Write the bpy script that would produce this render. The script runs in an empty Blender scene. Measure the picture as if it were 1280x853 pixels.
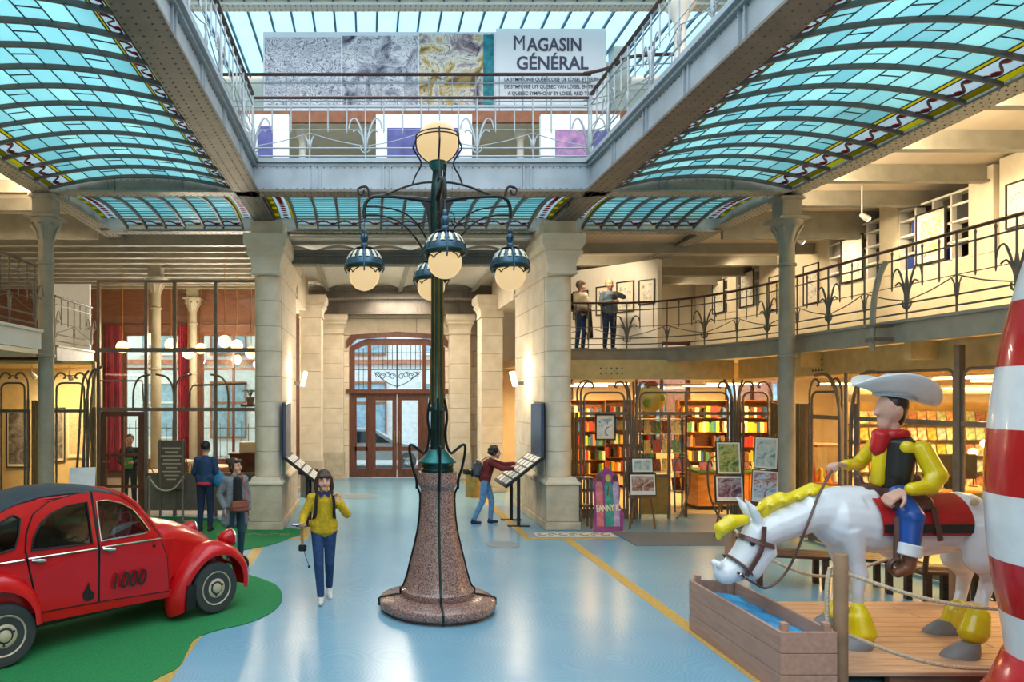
import bpy, bmesh, math, random
from mathutils import Vector, Matrix, Euler
from mathutils.geometry import tessellate_polygon
random.seed(11)
PI = math.pi
SC = bpy.context.scene
COL = SC.collection
H_EYE = 2.65

# ------------------------------------------------------------ camera, sky, exposure
cam_d = bpy.data.cameras.new('camera'); cam = bpy.data.objects.new('camera', cam_d); COL.objects.link(cam)
cam.location = (0, 0, H_EYE); cam.rotation_euler = (PI/2, 0, 0)
cam_d.sensor_width = 36.0; cam_d.lens = 36.0*900/1280
cam_d.shift_x = (640-462)/1280; cam_d.shift_y = (495-426.5)/1280
cam_d.clip_start = 0.05; cam_d.clip_end = 300
SC.camera = cam
W = bpy.data.worlds.new('sky'); SC.world = W; W.use_nodes = True
bg = W.node_tree.nodes['Background']; bg.inputs[0].default_value = (0.78, 0.90, 1.0, 1); bg.inputs[1].default_value = 3.5
SC.view_settings.view_transform = 'Standard'; SC.view_settings.look = 'None'
SC.view_settings.exposure = 0.12; SC.view_settings.gamma = 1.0; SC.view_settings.use_curve_mapping = False
try:
    SC.cycles.use_denoising = True
    SC.cycles.max_bounces = 8; SC.cycles.diffuse_bounces = 4; SC.cycles.glossy_bounces = 4
    SC.cycles.transmission_bounces = 6; SC.cycles.transparent_max_bounces = 16
    SC.cycles.sample_clamp_indirect = 6.0; SC.cycles.caustics_reflective = False; SC.cycles.caustics_refractive = False
    SC.cycles.blur_glossy = 0.5
except Exception:
    pass

def P(px, py, D):
    return Vector(((px-462)/900*D, D, H_EYE+(495-py)/900*D))

# ------------------------------------------------------------ lights: lamps of the place and added fill
def area(loc, sx, sy, power, col, rot=(0, 0, 0), name='area_source'):
    l = bpy.data.lights.new(name, 'AREA'); l.shape = 'RECTANGLE'; l.size = sx; l.size_y = sy
    l.energy = power; l.color = col
    o = bpy.data.objects.new(name, l); COL.objects.link(o); o.location = loc; o.rotation_euler = rot; return o
def bulb(loc, power, col, r=0.08, name='bulb_source'):
    l = bpy.data.lights.new(name, 'POINT'); l.energy = power; l.color = col; l.shadow_soft_size = r
    o = bpy.data.objects.new(name, l); COL.objects.link(o); o.location = loc; return o
def spot(loc, target, power, col, ang=60, name='spot_source'):
    l = bpy.data.lights.new(name, 'SPOT'); l.energy = power; l.color = col; l.spot_size = math.radians(ang); l.spot_blend = .6; l.shadow_soft_size = .05
    o = bpy.data.objects.new(name, l); COL.objects.link(o); o.location = loc
    o.rotation_euler = (Vector(target)-Vector(loc)).to_track_quat('-Z', 'Y').to_euler(); return o
def portal(loc, sx, sy, rot=(0, 0, 0)):
    o = area(loc, sx, sy, 1, (1, 1, 1), rot, 'sky_portal'); o.data.cycles.is_portal = True; return o
WARM = (1.0, 0.66, 0.28); SOFT = (1.0, 0.80, 0.54); PALE = (1.0, .88, .72)
portal((0.9, 0.0, 11.6), 14.2, 28.0)

# ------------------------------------------------------------ materials
def lin(c):
    return tuple((x/12.92 if x <= .04045 else ((x+.055)/1.055)**2.4) for x in c)
def hexc(h):
    h = h.lstrip('#'); return lin(tuple(int(h[i:i+2], 16)/255 for i in (0, 2, 4)))
MATS = {}
def mat(name, h, rough=.5, metal=0., var=.10, scale=6., bump=0., bscale=None, emit=0., coat=0., spec=.5, h2=None, stretch=None):
    if name in MATS: return MATS[name]
    m = bpy.data.materials.new(name); m.use_nodes = True; nt = m.node_tree; N = nt.nodes; L = nt.links
    b = N['Principled BSDF']; c = hexc(h) if isinstance(h, str) else h
    b.inputs['Roughness'].default_value = rough; b.inputs['Metallic'].default_value = metal
    b.inputs['Specular IOR Level'].default_value = spec
    if coat: b.inputs['Coat Weight'].default_value = coat; b.inputs['Coat Roughness'].default_value = .05
    if emit:
        b.inputs['Emission Color'].default_value = (*c, 1); b.inputs['Emission Strength'].default_value = emit
    if var > 0 or h2:
        tc = N.new('ShaderNodeTexCoord'); no = N.new('ShaderNodeTexNoise'); no.inputs['Scale'].default_value = scale; no.inputs['Detail'].default_value = 4
        src = tc.outputs['Object']
        if stretch:
            mp = N.new('ShaderNodeMapping'); mp.inputs['Scale'].default_value = stretch; L.new(src, mp.inputs[0]); src = mp.outputs[0]
        L.new(src, no.inputs['Vector'])
        mx = N.new('ShaderNodeMix'); mx.data_type = 'RGBA'
        c2 = (hexc(h2) if h2 else tuple(x*(1-3*var) if x*(1-3*var) > 0 else 0 for x in c))
        c1 = c if h2 else tuple(min(1, x*(1+2*var)) for x in c)
        rp = N.new('ShaderNodeMapRange'); rp.inputs[1].default_value = .3; rp.inputs[2].default_value = .7
        L.new(no.outputs['Fac'], rp.inputs[0]); L.new(rp.outputs[0], mx.inputs[0])
        mx.inputs[6].default_value = (*c2, 1); mx.inputs[7].default_value = (*c1, 1)
        L.new(mx.outputs[2], b.inputs['Base Color'])
        if bump:
            bm_ = N.new('ShaderNodeBump'); bm_.inputs['Strength'].default_value = bump; bm_.inputs['Distance'].default_value = .01
            n2 = N.new('ShaderNodeTexNoise'); n2.inputs['Scale'].default_value = bscale or scale*6; n2.inputs['Detail'].default_value = 3
            L.new(src, n2.inputs['Vector']); L.new(n2.outputs['Fac'], bm_.inputs['Height']); L.new(bm_.outputs[0], b.inputs['Normal'])
    else:
        b.inputs['Base Color'].default_value = (*c, 1)
    MATS[name] = m; return m
def glass_mat(name, tint='#ffffff', refl=.08, body=.0, bodyc='#ffffff', rough=.02):
    """thin window glass: mostly clear, some mirror reflection, optional milky body"""
    if name in MATS: return MATS[name]
    m = bpy.data.materials.new(name); m.use_nodes = True; nt = m.node_tree; N = nt.nodes; L = nt.links
    N.remove(N['Principled BSDF']); out = N['Material Output']
    tr = N.new('ShaderNodeBsdfTransparent'); tr.inputs[0].default_value = (*hexc(tint), 1)
    gl = N.new('ShaderNodeBsdfGlossy'); gl.inputs['Roughness'].default_value = rough
    fr = N.new('ShaderNodeFresnel'); fr.inputs[0].default_value = 1.45
    ad = N.new('ShaderNodeMath'); ad.operation = 'MULTIPLY_ADD'; ad.inputs[1].default_value = .9; ad.inputs[2].default_value = refl*.5; L.new(fr.outputs[0], ad.inputs[0])
    ge = N.new('ShaderNodeNewGeometry'); iv = N.new('ShaderNodeMath'); iv.operation = 'SUBTRACT'; iv.inputs[0].default_value = 1; L.new(ge.outputs['Backfacing'], iv.inputs[1])
    fm = N.new('ShaderNodeMath'); fm.operation = 'MULTIPLY'; L.new(ad.outputs[0], fm.inputs[0]); L.new(iv.outputs[0], fm.inputs[1])
    m1 = N.new('ShaderNodeMixShader'); L.new(fm.outputs[0], m1.inputs[0]); L.new(tr.outputs[0], m1.inputs[1]); L.new(gl.outputs[0], m1.inputs[2])
    last = m1
    if body:
        df = N.new('ShaderNodeBsdfDiffuse'); df.inputs[0].default_value = (*hexc(bodyc), 1)
        m2 = N.new('ShaderNodeMixShader'); m2.inputs[0].default_value = body; L.new(m1.outputs[0], m2.inputs[1]); L.new(df.outputs[0], m2.inputs[2]); last = m2
    L.new(last.outputs[0], out.inputs[0]); MATS[name] = m; return m
def milk_glass(name, h, h2, tr=.9, scale=2.5):
    """translucent coloured glass that glows with the daylight above it"""
    if name in MATS: return MATS[name]
    m = bpy.data.materials.new(name); m.use_nodes = True; nt = m.node_tree; N = nt.nodes; L = nt.links
    N.remove(N['Principled BSDF']); out = N['Material Output']
    tc = N.new('ShaderNodeTexCoord'); no = N.new('ShaderNodeTexNoise'); no.inputs['Scale'].default_value = scale; L.new(tc.outputs['Object'], no.inputs['Vector'])
    mx = N.new('ShaderNodeMix'); mx.data_type = 'RGBA'; mx.inputs[6].default_value = (*hexc(h), 1); mx.inputs[7].default_value = (*hexc(h2), 1)
    L.new(no.outputs['Fac'], mx.inputs[0])
    t = N.new('ShaderNodeBsdfTranslucent'); L.new(mx.outputs[2], t.inputs[0])
    p = N.new('ShaderNodeBsdfPrincipled'); L.new(mx.outputs[2], p.inputs['Base Color']); p.inputs['Roughness'].default_value = .25
    ms = N.new('ShaderNodeMixShader'); ms.inputs[0].default_value = tr; L.new(p.outputs[0], ms.inputs[1]); L.new(t.outputs[0], ms.inputs[2])
    L.new(ms.outputs[0], out.inputs[0]); MATS[name] = m; return m

# ------------------------------------------------------------ mesh builder
def frame_of(d, up=Vector((0, 0, 1))):
    d = d.normalized()
    if abs(d.dot(up)) > .98: up = Vector((0, 1, 0)) if abs(d.y) < .9 else Vector((1, 0, 0))
    a = d.cross(up).normalized(); return a, a.cross(d).normalized()
class MB:
    def __init__(s): s.V = []; s.F = []
    def add(s, vs, fs):
        n = len(s.V); s.V += [Vector(v) for v in vs]; s.F += [tuple(i+n for i in f) for f in fs]; return s
    def box(s, x0, x1, y0, y1, z0, z1):
        if x1 < x0: x0, x1 = x1, x0
        if y1 < y0: y0, y1 = y1, y0
        if z1 < z0: z0, z1 = z1, z0
        return s.add([(x0,y0,z0),(x1,y0,z0),(x1,y1,z0),(x0,y1,z0),(x0,y0,z1),(x1,y0,z1),(x1,y1,z1),(x0,y1,z1)],
              [(3,2,1,0),(4,5,6,7),(0,1,5,4),(1,2,6,5),(2,3,7,6),(3,0,4,7)])
    def bbox(s, x0, x1, y0, y1, z0, z1, b=.01):
        """box with chamfered vertical and horizontal edges"""
        if x1 < x0: x0, x1 = x1, x0
        if y1 < y0: y0, y1 = y1, y0
        rings = []
        for z, i in ((z0, b), (z0+b, 0), (z1-b, 0), (z1, b)):
            c = b
            X0, X1, Y0, Y1 = x0+i, x1-i, y0+i, y1-i
            rings.append([(X0+c,Y0,z),(X1-c,Y0,z),(X1,Y0+c,z),(X1,Y1-c,z),(X1-c,Y1,z),(X0+c,Y1,z),(X0,Y1-c,z),(X0,Y0+c,z)])
        return s.rings(rings, True)
    def rings(s, rings, cap=True, closed=False):
        n = len(rings[0]); vs = [v for r in rings for v in r]; fs = []
        m = len(rings)
        for i in range(m if closed else m-1):
            j = (i+1) % m
            for k in range(n):
                l = (k+1) % n; fs.append((i*n+k, i*n+l, j*n+l, j*n+k))
        if cap and not closed:
            fs.append(tuple(range(n-1, -1, -1))); fs.append(tuple((m-1)*n+k for k in range(n)))
        return s.add(vs, fs)
    def tube(s, pts, r, n=8, closed=False, flat=None):
        """sweep a circle (or an ellipse when flat=(a,b)) along pts; r number or list"""
        pts = [Vector(p) for p in pts]; m = len(pts); rs = r if isinstance(r, (list, tuple)) else [r]*m
        rings = []; A = None
        for i, p in enumerate(pts):
            if closed: d = pts[(i+1) % m]-pts[i-1]
            else: d = pts[min(i+1, m-1)]-pts[max(i-1, 0)]
            if d.length < 1e-9: d = Vector((0, 0, 1))
            d.normalize()
            if A is None: A, B = frame_of(d)
            else:
                A = (A-d*A.dot(d)); A = A.normalized() if A.length > 1e-6 else frame_of(d)[0]; B = A.cross(d)
            fa, fb = flat if flat else (1, 1)
            rings.append([p+A*(rs[i]*fa*math.cos(2*PI*k/n))+B*(rs[i]*fb*math.sin(2*PI*k/n)) for k in range(n)])
        return s.rings(rings, True, closed)
    def bar(s, p, q, w, h, up=(0, 0, 1)):
        p = Vector(p); q = Vector(q); a, b = frame_of(q-p, Vector(up)); a = a*w/2; b = b*h/2
        return s.rings([[p-a-b, p+a-b, p+a+b, p-a+b], [q-a-b, q+a-b, q+a+b, q-a+b]])
    def lathe(s, prof, n=24, c=(0, 0, 0), a0=0, a1=2*PI):
        c = Vector(c); full = abs(a1-a0-2*PI) < 1e-6; k = n if full else n+1
        rings = [[c+Vector((r*math.cos(a0+(a1-a0)*i/n), r*math.sin(a0+(a1-a0)*i/n), z)) for i in range(k)] for r, z in prof]
        if full: return s.rings(rings, True)
        vs = [v for r in rings for v in r]; fs = []
        for i in range(len(rings)-1):
            for j in range(k-1): fs.append((i*k+j, i*k+j+1, (i+1)*k+j+1, (i+1)*k+j))
        return s.add(vs, fs)
    def sqlathe(s, prof, cx, cy, ax=1., ay=1.):
        """stack of square rings: prof (half, z)"""
        return s.rings([[(cx-h*ax,cy-h*ay,z),(cx+h*ax,cy-h*ay,z),(cx+h*ax,cy+h*ay,z),(cx-h*ax,cy+h*ay,z)] for h, z in prof])
    def sphere(s, c, r, nu=14, nv=8, sc=(1, 1, 1), z0=-1., z1=1.):
        c = Vector(c); t0 = math.asin(max(-1, z0)); t1 = math.asin(min(1, z1)); rings = []
        for i in range(nv+1):
            t = t0+(t1-t0)*i/nv; rr = max(math.cos(t), 1e-3)
            rings.append([c+Vector((r*rr*math.cos(2*PI*k/nu)*sc[0], r*rr*math.sin(2*PI*k/nu)*sc[1], r*math.sin(t)*sc[2])) for k in range(nu)])
        return s.rings(rings)
    def cap(s, p, q, r0, r1, n=10):
        """rounded tapered capsule"""
        p = Vector(p); q = Vector(q); d = q-p
        if d.length < 1e-6: return s.sphere(p, r0, n, 6)
        u = d.normalized(); a, b = frame_of(u); rings = []
        for t in (-90, -55, -20): 
            t = math.radians(t); rings.append((p+u*r0*math.sin(t), max(r0*math.cos(t), r0*.02)))
        for t in (20, 55, 90):
            t = math.radians(t); rings.append((q+u*r1*math.sin(t), max(r1*math.cos(t), r1*.02)))
        return s.rings([[c+a*(rr*math.cos(2*PI*k/n))+b*(rr*math.sin(2*PI*k/n)) for k in range(n)] for c, rr in rings])
    def chain(s, pts, rs, n=10):
        for i in range(len(pts)-1): s.cap(pts[i], pts[i+1], rs[i], rs[i+1], n)
        return s
    def prism(s, poly, f, holes=()):
        """poly (and holes) lists of (u,v); f(u,v,side) -> 3D with side 0/1"""
        loops = [list(poly)]+[list(h) for h in holes]; flat = [p for l in loops for p in l]; n = len(flat)
        tris = tessellate_polygon([[Vector((p[0], p[1], 0)) for p in l] for l in loops])
        vs = [f(p[0], p[1], 0) for p in flat]+[f(p[0], p[1], 1) for p in flat]; fs = []
        for t in tris: fs.append(tuple(t)); fs.append(tuple(i+n for i in reversed(t)))
        o = 0
        for l in loops:
            k = len(l)
            for i in range(k): j = (i+1) % k; fs.append((o+i, o+j, n+o+j, n+o+i))
            o += k
        return s.add(vs, fs)
    def sheet(s, rows, thick=None):
        """grid of points; thick = offset vector for a closed slab"""
        m = len(rows); n = len(rows[0]); vs = [Vector(v) for r in rows for v in r]; fs = []
        for i in range(m-1):
            for j in range(n-1): fs.append((i*n+j, i*n+j+1, (i+1)*n+j+1, (i+1)*n+j))
        if thick is not None:
            t = Vector(thick); N = len(vs); vs += [v+t for v in vs]; fs += [tuple(i+N for i in reversed(f)) for f in fs]
            ed = [i for i in range(n)]+[i*n+n-1 for i in range(1, m)]+[(m-1)*n+j for j in range(n-2, -1, -1)]+[i*n for i in range(m-2, 0, -1)]
            for a, b in zip(ed, ed[1:]+ed[:1]): fs.append((b, a, a+N, b+N))
        return s.add(vs, fs)
    def xf(s, M): s.V = [M @ v for v in s.V]; return s
    def build(s, name, m, parent=None, smooth=False, world=False, fixn=True, origin=None):
        vs = s.V; me = bpy.data.meshes.new(name)
        if parent is not None and world:
            inv = chain_matrix(parent).inverted(); vs = [inv @ v for v in vs]
        off = None
        if parent is None or origin:
            xs = [v.x for v in vs]; ys = [v.y for v in vs]; zs = [v.z for v in vs]
            off = Vector(((min(xs)+max(xs))/2, (min(ys)+max(ys))/2, min(zs)))
            vs = [v-off for v in vs]
        me.from_pydata([tuple(v) for v in vs], [], s.F)
        if fixn:
            bm = bmesh.new(); bm.from_mesh(me); bmesh.ops.recalc_face_normals(bm, faces=bm.faces); bm.to_mesh(me); bm.free()
        if smooth:
            me.polygons.foreach_set('use_smooth', [True]*len(me.polygons))
            if smooth != 'all':
                try: me.set_sharp_from_angle(angle=math.radians(45 if smooth is True else smooth))
                except Exception: pass
        o = bpy.data.objects.new(name, me); COL.objects.link(o)
        if m: me.materials.append(m)
        if off is not None: o.location = off
        if parent is not None: o.parent = parent
        return o
def chain_matrix(o):
    M = Matrix.Identity(4)
    while o is not None:
        M = Matrix.LocRotScale(o.location, o.rotation_euler, o.scale) @ M; o = o.parent
    return M
def tag(o, label=None, cat=None, group=None, kind=None):
    if label: o['label'] = label
    if cat: o['category'] = cat
    if group: o['group'] = group
    if kind: o['kind'] = kind
    return o
def thing(name, label, cat, loc=(0, 0, 0), rz=0., group=None, kind=None):
    o = bpy.data.objects.new(name, None); COL.objects.link(o); o.location = loc; o.rotation_euler = (0, 0, rz); o.empty_display_size = .2
    return tag(o, label, cat, group, kind)
def inst(src, parent=None, loc=None, rz=None, name=None, scale=None):
    c = src.copy(); COL.objects.link(c)
    if name: c.name = name
    c.parent = parent
    if loc is not None: c.location = loc
    if rz is not None: c.rotation_euler = (0, 0, rz)
    if scale is not None: c.scale = scale
    return c
def dup(root, loc=None, rz=None, label=None, group=None):
    r = root.copy(); COL.objects.link(r)
    if loc is not None: r.location = loc
    if rz is not None: r.rotation_euler = (0, 0, rz)
    if label: r['label'] = label
    if group: r['group'] = group
    for ch in list(root.children):
        c = ch.copy(); COL.objects.link(c); c.parent = r
        for g in list(ch.children):
            d = g.copy(); COL.objects.link(d); d.parent = c
    return r
# shapes grown into one skin: voxel remesh, applied for all at the end of the script
PENDING = []
def blend(o, voxel=.01, smooth=4, fac=.5):
    m = o.modifiers.new('skin', 'REMESH'); m.mode = 'VOXEL'; m.voxel_size = voxel; m.use_smooth_shade = True
    if smooth:
        k = o.modifiers.new('soft', 'SMOOTH'); k.iterations = smooth; k.factor = fac
    PENDING.append(o); return o
def finish_blends():
    dg = bpy.context.evaluated_depsgraph_get()
    for o in PENDING:
        me = bpy.data.meshes.new_from_object(o.evaluated_get(dg), depsgraph=dg)
        me.polygons.foreach_set('use_smooth', [True]*len(me.polygons)); me.name = o.name
        o.modifiers.clear(); o.data = me
TEXTS = []
def text(body, size, name, m, parent, M, ext=.002, bold=0., align='CENTER', sx=1.):
    """lettering: turned into a mesh and set at matrix M (text lies in its XY plane)"""
    c = bpy.data.curves.new(name, 'FONT'); c.body = body; c.size = size; c.extrude = ext; c.offset = bold; c.align_x = align; c.align_y = 'CENTER'; c.resolution_u = 3
    o = bpy.data.objects.new('tmp_text', c); COL.objects.link(o)
    dg = bpy.context.evaluated_depsgraph_get(); me = bpy.data.meshes.new_from_object(o.evaluated_get(dg), depsgraph=dg)
    bpy.data.objects.remove(o)
    S = Matrix.Diagonal((sx, 1, 1, 1)); me.transform(M @ S); me.materials.clear(); me.materials.append(m)
    t = bpy.data.objects.new(name, me); COL.objects.link(t); t.parent = parent; return t
def facing(loc, xdir, ydir):
    x = Vector(xdir).normalized(); y = Vector(ydir).normalized(); z = x.cross(y)
    M = Matrix((x, y, z)).transposed().to_4x4(); M.translation = Vector(loc); return M
def bez(pts, n=10):
    """Catmull-Rom through pts"""
    pts = [Vector(p) for p in pts]; out = []
    for i in range(len(pts)-1):
        p0 = pts[max(i-1, 0)]; p1 = pts[i]; p2 = pts[i+1]; p3 = pts[min(i+2, len(pts)-1)]
        for k in range(n):
            t = k/n; out.append(.5*((2*p1)+(p2-p0)*t+(2*p0-5*p1+4*p2-p3)*t*t+(3*p1-p0-3*p2+p3)*t**3))
    return out+[pts[-1]]
# ------------------------------------------------------------ material palette
STONE = mat('limestone', '#e3d5be', .75, var=.07, scale=3, bump=.25, h2='#d0c0a6')
STONE2 = mat('limestone_worn', '#cbbda6', .8, var=.08, scale=4, bump=.35, h2='#ada089')
IRON = mat('grey_green_paint', '#949082', .45, var=.05, scale=4)
IRON_D = mat('brown_grey_paint', '#6f675d', .5, var=.06, scale=4)
IRON_L = mat('pale_blue_grey_paint', '#98a4ac', .45, var=.05, scale=3)
RAILM = mat('rail_iron', '#6b655b', .45, metal=.3, var=.05)
RAIL_L = mat('upper_rail_iron', '#9aa3a8', .4, metal=.3, var=.05)
HANDR = mat('handrail_wood', '#4a3029', .35, var=.12, scale=8)
RIVET = mat('rivet_dark', '#4c4740', .5, var=0)
PLASTER = mat('cream_plaster', '#ddd2bf', .85, var=.03, scale=2)
PLASTER_W = mat('white_plaster', '#e6e0d4', .85, var=.02, scale=2)
CEILM = mat('ceiling_cream', '#d8c8ae', .85, var=.03, scale=1.5)
WOODR = mat('red_brown_wood', '#6f3f27', .4, var=.15, scale=4, stretch=(6, 6, 1), h2='#4e2a1a')
FRAMEM = mat('shop_frame_bronze', '#77695a', .45, metal=.25, var=.06)
GLASS = glass_mat('clear_glass', '#f4fbfb', .10)
GLASS_S = glass_mat('shop_glass', '#fbf6ea', .05)

def setting(o, label, cat=None): return tag(o, label, cat, None, 'structure')
def rivet_row(mb, p, q, step, r, nrm):
    p = Vector(p); q = Vector(q); n = max(2, int((q-p).length/step)); nrm = Vector(nrm); d = (q-p).normalized(); e = d.cross(nrm)
    for i in range(n):
        c = p.lerp(q, (i+.5)/n); b = len(mb.V)
        mb.V += [c+d*r, c+e*r, c-d*r, c-e*r, c+nrm*r*.7]; mb.F += [(b, b+1, b+4), (b+1, b+2, b+4), (b+2, b+3, b+4), (b+3, b, b+4)]

# ------------------------------------------------------------ floors
def floor_material():
    m = bpy.data.materials.new('blue_grey_mosaic'); m.use_nodes = True; nt = m.node_tree; N = nt.nodes; L = nt.links; b = N['Principled BSDF']
    tc = N.new('ShaderNodeTexCoord'); mp = N.new('ShaderNodeMapping'); mp.inputs['Scale'].default_value = (1.1, 1.1, 1.1); L.new(tc.outputs['Object'], mp.inputs[0])
    vo = N.new('ShaderNodeTexVoronoi'); vo.inputs['Scale'].default_value = 1.15; L.new(mp.outputs[0], vo.inputs['Vector'])
    mu = N.new('ShaderNodeMath'); mu.operation = 'MULTIPLY'; mu.inputs[1].default_value = 120; L.new(vo.outputs['Distance'], mu.inputs[0])
    si = N.new('ShaderNodeMath'); si.operation = 'SINE'; L.new(mu.outputs[0], si.inputs[0])
    n1 = N.new('ShaderNodeTexNoise'); n1.inputs['Scale'].default_value = 90; n1.inputs['Detail'].default_value = 3; L.new(tc.outputs['Object'], n1.inputs['Vector'])
    n2 = N.new('ShaderNodeTexNoise'); n2.inputs['Scale'].default_value = .8; n2.inputs['Detail'].default_value = 6; L.new(tc.outputs['Object'], n2.inputs['Vector'])
    m1 = N.new('ShaderNodeMix'); m1.data_type = 'RGBA'; m1.inputs[6].default_value = (*hexc('#6497b2'), 1); m1.inputs[7].default_value = (*hexc('#8fb8ca'), 1); L.new(n2.outputs['Fac'], m1.inputs[0])
    ad = N.new('ShaderNodeMath'); ad.operation = 'MULTIPLY_ADD'; ad.inputs[1].default_value = .13; L.new(si.outputs[0], ad.inputs[0]); L.new(n1.outputs['Fac'], ad.inputs[2])
    m2 = N.new('ShaderNodeMix'); m2.data_type = 'RGBA'; m2.blend_type = 'MULTIPLY'; m2.inputs[0].default_value = .45; L.new(m1.outputs[2], m2.inputs[6])
    cr = N.new('ShaderNodeValToRGB'); cr.color_ramp.elements[0].position = .1; cr.color_ramp.elements[0].color = (.45, .48, .5, 1); cr.color_ramp.elements[1].position = .8; L.new(ad.outputs[0], cr.inputs[0]); L.new(cr.outputs[0], m2.inputs[7])
    L.new(m2.outputs[2], b.inputs['Base Color'])
    b.inputs['Roughness'].default_value = .24; b.inputs['Specular IOR Level'].default_value = .5
    bu = N.new('ShaderNodeBump'); bu.inputs['Strength'].default_value = .07; bu.inputs['Distance'].default_value = .004; L.new(ad.outputs[0], bu.inputs['Height']); L.new(bu.outputs[0], b.inputs['Normal'])
    return m
o = MB().box(-12, 15, -14, 23.3, -.3, 0).build('floor', floor_material())
setting(o, 'blue-grey mosaic floor of the whole hall', 'floor')
CREAMF = mat('cream_shop_floor', '#cdb98f', .35, var=.06, scale=4)
o = MB().box(4.15, 14.5, 16.1, 23.2, 0, .006).box(8.15, 14.5, -5.9, 16.1, 0, .006).build('floor_shop', CREAMF); setting(o, 'cream floor inside the bookshop', 'floor')
TILEF = mat('cafe_floor', '#9a8d7a', .35, var=.06, scale=4)
o = MB().box(-11.9, -2.4, 16.0, 23.2, 0, .006).build('floor_cafe', TILEF); setting(o, 'grey-beige floor of the cafe behind the glass', 'floor')
OUTG = mat('street_paving', '#a7a9a8', .8, var=.05)
o = MB().box(-30, 40, 23.9, 60, -.35, -.05).build('street_paving', OUTG); setting(o, 'pale street paving outside the entrance', 'street')

YEL = mat('ochre_mosaic', '#c4a45c', .5, var=.14, scale=40, h2='#a9853c')
MOS_R = mat('red_mosaic_scroll', '#a77a5a', .5, var=.1, scale=30)
MOS_W = mat('white_mosaic_scroll', '#d9d5c8', .5, var=.05, scale=30)
k = 0
def strip(x0, x1, y0, y1, label, m=YEL):
    global k; k += 1
    o = MB().box(x0, x1, y0, y1, -.004, .003).build('trim_%d' % k, m); setting(o, label, 'floor border')
strip(3.56, 3.73, 4.5, 13.25, 'ochre mosaic line running along the right side of the floor')
strip(-2.02, -1.85, 4.5, 13.25, 'ochre mosaic line running along the left side of the floor beside the green mat')
strip(3.02, 4.6, 13.25, 13.42, 'ochre mosaic band crossing in front of the right stone pier')
strip(-2.9, -1.3, 13.25, 13.42, 'ochre mosaic band crossing in front of the left stone pier')
strip(2.86, 3.02, 13.25, 22.6, 'ochre mosaic line running into the passage along its right wall')
strip(-1.3, -1.14, 13.25, 22.6, 'ochre mosaic line running into the passage along its left wall')
for cx, wd in ((3.9, 'right'), (-2.2, 'left')):
    sc_ = thing('mosaic_scrollwork', 'pale mosaic scrollwork strip in the floor before the %s stone pier' % wd, 'floor border', (cx, 13.7, 0), kind='structure')
    MB().box(-.75, .75, -.2, .2, -.004, .004).build('mosaic_ground', MOS_W, sc_)
    for i in range(7):
        x = -.62+i*.2
        MB().tube([(x+.08*math.cos(a), .08*math.sin(a)*(1 if i % 2 else -1), .004) for a in [j*PI/6 for j in range(10)]], .012, 5).build('scroll', MOS_R, sc_)
PATCH = mat('floor_patch_grey', '#77858c', .5, var=.06, scale=20)
for (px, py, D, rx, ry, lb) in ((628, 681, 12.8, .3, .3, 'dark oval cover plate set in the floor right of the lamp'), (446, 619, 19, .6, .5, 'dark brownish round plate in the passage floor before the door')):
    p = P(px, py, D); p.z = 0
    o = MB().lathe([(.98, 0), (1, .004), (.9, .006), (.001, .006)], 28).xf(Matrix.Translation(p) @ Matrix.Diagonal((rx, ry, 1, 1))).build('floor_plate', PATCH); tag(o, lb, 'floor plate')

# ------------------------------------------------------------ outer shell of the hall
o = MB().box(-12.2, -12, -14, 23.9, 0, 6.75).build('wall_left', PLASTER); setting(o, 'cream outer wall on the left', 'wall')
o = MB().box(15, 15.2, -14, 23.9, 0, 6.75).build('wall_right', PLASTER); setting(o, 'cream outer wall on the right behind the shop', 'wall')
o = MB().box(-12, 15, -14.2, -14, 0, 11.5).build('wall_front', PLASTER); setting(o, 'cream wall behind the viewer', 'wall')
# upper storey walls around the light well
o = MB().box(-6.5, -6.3, -14, 20, 6.75, 11.6).build('wall_upper_left', PLASTER); setting(o, 'pale wall of the upper storey on the left', 'wall')
TANW = mat('tan_wall', '#d8b48c', .8, var=.04, scale=2)
o = MB().box(8.0, 8.2, -14, 20, 6.75, 11.6).build('wall_upper_right', TANW); setting(o, 'tan wall of the upper storey on the right', 'wall')
o = MB().box(-6.3, 8.0, 19.8, 20, 6.75, 11.6).build('wall_upper_back', PLASTER); setting(o, 'pale wall at the far end of the upper storey', 'wall')

def ceiling(name, label, x0, x1, y0, y1, zs, step, m=CEILM, jm=IRON, jw=.16, jh=.26, arch=.1, along='x'):
    """joists with shallow vaults between them"""
    r = thing(name, label, 'ceiling', ((x0+x1)/2, (y0+y1)/2, zs), kind='structure')
    a0, a1 = (y0, y1) if along == 'x' else (x0, x1); n = max(1, round((a1-a0)/step)); st = (a1-a0)/n
    for i in range(n):
        c0 = a0+i*st; rows = []
        for j in range(7):
            t = j/6; z = zs+jh+arch*math.sin(PI*t)-.02; a = c0+st*t
            rows.append([(x0, a, z), (x1, a, z)] if along == 'x' else [(a, y0, z), (a, y1, z)])
        MB().sheet(rows, (0, 0, .06)).build('vault_strip', m, r, smooth=True, world=True)
        if i:
            b = MB()
            if along == 'x': b.box(x0, x1, c0-jw/2, c0+jw/2, zs, zs+.03).box(x0, x1, c0-.02, c0+.02, zs+.03, zs+jh)
            else: b.box(c0-jw/2, c0+jw/2, y0, y1, zs, zs+.03).box(c0-.02, c0+.02, y0, y1, zs+.03, zs+jh)
            b.build('joist', jm, r, world=True)
    return r
CW = mat('ceiling_white', '#d9d3c4', .85, var=.02)
ceiling('ceiling_left_gallery', 'cream beamed ceiling over the left gallery', -12, -5.75, -2, 15.4, 6.28, 1.25)
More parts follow.
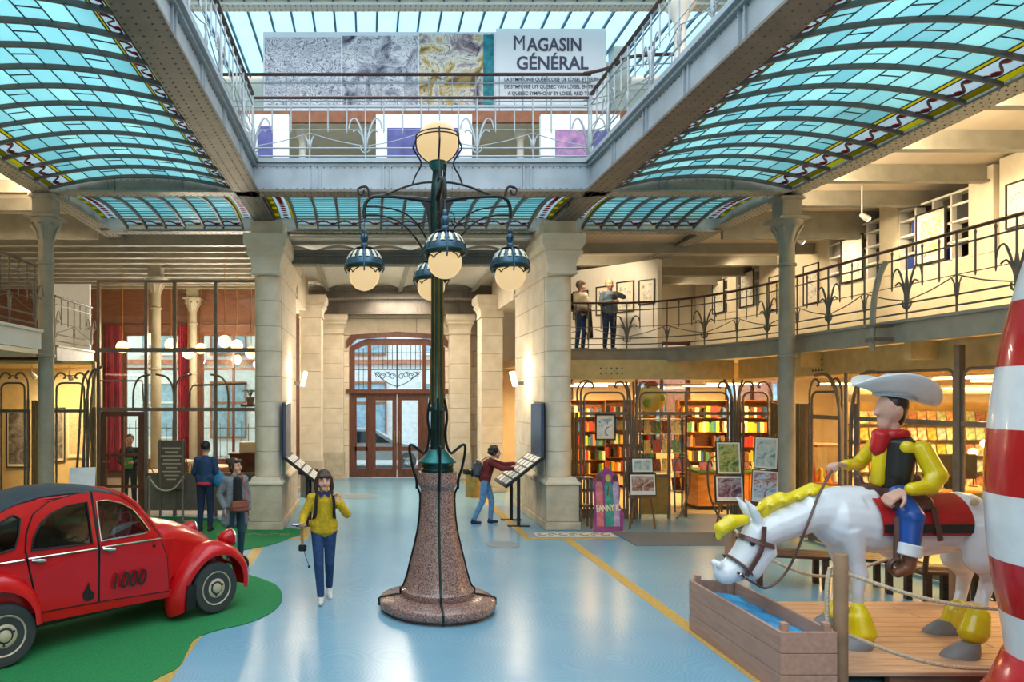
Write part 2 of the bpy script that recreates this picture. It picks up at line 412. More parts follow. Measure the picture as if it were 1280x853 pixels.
ceiling('ceiling_cafe', 'white ribbed ceiling over the left cafe', -12, -2.3, 15.4, 23.3, 6.0, .75, CW, jh=.3)
ceiling('ceiling_right_gallery', 'cream beamed ceiling over the right gallery', 7.5, 15, -2, 15.4, 6.28, 1.6, jh=.32)
ceiling('ceiling_right_back', 'cream beamed ceiling over the far right gallery', 4.1, 15, 15.4, 23.3, 6.0, 1.6)
ceiling('ceiling_passage', 'white arched ceiling of the entrance passage', -2.3, 4.1, 15.95, 21.3, 5.72, 1.07, CW, jm=IRON, jw=.12, jh=.1, arch=.13, along='y')
o = MB().box(-2.3, 4.1, 15.3, 16, 6.0, 6.05).box(-2.3, 4.1, 21.3, 23.3, 5.95, 6.0).build('ceiling_passage_ends', CW); setting(o, 'flat white ceiling strips at both ends of the passage', 'ceiling')
o = MB().box(-12, -5.82, 15.36, 15.46, 6.0, 6.68).build('trim_30', IRON); setting(o, 'grey downstand where the left gallery ceiling meets the cafe ceiling', 'trim')
o = MB().box(7.54, 15, 15.36, 15.46, 6.0, 6.68).build('trim_31', IRON); setting(o, 'grey downstand across the right gallery ceiling', 'trim')
# slab of the upper storey, open over the light well and the glass vaults
o = (MB().box(-12, -6.3, -14, 20, 6.72, 6.78).box(8.0, 15, -14, 20, 6.72, 6.78).box(-6.3, 8.0, 15.3, 20, 6.66, 6.78)).build('floor_upper', CW); setting(o, 'upper storey floor slab around the light well', 'floor')

# ------------------------------------------------------------ girders
def girder(name, label, axis, c, a0, a1, zb, zt, fw, web=None, m_fl=IRON_D, m_web=IRON_L, stiff=1.25, topw=None, sides=(-1, 1), rows=(.35, .85)):
    r = thing(name, label, 'girder', (c, (a0+a1)/2, zb) if axis == 'y' else ((a0+a1)/2, c, zb), kind='structure')
    def bx(b, u0, u1, v0, v1, z0, z1):      # u along the girder, v across it
        return b.box(c+v0, c+v1, u0, u1, z0, z1) if axis == 'y' else b.box(u0, u1, c+v0, c+v1, z0, z1)
    def pt(u, v, z): return (c+v, u, z) if axis == 'y' else (u, c+v, z)
    bx(MB(), a0, a1, -fw/2, fw/2, zb, zb+.035).build('bottom_flange', m_fl, r, world=True)
    ww = web or fw*.5
    bx(MB(), a0, a1, -ww/2, ww/2, zb+.035, zt).build('web', m_web, r, world=True)
    tw = topw or fw
    b = MB(); bx(b, a0, a1, -tw/2, tw/2, zt-.04, zt+.03); bx(b, a0, a1, -tw/2+.05, tw/2-.05, zt-.09, zt-.04); b.build('top_flange', m_web, r, world=True)
    n = max(1, round((a1-a0)/stiff))
    for i in range(n+1):
        u = a0+(a1-a0)*i/n
        b = MB()
        for sd in sides:
            for du in (-.06, .06): bx(b, max(a0, u+du-.012), min(a1, u+du+.012), sd*ww/2, sd*(ww/2+.03), zb+.04, zt-.09)
        b.build('stiffener', m_web, r, world=True)
    b = MB()
    for sd in sides:
        for e in rows: rivet_row(b, pt(a0, sd*fw/2*e, zb), pt(a1, sd*fw/2*e, zb), .115, .016, (0, 0, -1))
        nv = (sd, 0, 0) if axis == 'y' else (0, sd, 0)
        for z in (zb+.07, zt-.12): rivet_row(b, pt(a0, sd*ww/2, z), pt(a1, sd*ww/2, z), .115, .014, nv)
    o = b.build('rivets', RIVET, r, world=True); o['kind'] = 'stuff'
    return r
XI0, XI1 = -2.12, 3.92; XO0, XO1 = -5.64, 7.36; YF = 12.5; ZB = 6.15
girder('inner_girder', 'riveted girder along the left edge of the light well', 'y', XI0, -3, YF, ZB, 6.70, .44, .22)
girder('inner_girder', 'riveted girder along the right edge of the light well', 'y', XI1, -3, YF, ZB, 6.70, .44, .22)
girder('inner_girder', 'pale blue riveted girder across the far end of the light well', 'x', YF, XI0, XI1, ZB, 6.70, .34, .2)
for x, wd in ((XI0, 'left'), (XI1, 'right')):
    girder('pier_girder', 'brown riveted girder from the light well to the %s stone pier' % wd, 'y', x, YF, 15.2, ZB, 6.45, .40, .2, m_web=IRON_D)
GREYG = mat('grey_green_web', '#7f877d', .5, var=.05)
for x, wd in ((XO0, 'left'), (XO1, 'right')):
    girder('outer_girder', 'grey-green riveted girder over the iron columns on the %s' % wd, 'y', x, -3, 23.2, ZB, 6.55, .34, .16, m_fl=IRON, m_web=GREYG)
for x0, x1, wd in ((XO0, XI0, 'left'), (XI1, XO1, 'right')):
    girder('cross_girder', 'riveted cross girder between two glass vaults on the %s' % wd, 'x', YF, x0, x1, ZB, 6.5, .26, .14, m_fl=IRON, m_web=GREYG, rows=(.5,))
for x0, x1, wd in ((XO0, XI0, 'left'), (XI0, XI1, 'middle'), (XI1, XO1, 'right')):
    girder('far_girder', 'riveted girder at the far edge of the %s small glass vault' % wd, 'x', 15.25, x0, x1, ZB-.05, 6.5, .3, .16, m_fl=IRON, m_web=GREYG, rows=(.5,))
girder('passage_beam', 'brown iron beam crossing above the passage entrance', 'x', 15.75, -2.3, 4.1, 5.5, 5.78, .3, .12, IRON_D, IRON_D, rows=(.6,))
girder('passage_beam', 'brown iron beam halfway down the passage ceiling', 'x', 21.3, -2.3, 4.1, 5.5, 5.85, .34, .14, IRON_D, IRON_D, rows=(.6,))
girder('passage_beam', 'deep riveted beam just in front of the entrance wall', 'x', 22.8, -2.3, 4.1, 5.22, 5.72, .34, .16, IRON_D, IRON_D, rows=(.6,))

# ------------------------------------------------------------ stained-glass vaults
PANE = milk_glass('turquoise_glass', '#a6cfd2', '#b3d9da')
PANE2 = milk_glass('turquoise_glass_deep', '#9ac6ca', '#a7d0d3')
PANE3 = milk_glass('turquoise_glass_pale', '#b0d8d8', '#bde0de')
BYEL = milk_glass('yellow_glass', '#cfca4a', '#bdb030', scale=5)
BGRN = milk_glass('green_gold_glass', '#7f8c22', '#a88a20', scale=6)
BBLU = milk_glass('pale_blue_glass', '#cdd8da', '#bccbd2', scale=6)
BRED = milk_glass('red_glass', '#c8383c', '#8e1f3d', tr=.7, scale=9)
LEAD = mat('lead_came', '#2e3f45', .6, var=0)
LEADS = mat('maroon_lead', '#5a2430', .6, var=0)
RIBM = mat('vault_rib_paint', '#5c5955', .5, var=.05)
def vault(name, label, x0, x1, y0, y1, arc, ze, rise, nstrip, ncell, bo, bi, vb, split=3):
    """arc 'x': the vault curves across x and its ribs are set along y; arc 'y': the other way round.
    bo/bi: widths of the patterned borders at the two springings, vb: at the two ends (far, near)"""
    r = thing(name, label, 'glass ceiling', ((x0+x1)/2, (y0+y1)/2, ze), kind='structure')
    u0, u1, v0, v1 = (x0, x1, y0, y1) if arc == 'x' else (y0, y1, x0, x1); S = u1-u0
    def z(u): t = (u-u0)/S*2-1; return ze+rise*(1-t*t)
    def pt(u, v, dz=0.): return Vector((u, v, z(u)+dz)) if arc == 'x' else Vector((v, u, z(u)+dz))
    def patch(ua, ub, va, vb_, m, nm, dz=0., th=.008, ns=3):
        rows = [[pt(ua+(ub-ua)*i/ns, va, dz), pt(ua+(ub-ua)*i/ns, vb_, dz)] for i in range(ns+1)]
        return MB().sheet(rows, (0, 0, th)).build(nm, m, r, world=True, smooth=True)
    lead = MB(); LW_ = .012 if arc == 'x' else .007
    def line_v(u, va, vb_, w=None): lead.bar(pt(u, va, -.004), pt(u, vb_, -.004), w or LW_, .012)
    def line_u(v, ua, ub, w=None, n=5):
        for i in range(n): lead.bar(pt(ua+(ub-ua)*i/n, v, -.004), pt(ua+(ub-ua)*(i+1)/n, v, -.004), w or LW_, .012)
    vs0, vs1 = v0+vb[1], v1-vb[0]; sv = (vs1-vs0)/nstrip; ua, ub = u0+bo, u1-bi; cu = (ub-ua)/ncell; g = .004
    for i in range(nstrip):
        va, vb_ = vs0+i*sv, vs0+(i+1)*sv
        for j in range(ncell):
            a, b = ua+j*cu, ua+(j+1)*cu; m = random.choice((PANE, PANE, PANE2, PANE3))
            if split < 50 and (j+i) % split == 1:
                mid = (va+vb_)/2; patch(a+g, b-g, va+.03, mid-g, m, 'pane'); patch(a+g, b-g, mid+g, vb_-.03, m, 'pane'); line_u(mid, a, b, n=2)
            else: patch(a+g, b-g, va+.03, vb_-.03, m, 'pane')
            if j: line_v(a, va, vb_)
    ribs = [vs0+i*sv for i in range(nstrip+1)]
    for v in ribs:
        b = MB(); rows = []
        n = 14
        for i in range(n+1):
            u = u0+S*i/n; p = pt(u, v); e = Vector((0, .02, 0)) if arc == 'x' else Vector((.02, 0, 0))
            rows.append([p-e+Vector((0, 0, -.05)), p+e+Vector((0, 0, -.05)), p+e+Vector((0, 0, .02)), p-e+Vector((0, 0, .02))])
        b.rings(rows).build('rib', RIBM, r, world=True)
    # borders along the two springings, broken at every rib
    for side, bw in ((0, bo), (1, bi)):
        if bw <= 0: continue
        def uu(t): return u0+bw*t if side == 0 else u1-bw*t       # t 0 at the edge, 1 at the field
        sc = MB()
        for i in range(nstrip):
            va, vb_ = vs0+i*sv+.025, vs0+(i+1)*sv-.025
            def pp(t0, t1, m, nm):
                a, b = sorted((uu(t0), uu(t1))); patch(a, b, va, vb_, m, nm, ns=1)
            pp(0, .24, BGRN if (i % 3) else BYEL, 'gold_pane'); pp(.25, .84, BBLU, 'border_pane'); pp(.86, .98, BYEL, 'yellow_pane')
            line_v(uu(.245), va, vb_); line_v(uu(.85), va, vb_); line_v(uu(.99), va, vb_)
            n = 12; pts = []
            for q in range(n+1):
                t = q/n; pts.append(pt(uu(.54+.2*math.sin(2*PI*t*(1 if bw > .35 else 2))), va+(vb_-va)*t, -.008))
            sc.tube(pts, .016 if bw > .35 else .011, 5)
            for q in (.25, .75):
                c = pt(uu(.54+(.1 if q < .5 else -.1)), va+(vb_-va)*q, -.006)
                MB().sphere(c, .055 if bw > .35 else .04, 8, 4, (1, 1, .12)).build('red_petal', BRED, r, world=True)
        sc.build('lead_scroll', LEADS, r, world=True)
    # borders at the two ends
    for e, bw in ((0, vb[0]), (1, vb[1])):
        if bw <= 0: continue
        def vv(t): return v1-bw*t if e == 0 else v0+bw*t
        for i in range(ncell):
            a, b = ua+i*cu, ua+(i+1)*cu
            for t0, t1, m, nm in ((0, .25, BYEL if i % 3 == 0 else BGRN, 'gold_pane'), (.27, .82, BBLU, 'border_pane'), (.84, .97, BYEL, 'yellow_pane')):
                x, y = sorted((vv(t0), vv(t1))); patch(a+.005, b-.005, x, y, m, nm, ns=1)
            c = pt((a+b)/2, vv(.55), -.006); MB().sphere(c, .06, 8, 4, (1, 1, .12)).build('red_petal', BRED, r, world=True)
            line_u(vv(.26), a, b, n=1); line_u(vv(.83), a, b, n=1)
    o = lead.build('leading', LEAD, r, world=True); o['kind'] = 'stuff'
    return r
vault('glass_vault', 'large turquoise stained-glass vault over the left aisle', XO0+.17, XI0-.22, 4.6, YF-.13, 'x', 6.21, .21, 15, 9, .44, .26, (.1, 0))
vault('glass_vault', 'large turquoise stained-glass vault over the right aisle', XI1+.22, XO1-.17, 4.6, YF-.13, 'x', 6.21, .21, 15, 9, .26, .44, (.1, 0))
vault('glass_vault', 'small turquoise stained-glass vault in front of the left cafe', XO0+.17, XI0-.2, YF+.13, 15.1, 'y', 6.2, .16, 6, 17, .0, .36, (.34, .40), 99)
vault('glass_vault', 'wide turquoise stained-glass vault between the two stone piers', XI0+.2, XI1-.2, YF+.17, 15.1, 'y', 6.2, .16, 11, 17, .0, .36, (.40, .40), 99)
vault('glass_vault', 'small turquoise stained-glass vault in front of the right bookshop', XI1+.2, XO1-.17, YF+.13, 15.1, 'y', 6.2, .16, 6, 17, .0, .36, (.40, .34), 99)

# ------------------------------------------------------------ stone piers of the passage
def course(par, x0, x1, y0, y1, z0, z1, ny, m=STONE):
    """one course of ashlar: blocks with recessed joints"""
    g = .003
    for j in range(ny):
        a, b = y0+(y1-y0)*j/ny, y0+(y1-y0)*(j+1)/ny
        MB().bbox(x0, x1, a+g, b-g, z0+g, z1-g, .006).build('stone_block', m, par, world=True)
def capital(par, x0, x1, y0, y1, z0, z1, over, m=STONE):
    h = z1-z0; b = MB(); cx, cy, hx, hy = (x0+x1)/2, (y0+y1)/2, (x1-x0)/2, (y1-y0)/2
    prof = [(0, 0), (.25, .02), (.25, .06), (.1, .08), (.12, .25), (.35, .42), (.75, .52), (.8, .56), (.6, .58), (.6, .62), (.95, .72), (1., .78), (1, .97), (.95, 1)]
    b.rings([[(cx-hx-over*o_, cy-hy-over*o_, z0+h*t), (cx+hx+over*o_, cy-hy-over*o_, z0+h*t), (cx+hx+over*o_, cy+hy+over*o_, z0+h*t), (cx-hx-over*o_, cy+hy+over*o_, z0+h*t)] for o_, t in prof])
    b.build('capital', m, par, world=True)
def pier_front(x0, x1, wd, s):
    r = thing('stone_pier', 'tall pale limestone pier on the %s side of the passage mouth' % wd, 'stone pier', ((x0+x1)/2, 15, 0), kind='structure')
    Y0, Y1 = 14.2, 17.5
    course(r, x0-.03, x1+.03, Y0-.03, Y1, 0, .16, 2, STONE2); course(r, x0, x1, Y0, Y1, .16, .88, 2, STONE2)
    MB().rings([[(x0-i, Y0-i, z), (x1+i, Y0-i, z), (x1+i, Y1, z), (x0-i, Y1, z)] for i, z in ((0, .88), (.03, .9), (.03, .93), (-.02, .97), (-.05, 1.03))]).build('base_moulding', STONE, r, world=True)
    z = 1.03; n = 8; h = (5.05-z)/n; cx = (x0+x1)/2; rr = (x1-x0)/2-.06
    for i in range(n):
        course(r, x0+.05, x1-.05, Y0+.42, Y1, z+i*h, z+(i+1)*h, 3 if i % 2 else 2)
        MB().lathe([(rr-.008, z+i*h+.002), (rr, z+i*h+.008), (rr, z+(i+1)*h-.008), (rr-.008, z+(i+1)*h-.002)], 20, (cx, Y0+.40, 0)).build('stone_drum', STONE, r, smooth=True, world=True)
    capital(r, x0+.06, x1-.06, Y0+.06, Y1-.1, 5.05, 5.85, .16)
    o = MB().box(x0, x1, Y0+.2, Y1, 5.85, 6.16).build('impost', STONE, r, world=True)
    return r
PL = pier_front(-2.38, -1.735, 'left', 1); PR = pier_front(3.49, 4.135, 'right', -1)
def pier_inner(x0, x1, y0, y1, label, zt, n=8):
    r = thing('stone_pier', label, 'stone pier', ((x0+x1)/2, (y0+y1)/2, 0), kind='structure')
    course(r, x0-.04, x1+.04, y0-.04, y1, 0, .14, 1, STONE2); course(r, x0, x1, y0, y1, .14, .85, 1, STONE2)
    h = (zt-.62-.85)/n
    for i in range(n): course(r, x0+.03, x1-.03, y0+.03, y1, .85+i*h, .85+(i+1)*h, 1)
    capital(r, x0+.03, x1-.03, y0+.03, y1-.03, zt-.62, zt, .14)
    return r
pier_inner(-1.95, -1.30, 19.8, 20.6, 'middle limestone pier on the left of the passage', 5.42)
pier_inner(3.05, 3.70, 19.8, 20.6, 'middle limestone pier on the right of the passage', 5.42)
pier_inner(-1.50, -.80, 22.75, 23.3, 'corner limestone pier left of the entrance door', 5.22)
pier_inner(2.52, 3.22, 22.75, 23.3, 'corner limestone pier right of the entrance door', 5.22)
# side walls of the passage in courses
def side_wall(name, label, x0, x1, y0, y1, z1, n, ny):
    r = thing(name, label, 'wall', ((x0+x1)/2, (y0+y1)/2, 0), kind='structure'); h = z1/n
    for i in range(n): course(r, x0, x1, y0, y1, i*h, (i+1)*h, ny+(i % 2))
    return r
side_wall('wall_passage_left', 'limestone wall of the passage left of the entrance door', -2.0, -1.72, 20.6, 23.3, 5.5, 10, 2)
side_wall('wall_passage_right', 'limestone wall of the passage right of the entrance door', 3.5, 3.78, 20.6, 23.3, 5.5, 10, 2)
for x0, x1, wd in ((-2.3, -1.75, 'left'), (3.5, 4.1, 'right')):
    o = MB().box(x0, x1, 17.5, 20.6, 5.0, 6.0).build('lintel_passage', STONE); setting(o, 'stone lintel over the side opening on the %s of the passage' % wd, 'lintel')
# entrance wall
DX0, DX1, DZ = -.66, 2.44, 4.55; CXD = (DX0+DX1)/2
r = thing('wall_back', 'limestone entrance wall around the wooden door', 'wall', (CXD, 23.5, 0), kind='structure')
for i in range(9):
    z0, z1 = i*.512, (i+1)*.512
    for a, b in ((-2.2, DX0), (DX1, 4.0)):
        mid = (a+b)/2+(.15 if i % 2 else -.15)
        for c, d in ((a, mid), (mid, b)): MB().bbox(c+.005, d-.005, 23.3, 23.7, z0+.005, z1-.005, .012).build('stone_block', STONE, r, world=True)
for i in range(2):
    z0 = 4.61+i*.55
    for j in range(5):
        a = -2.2+6.2*j/5+(.3 if i and 0 < j else 0); b = -2.2+6.2*(j+1)/5+(.3 if i and j < 4 else 0)
        MB().bbox(a+.005, b-.005, 23.3, 23.7, z0+.005, z0+.545, .012).build('stone_block', STONE, r, world=True)
MB().box(-2.2, 4.0, 23.3, 23.7, 5.7, 6.1).build('frieze', STONE, r, world=True)
def facade(x0, x1, wins, name, label, m):
    """street wall with tall window openings (xa, xb, za, zb)"""
    b = MB(); xs = x0
    for xa, xb, za, zb in wins:
        b.box(xs, xa, 23.3, 23.7, 0, 6.3).box(xa, xb, 23.3, 23.7, 0, za).box(xa, xb, 23.3, 23.7, zb, 6.3); xs = xb
    b.box(xs, x1, 23.3, 23.7, 0, 6.3); o = b.build(name, m); setting(o, label, 'wall')
CAFEW = mat('cafe_wood_wall', '#6f4630', .5, var=.1, scale=4, h2='#563423', stretch=(1, 1, 4))
LW = [(-8.0, -6.1, .5, 4.7), (-5.5, -3.35, .5, 4.7)]
RW = [(5.0, 6.6, .9, 4.4), (8.6, 10.4, .9, 4.4), (11.5, 13.4, .9, 4.4)]
facade(-12, -2.2, LW, 'wall_back_cafe', 'brown panelled street wall of the cafe', CAFEW)
facade(4.0, 15, RW, 'wall_back_shop', 'street wall at the back of the bookshop', PLASTER)
wn = 0
for wl, wd in ((LW, 'cafe'), (RW, 'bookshop')):
    for i, (xa, xb, za, zb) in enumerate(wl):
        wn += 1
        w = thing('window_%d' % wn, '%s of the tall %s windows to the street' % (('leftmost', 'second', 'third')[i] + ' from the left' * (i > 0), wd), 'window', ((xa+xb)/2, 23.4, za), kind='structure')
        b = MB().box(xa, xa+.1, 23.38, 23.5, za, zb).box(xb-.1, xb, 23.38, 23.5, za, zb).box(xa+.1, xb-.1, 23.38, 23.5, za, za+.1).box(xa+.1, xb-.1, 23.38, 23.5, zb-.1, zb)
        b.build('window_frame', WOODR, w, world=True)
        cx = (xa+xb)/2; zm = za+(zb-za)*.72
        for j, (u0, u1, w0, w1) in enumerate(((xa+.1, cx-.04, za+.1, zm-.04), (cx+.04, xb-.1, za+.1, zm-.04), (xa+.1, cx-.04, zm+.04, zb-.1), (cx+.04, xb-.1, zm+.04, zb-.1))):
            MB().box(u0, u1, 23.43, 23.44, w0, w1).build('pane', GLASS, w, world=True)
        MB().box(cx-.04, cx+.04, 23.38, 23.48, za+.1, zb-.1).build('mullion', WOODR, w, world=True)
        MB().box(xa+.1, xb-.1, 23.38, 23.48, zm-.04, zm+.04).build('transom', WOODR, w, world=True)
        b = MB()
        for q in range(9):
            x = xa+.15+(xb-xa-.3)*q/8; b.tube([(x, 23.56, za+.05), (x, 23.56, za+1.25+.1*(q % 2))], .012, 5)
        for zz in (za+.15, za+1.1): b.tube([(xa, 23.56, zz), (xb, 23.56, zz)], .015, 5)
        b.build('window_grille', RAILM, w, world=True)

# ------------------------------------------------------------ the entrance door
d = thing('door_1', 'red-brown wooden double door with glazed arch and iron tracery', 'door', (CXD, 23.4, 0), kind='structure')
dw = DX1-DX0
def arc_top(u): t = (u-CXD)/(dw/2); return 4.5-.28*max(0, abs(t)-.62)**1.4/.38**1.4
n = 24; outer = [(DX0, 2.7)]+[(DX0+dw*i/n, arc_top(DX0+dw*i/n)) for i in range(n+1)]+[(DX1, 2.7)]
inn = [(DX0+.18, 2.84)]+[(DX0+.18+(dw-.36)*i/n, arc_top(DX0+.18+(dw-.36)*i/n)-.2) for i in range(n+1)]+[(DX1-.18, 2.84)]
MB().prism(outer, lambda u, v, s: (u, 23.36+.2*s, v), [inn]).build('arch_frame', WOODR, d, world=True)
lobe = [(DX0-.08, 4.2), (DX0-.1, 4.42), (DX0+.05, 4.62), (DX0+.3, 4.64), (DX0+.9, 4.68), (CXD, 4.72), (DX1-.9, 4.68), (DX1-.3, 4.64), (DX1-.05, 4.62), (DX1+.1, 4.42), (DX1+.08, 4.2), (DX1-.06, 4.3), (DX1-.25, 4.48), (CXD, 4.56), (DX0+.25, 4.48), (DX0+.06, 4.3)]
MB().prism(lobe, lambda u, v, s: (u, 23.24+.1*s, v)).build('carved_hood', WOODR, d, world=True)
MB().box(DX0-.1, DX1+.1, 23.26, 23.5, 2.72, 2.86).build('transom_bar', WOODR, d, world=True)
sw = .42   # side light width
for sgn, xx in ((-1, DX0), (1, DX1)):
    o = DX0 if sgn < 0 else DX1-.18
    MB().box(o, o+.18, 23.34, 23.54, 0, 2.72).build('jamb', WOODR, d, world=True)
    m0 = DX0+.18+sw if sgn < 0 else DX1-.18-sw-.12
    MB().box(m0, m0+.12, 23.34, 23.54, 0, 4.35).build('mullion', WOODR, d, world=True)
    s0, s1 = (DX0+.18, m0) if sgn < 0 else (m0+.12, DX1-.18)
    sl = MB()
    for z0, z1 in ((0, .28), (.86, 1.0), (2.58, 2.72)): sl.box(s0, s1, 23.38, 23.5, z0, z1)
    for a, b in ((s0, s0+.06), (s1-.06, s1)): sl.box(a, b, 23.38, 23.5, .28, 2.58)
    o = sl.build('side_light', WOODR, d, world=True)
    for z0, z1 in ((.28, .86), (1.0, 2.58)): MB().box(s0+.06, s1-.06, 23.43, 23.44, z0, z1).build('pane', GLASS, o, world=True)
    MB().box(s0, s1, 23.43, 23.44, 2.9, 4.2).build('arch_pane', GLASS, d, world=True)
L0, L1 = DX0+.18+sw+.12, DX1-.18-sw-.12; LM = (L0+L1)/2
for a, b in ((L0, LM-.01), (LM+.01, L1)):
    lf = MB().box(a, a+.14, 23.38, 23.5, 0.01, 2.71).box(b-.14, b, 23.38, 23.5, .01, 2.71)
    for z0, z1 in ((.01, .3), (.86, 1.0), (2.5, 2.71)): lf.box(a+.14, b-.14, 23.38, 23.5, z0, z1)
    o = lf.build('door_leaf', WOODR, d, world=True)
    for z0, z1 in ((.3, .86), (1.0, 2.5)): MB().box(a+.14, b-.14, 23.43, 23.44, z0, z1).build('pane', GLASS, o, world=True)
    hx = b-.07 if a == L0 else a+.07
    MB().tube([(hx, 23.37, 1.1), (hx, 23.31, 1.13), (hx, 23.31, 1.47), (hx, 23.37, 1.5)], .014, 6).build('door_handle', mat('brass', '#b08a45', .3, 1, var=0), o, world=True)
MB().box(L0, L1, 23.43, 23.44, 2.9, 4.3).build('arch_pane', GLASS, d, world=True)
b = MB()
for i in range(11): x = L0+(L1-L0)*(i+.5)/11; b.tube([(x, 23.4, 3.5), (x, 23.4, 4.32)], .011, 5)
for z in (3.5, 3.78, 4.05): b.tube([(L0, 23.4, z), (L1, 23.4, z)], .011, 5)
b.tube([(LM, 23.4, 2.88), (LM, 23.4, 4.32)], .02, 6)
for s in (-1, 1):
    for k2 in range(4):
        cx, cz, rr = LM+s*(.14+.16*k2), 3.28+.05*(k2 % 2), .1
        b.tube([(cx+rr*math.cos(t)*(1-t/14), 23.4, cz+rr*math.sin(t)*(1-t/14)) for t in [q*PI/6 for q in range(16)]], .012, 5)
    b.tube(bez([(LM, 23.4, 2.95), (LM+s*.35, 23.4, 3.1), (LM+s*.75, 23.4, 3.42)]), .014, 5)
for a, c in ((DX0+.18, DX0+.18+sw), (DX1-.18-sw, DX1-.18)):
    for z in (3.5, 3.78, 4.05): b.tube([(a, 23.4, z), (c, 23.4, z)], .011, 5)
    for q in (.33, .66): b.tube([(a+(c-a)*q, 23.4, 2.88), (a+(c-a)*q, 23.4, 4.2)], .011, 5)
b.build('iron_tracery', mat('black_iron', '#26241f', .5, .4, var=0), d, world=True)

# ------------------------------------------------------------ iron columns
def iron_column(x, y, label, zt=6.13, r=.135):
    c = thing('iron_column', label, 'column', (x, y, 0), kind='structure')
    MB().lathe([(r*1.7, 0), (r*1.7, .08), (r*1.35, .14), (r*1.35, .5), (r*1.1, .58), (r, .62)], 16).build('base', IRON, c, smooth=True)
    MB().lathe([(r, .6), (r*.92, 5.35)], 20).build('shaft', IRON, c, smooth=True)
    for z in (3.35, 4.95): MB().lathe([(r, z-.03), (r*1.15, z-.02), (r*1.15, z+.02), (r, z+.03)], 20).build('collar', IRON, c, smooth=True)
    MB().lathe([(r*.95, 5.3), (r*1.0, 5.38), (r*1.25, 5.5), (r*1.75, 5.62), (r*1.9, 5.66), (r*1.9, 5.72), (r*1.3, 5.72)], 20).build('capital', IRON, c, smooth=True)
    for i in range(8):
        a = i*PI/4; cs, sn = math.cos(a), math.sin(a)
        MB().tube([(r*cs, r*sn, 5.36), (r*1.3*cs, r*1.3*sn, 5.5), (r*1.9*cs, r*1.9*sn, 5.62), (r*2.15*cs, r*2.15*sn, 5.58)], [.03, .045, .04, .012], 6, flat=(1, .5)).build('leaf', IRON, c, smooth=True)
    MB().sqlathe([(r*2.0, 5.72), (r*2.0, 5.76), (r*1.25, 5.79), (r*1.25, zt-.06), (r*1.6, zt-.05), (r*1.6, zt)], 0, 0).build('impost', IRON, c)
    return c
iron_column(XO0, 12.55, 'grey iron column beside the red car')
iron_column(XO0, 19.0, 'gilded-looking iron column standing inside the cafe')
iron_column(XO0, 23.0, 'farthest iron column near the cafe window')
iron_column(XO1, 12.7, 'grey iron column in front of the right balcony')
# ------------------------------------------------------------ balconies and their decks
def smooth_path(pts, n=8):
    return [Vector((p[0], p[1], 0)) for p in bez([(x, y, 0) for x, y in pts], n)]
R_EDGE = [Vector((7.7, -2, 0)), Vector((7.7, 12.8, 0))]+smooth_path([(7.7, 13.2), (7.55, 14.5), (7.15, 15.7), (6.4, 16.5), (5.5, 16.72), (4.2, 16.65)], 5)
L_EDGE1 = [Vector((-5.5, -2, 0)), Vector((-5.5, 11.95, 0))]
L_EDGE2 = [Vector((-6.78, 15.5, 0)), Vector((-6.78, 17.55, 0))]
ZD = 3.72
def deck(name, label, edge, rest, fascia=.24, m=PLASTER_W):
    r = thing(name, label, 'balcony deck', (edge[0].x, edge[0].y, ZD-fascia), kind='structure')
    poly = [(p.x, p.y) for p in edge]+rest
    MB().prism(poly, lambda u, v, s: (u, v, ZD-fascia+.02+(fascia-.02)*s)).build('slab', m, r, world=True)
    return r
DR = deck('balcony_right', 'curved right balcony deck over the bookshop', R_EDGE, [(4.2, 23.2), (14.95, 23.2), (14.95, -2)])
DL = deck('balcony_left', 'left balcony deck over the yellow display room', L_EDGE1, [(-6.78, 12.0), (-6.78, 17.55), (-11.95, 17.55), (-11.95, -2)])
def edge_beam(par, edge, m, nm='edge_beam', z0=ZD-.3, z1=ZD+.01):
    rows = []
    b = MB()
    for i, p in enumerate(edge):
        d = (edge[min(i+1, len(edge)-1)]-edge[max(i-1, 0)]).normalized(); nrm = Vector((-d.y, d.x, 0))
        a, c = p-nrm*.05, p+nrm*.05
        rows.append([(a.x, a.y, z0), (c.x, c.y, z0), (c.x, c.y, z1), (a.x, a.y, z1)])
    b.rings([[Vector(v) for v in r] for r in rows]).build(nm, m, par, world=True)
    b = MB(); rows = []
    for i, p in enumerate(edge):
        d = (edge[min(i+1, len(edge)-1)]-edge[max(i-1, 0)]).normalized(); nrm = Vector((-d.y, d.x, 0))
        a, c = p-nrm*.09, p+nrm*.09
        rows.append([Vector((a.x, a.y, z1-.03)), Vector((c.x, c.y, z1-.03)), Vector((c.x, c.y, z1+.015)), Vector((a.x, a.y, z1+.015))])
    b.rings(rows).build('edge_capping', m, par, world=True)
edge_beam(DR, R_EDGE, IRON); edge_beam(DL, L_EDGE1, PLASTER_W); edge_beam(DL, L_EDGE2, IRON)

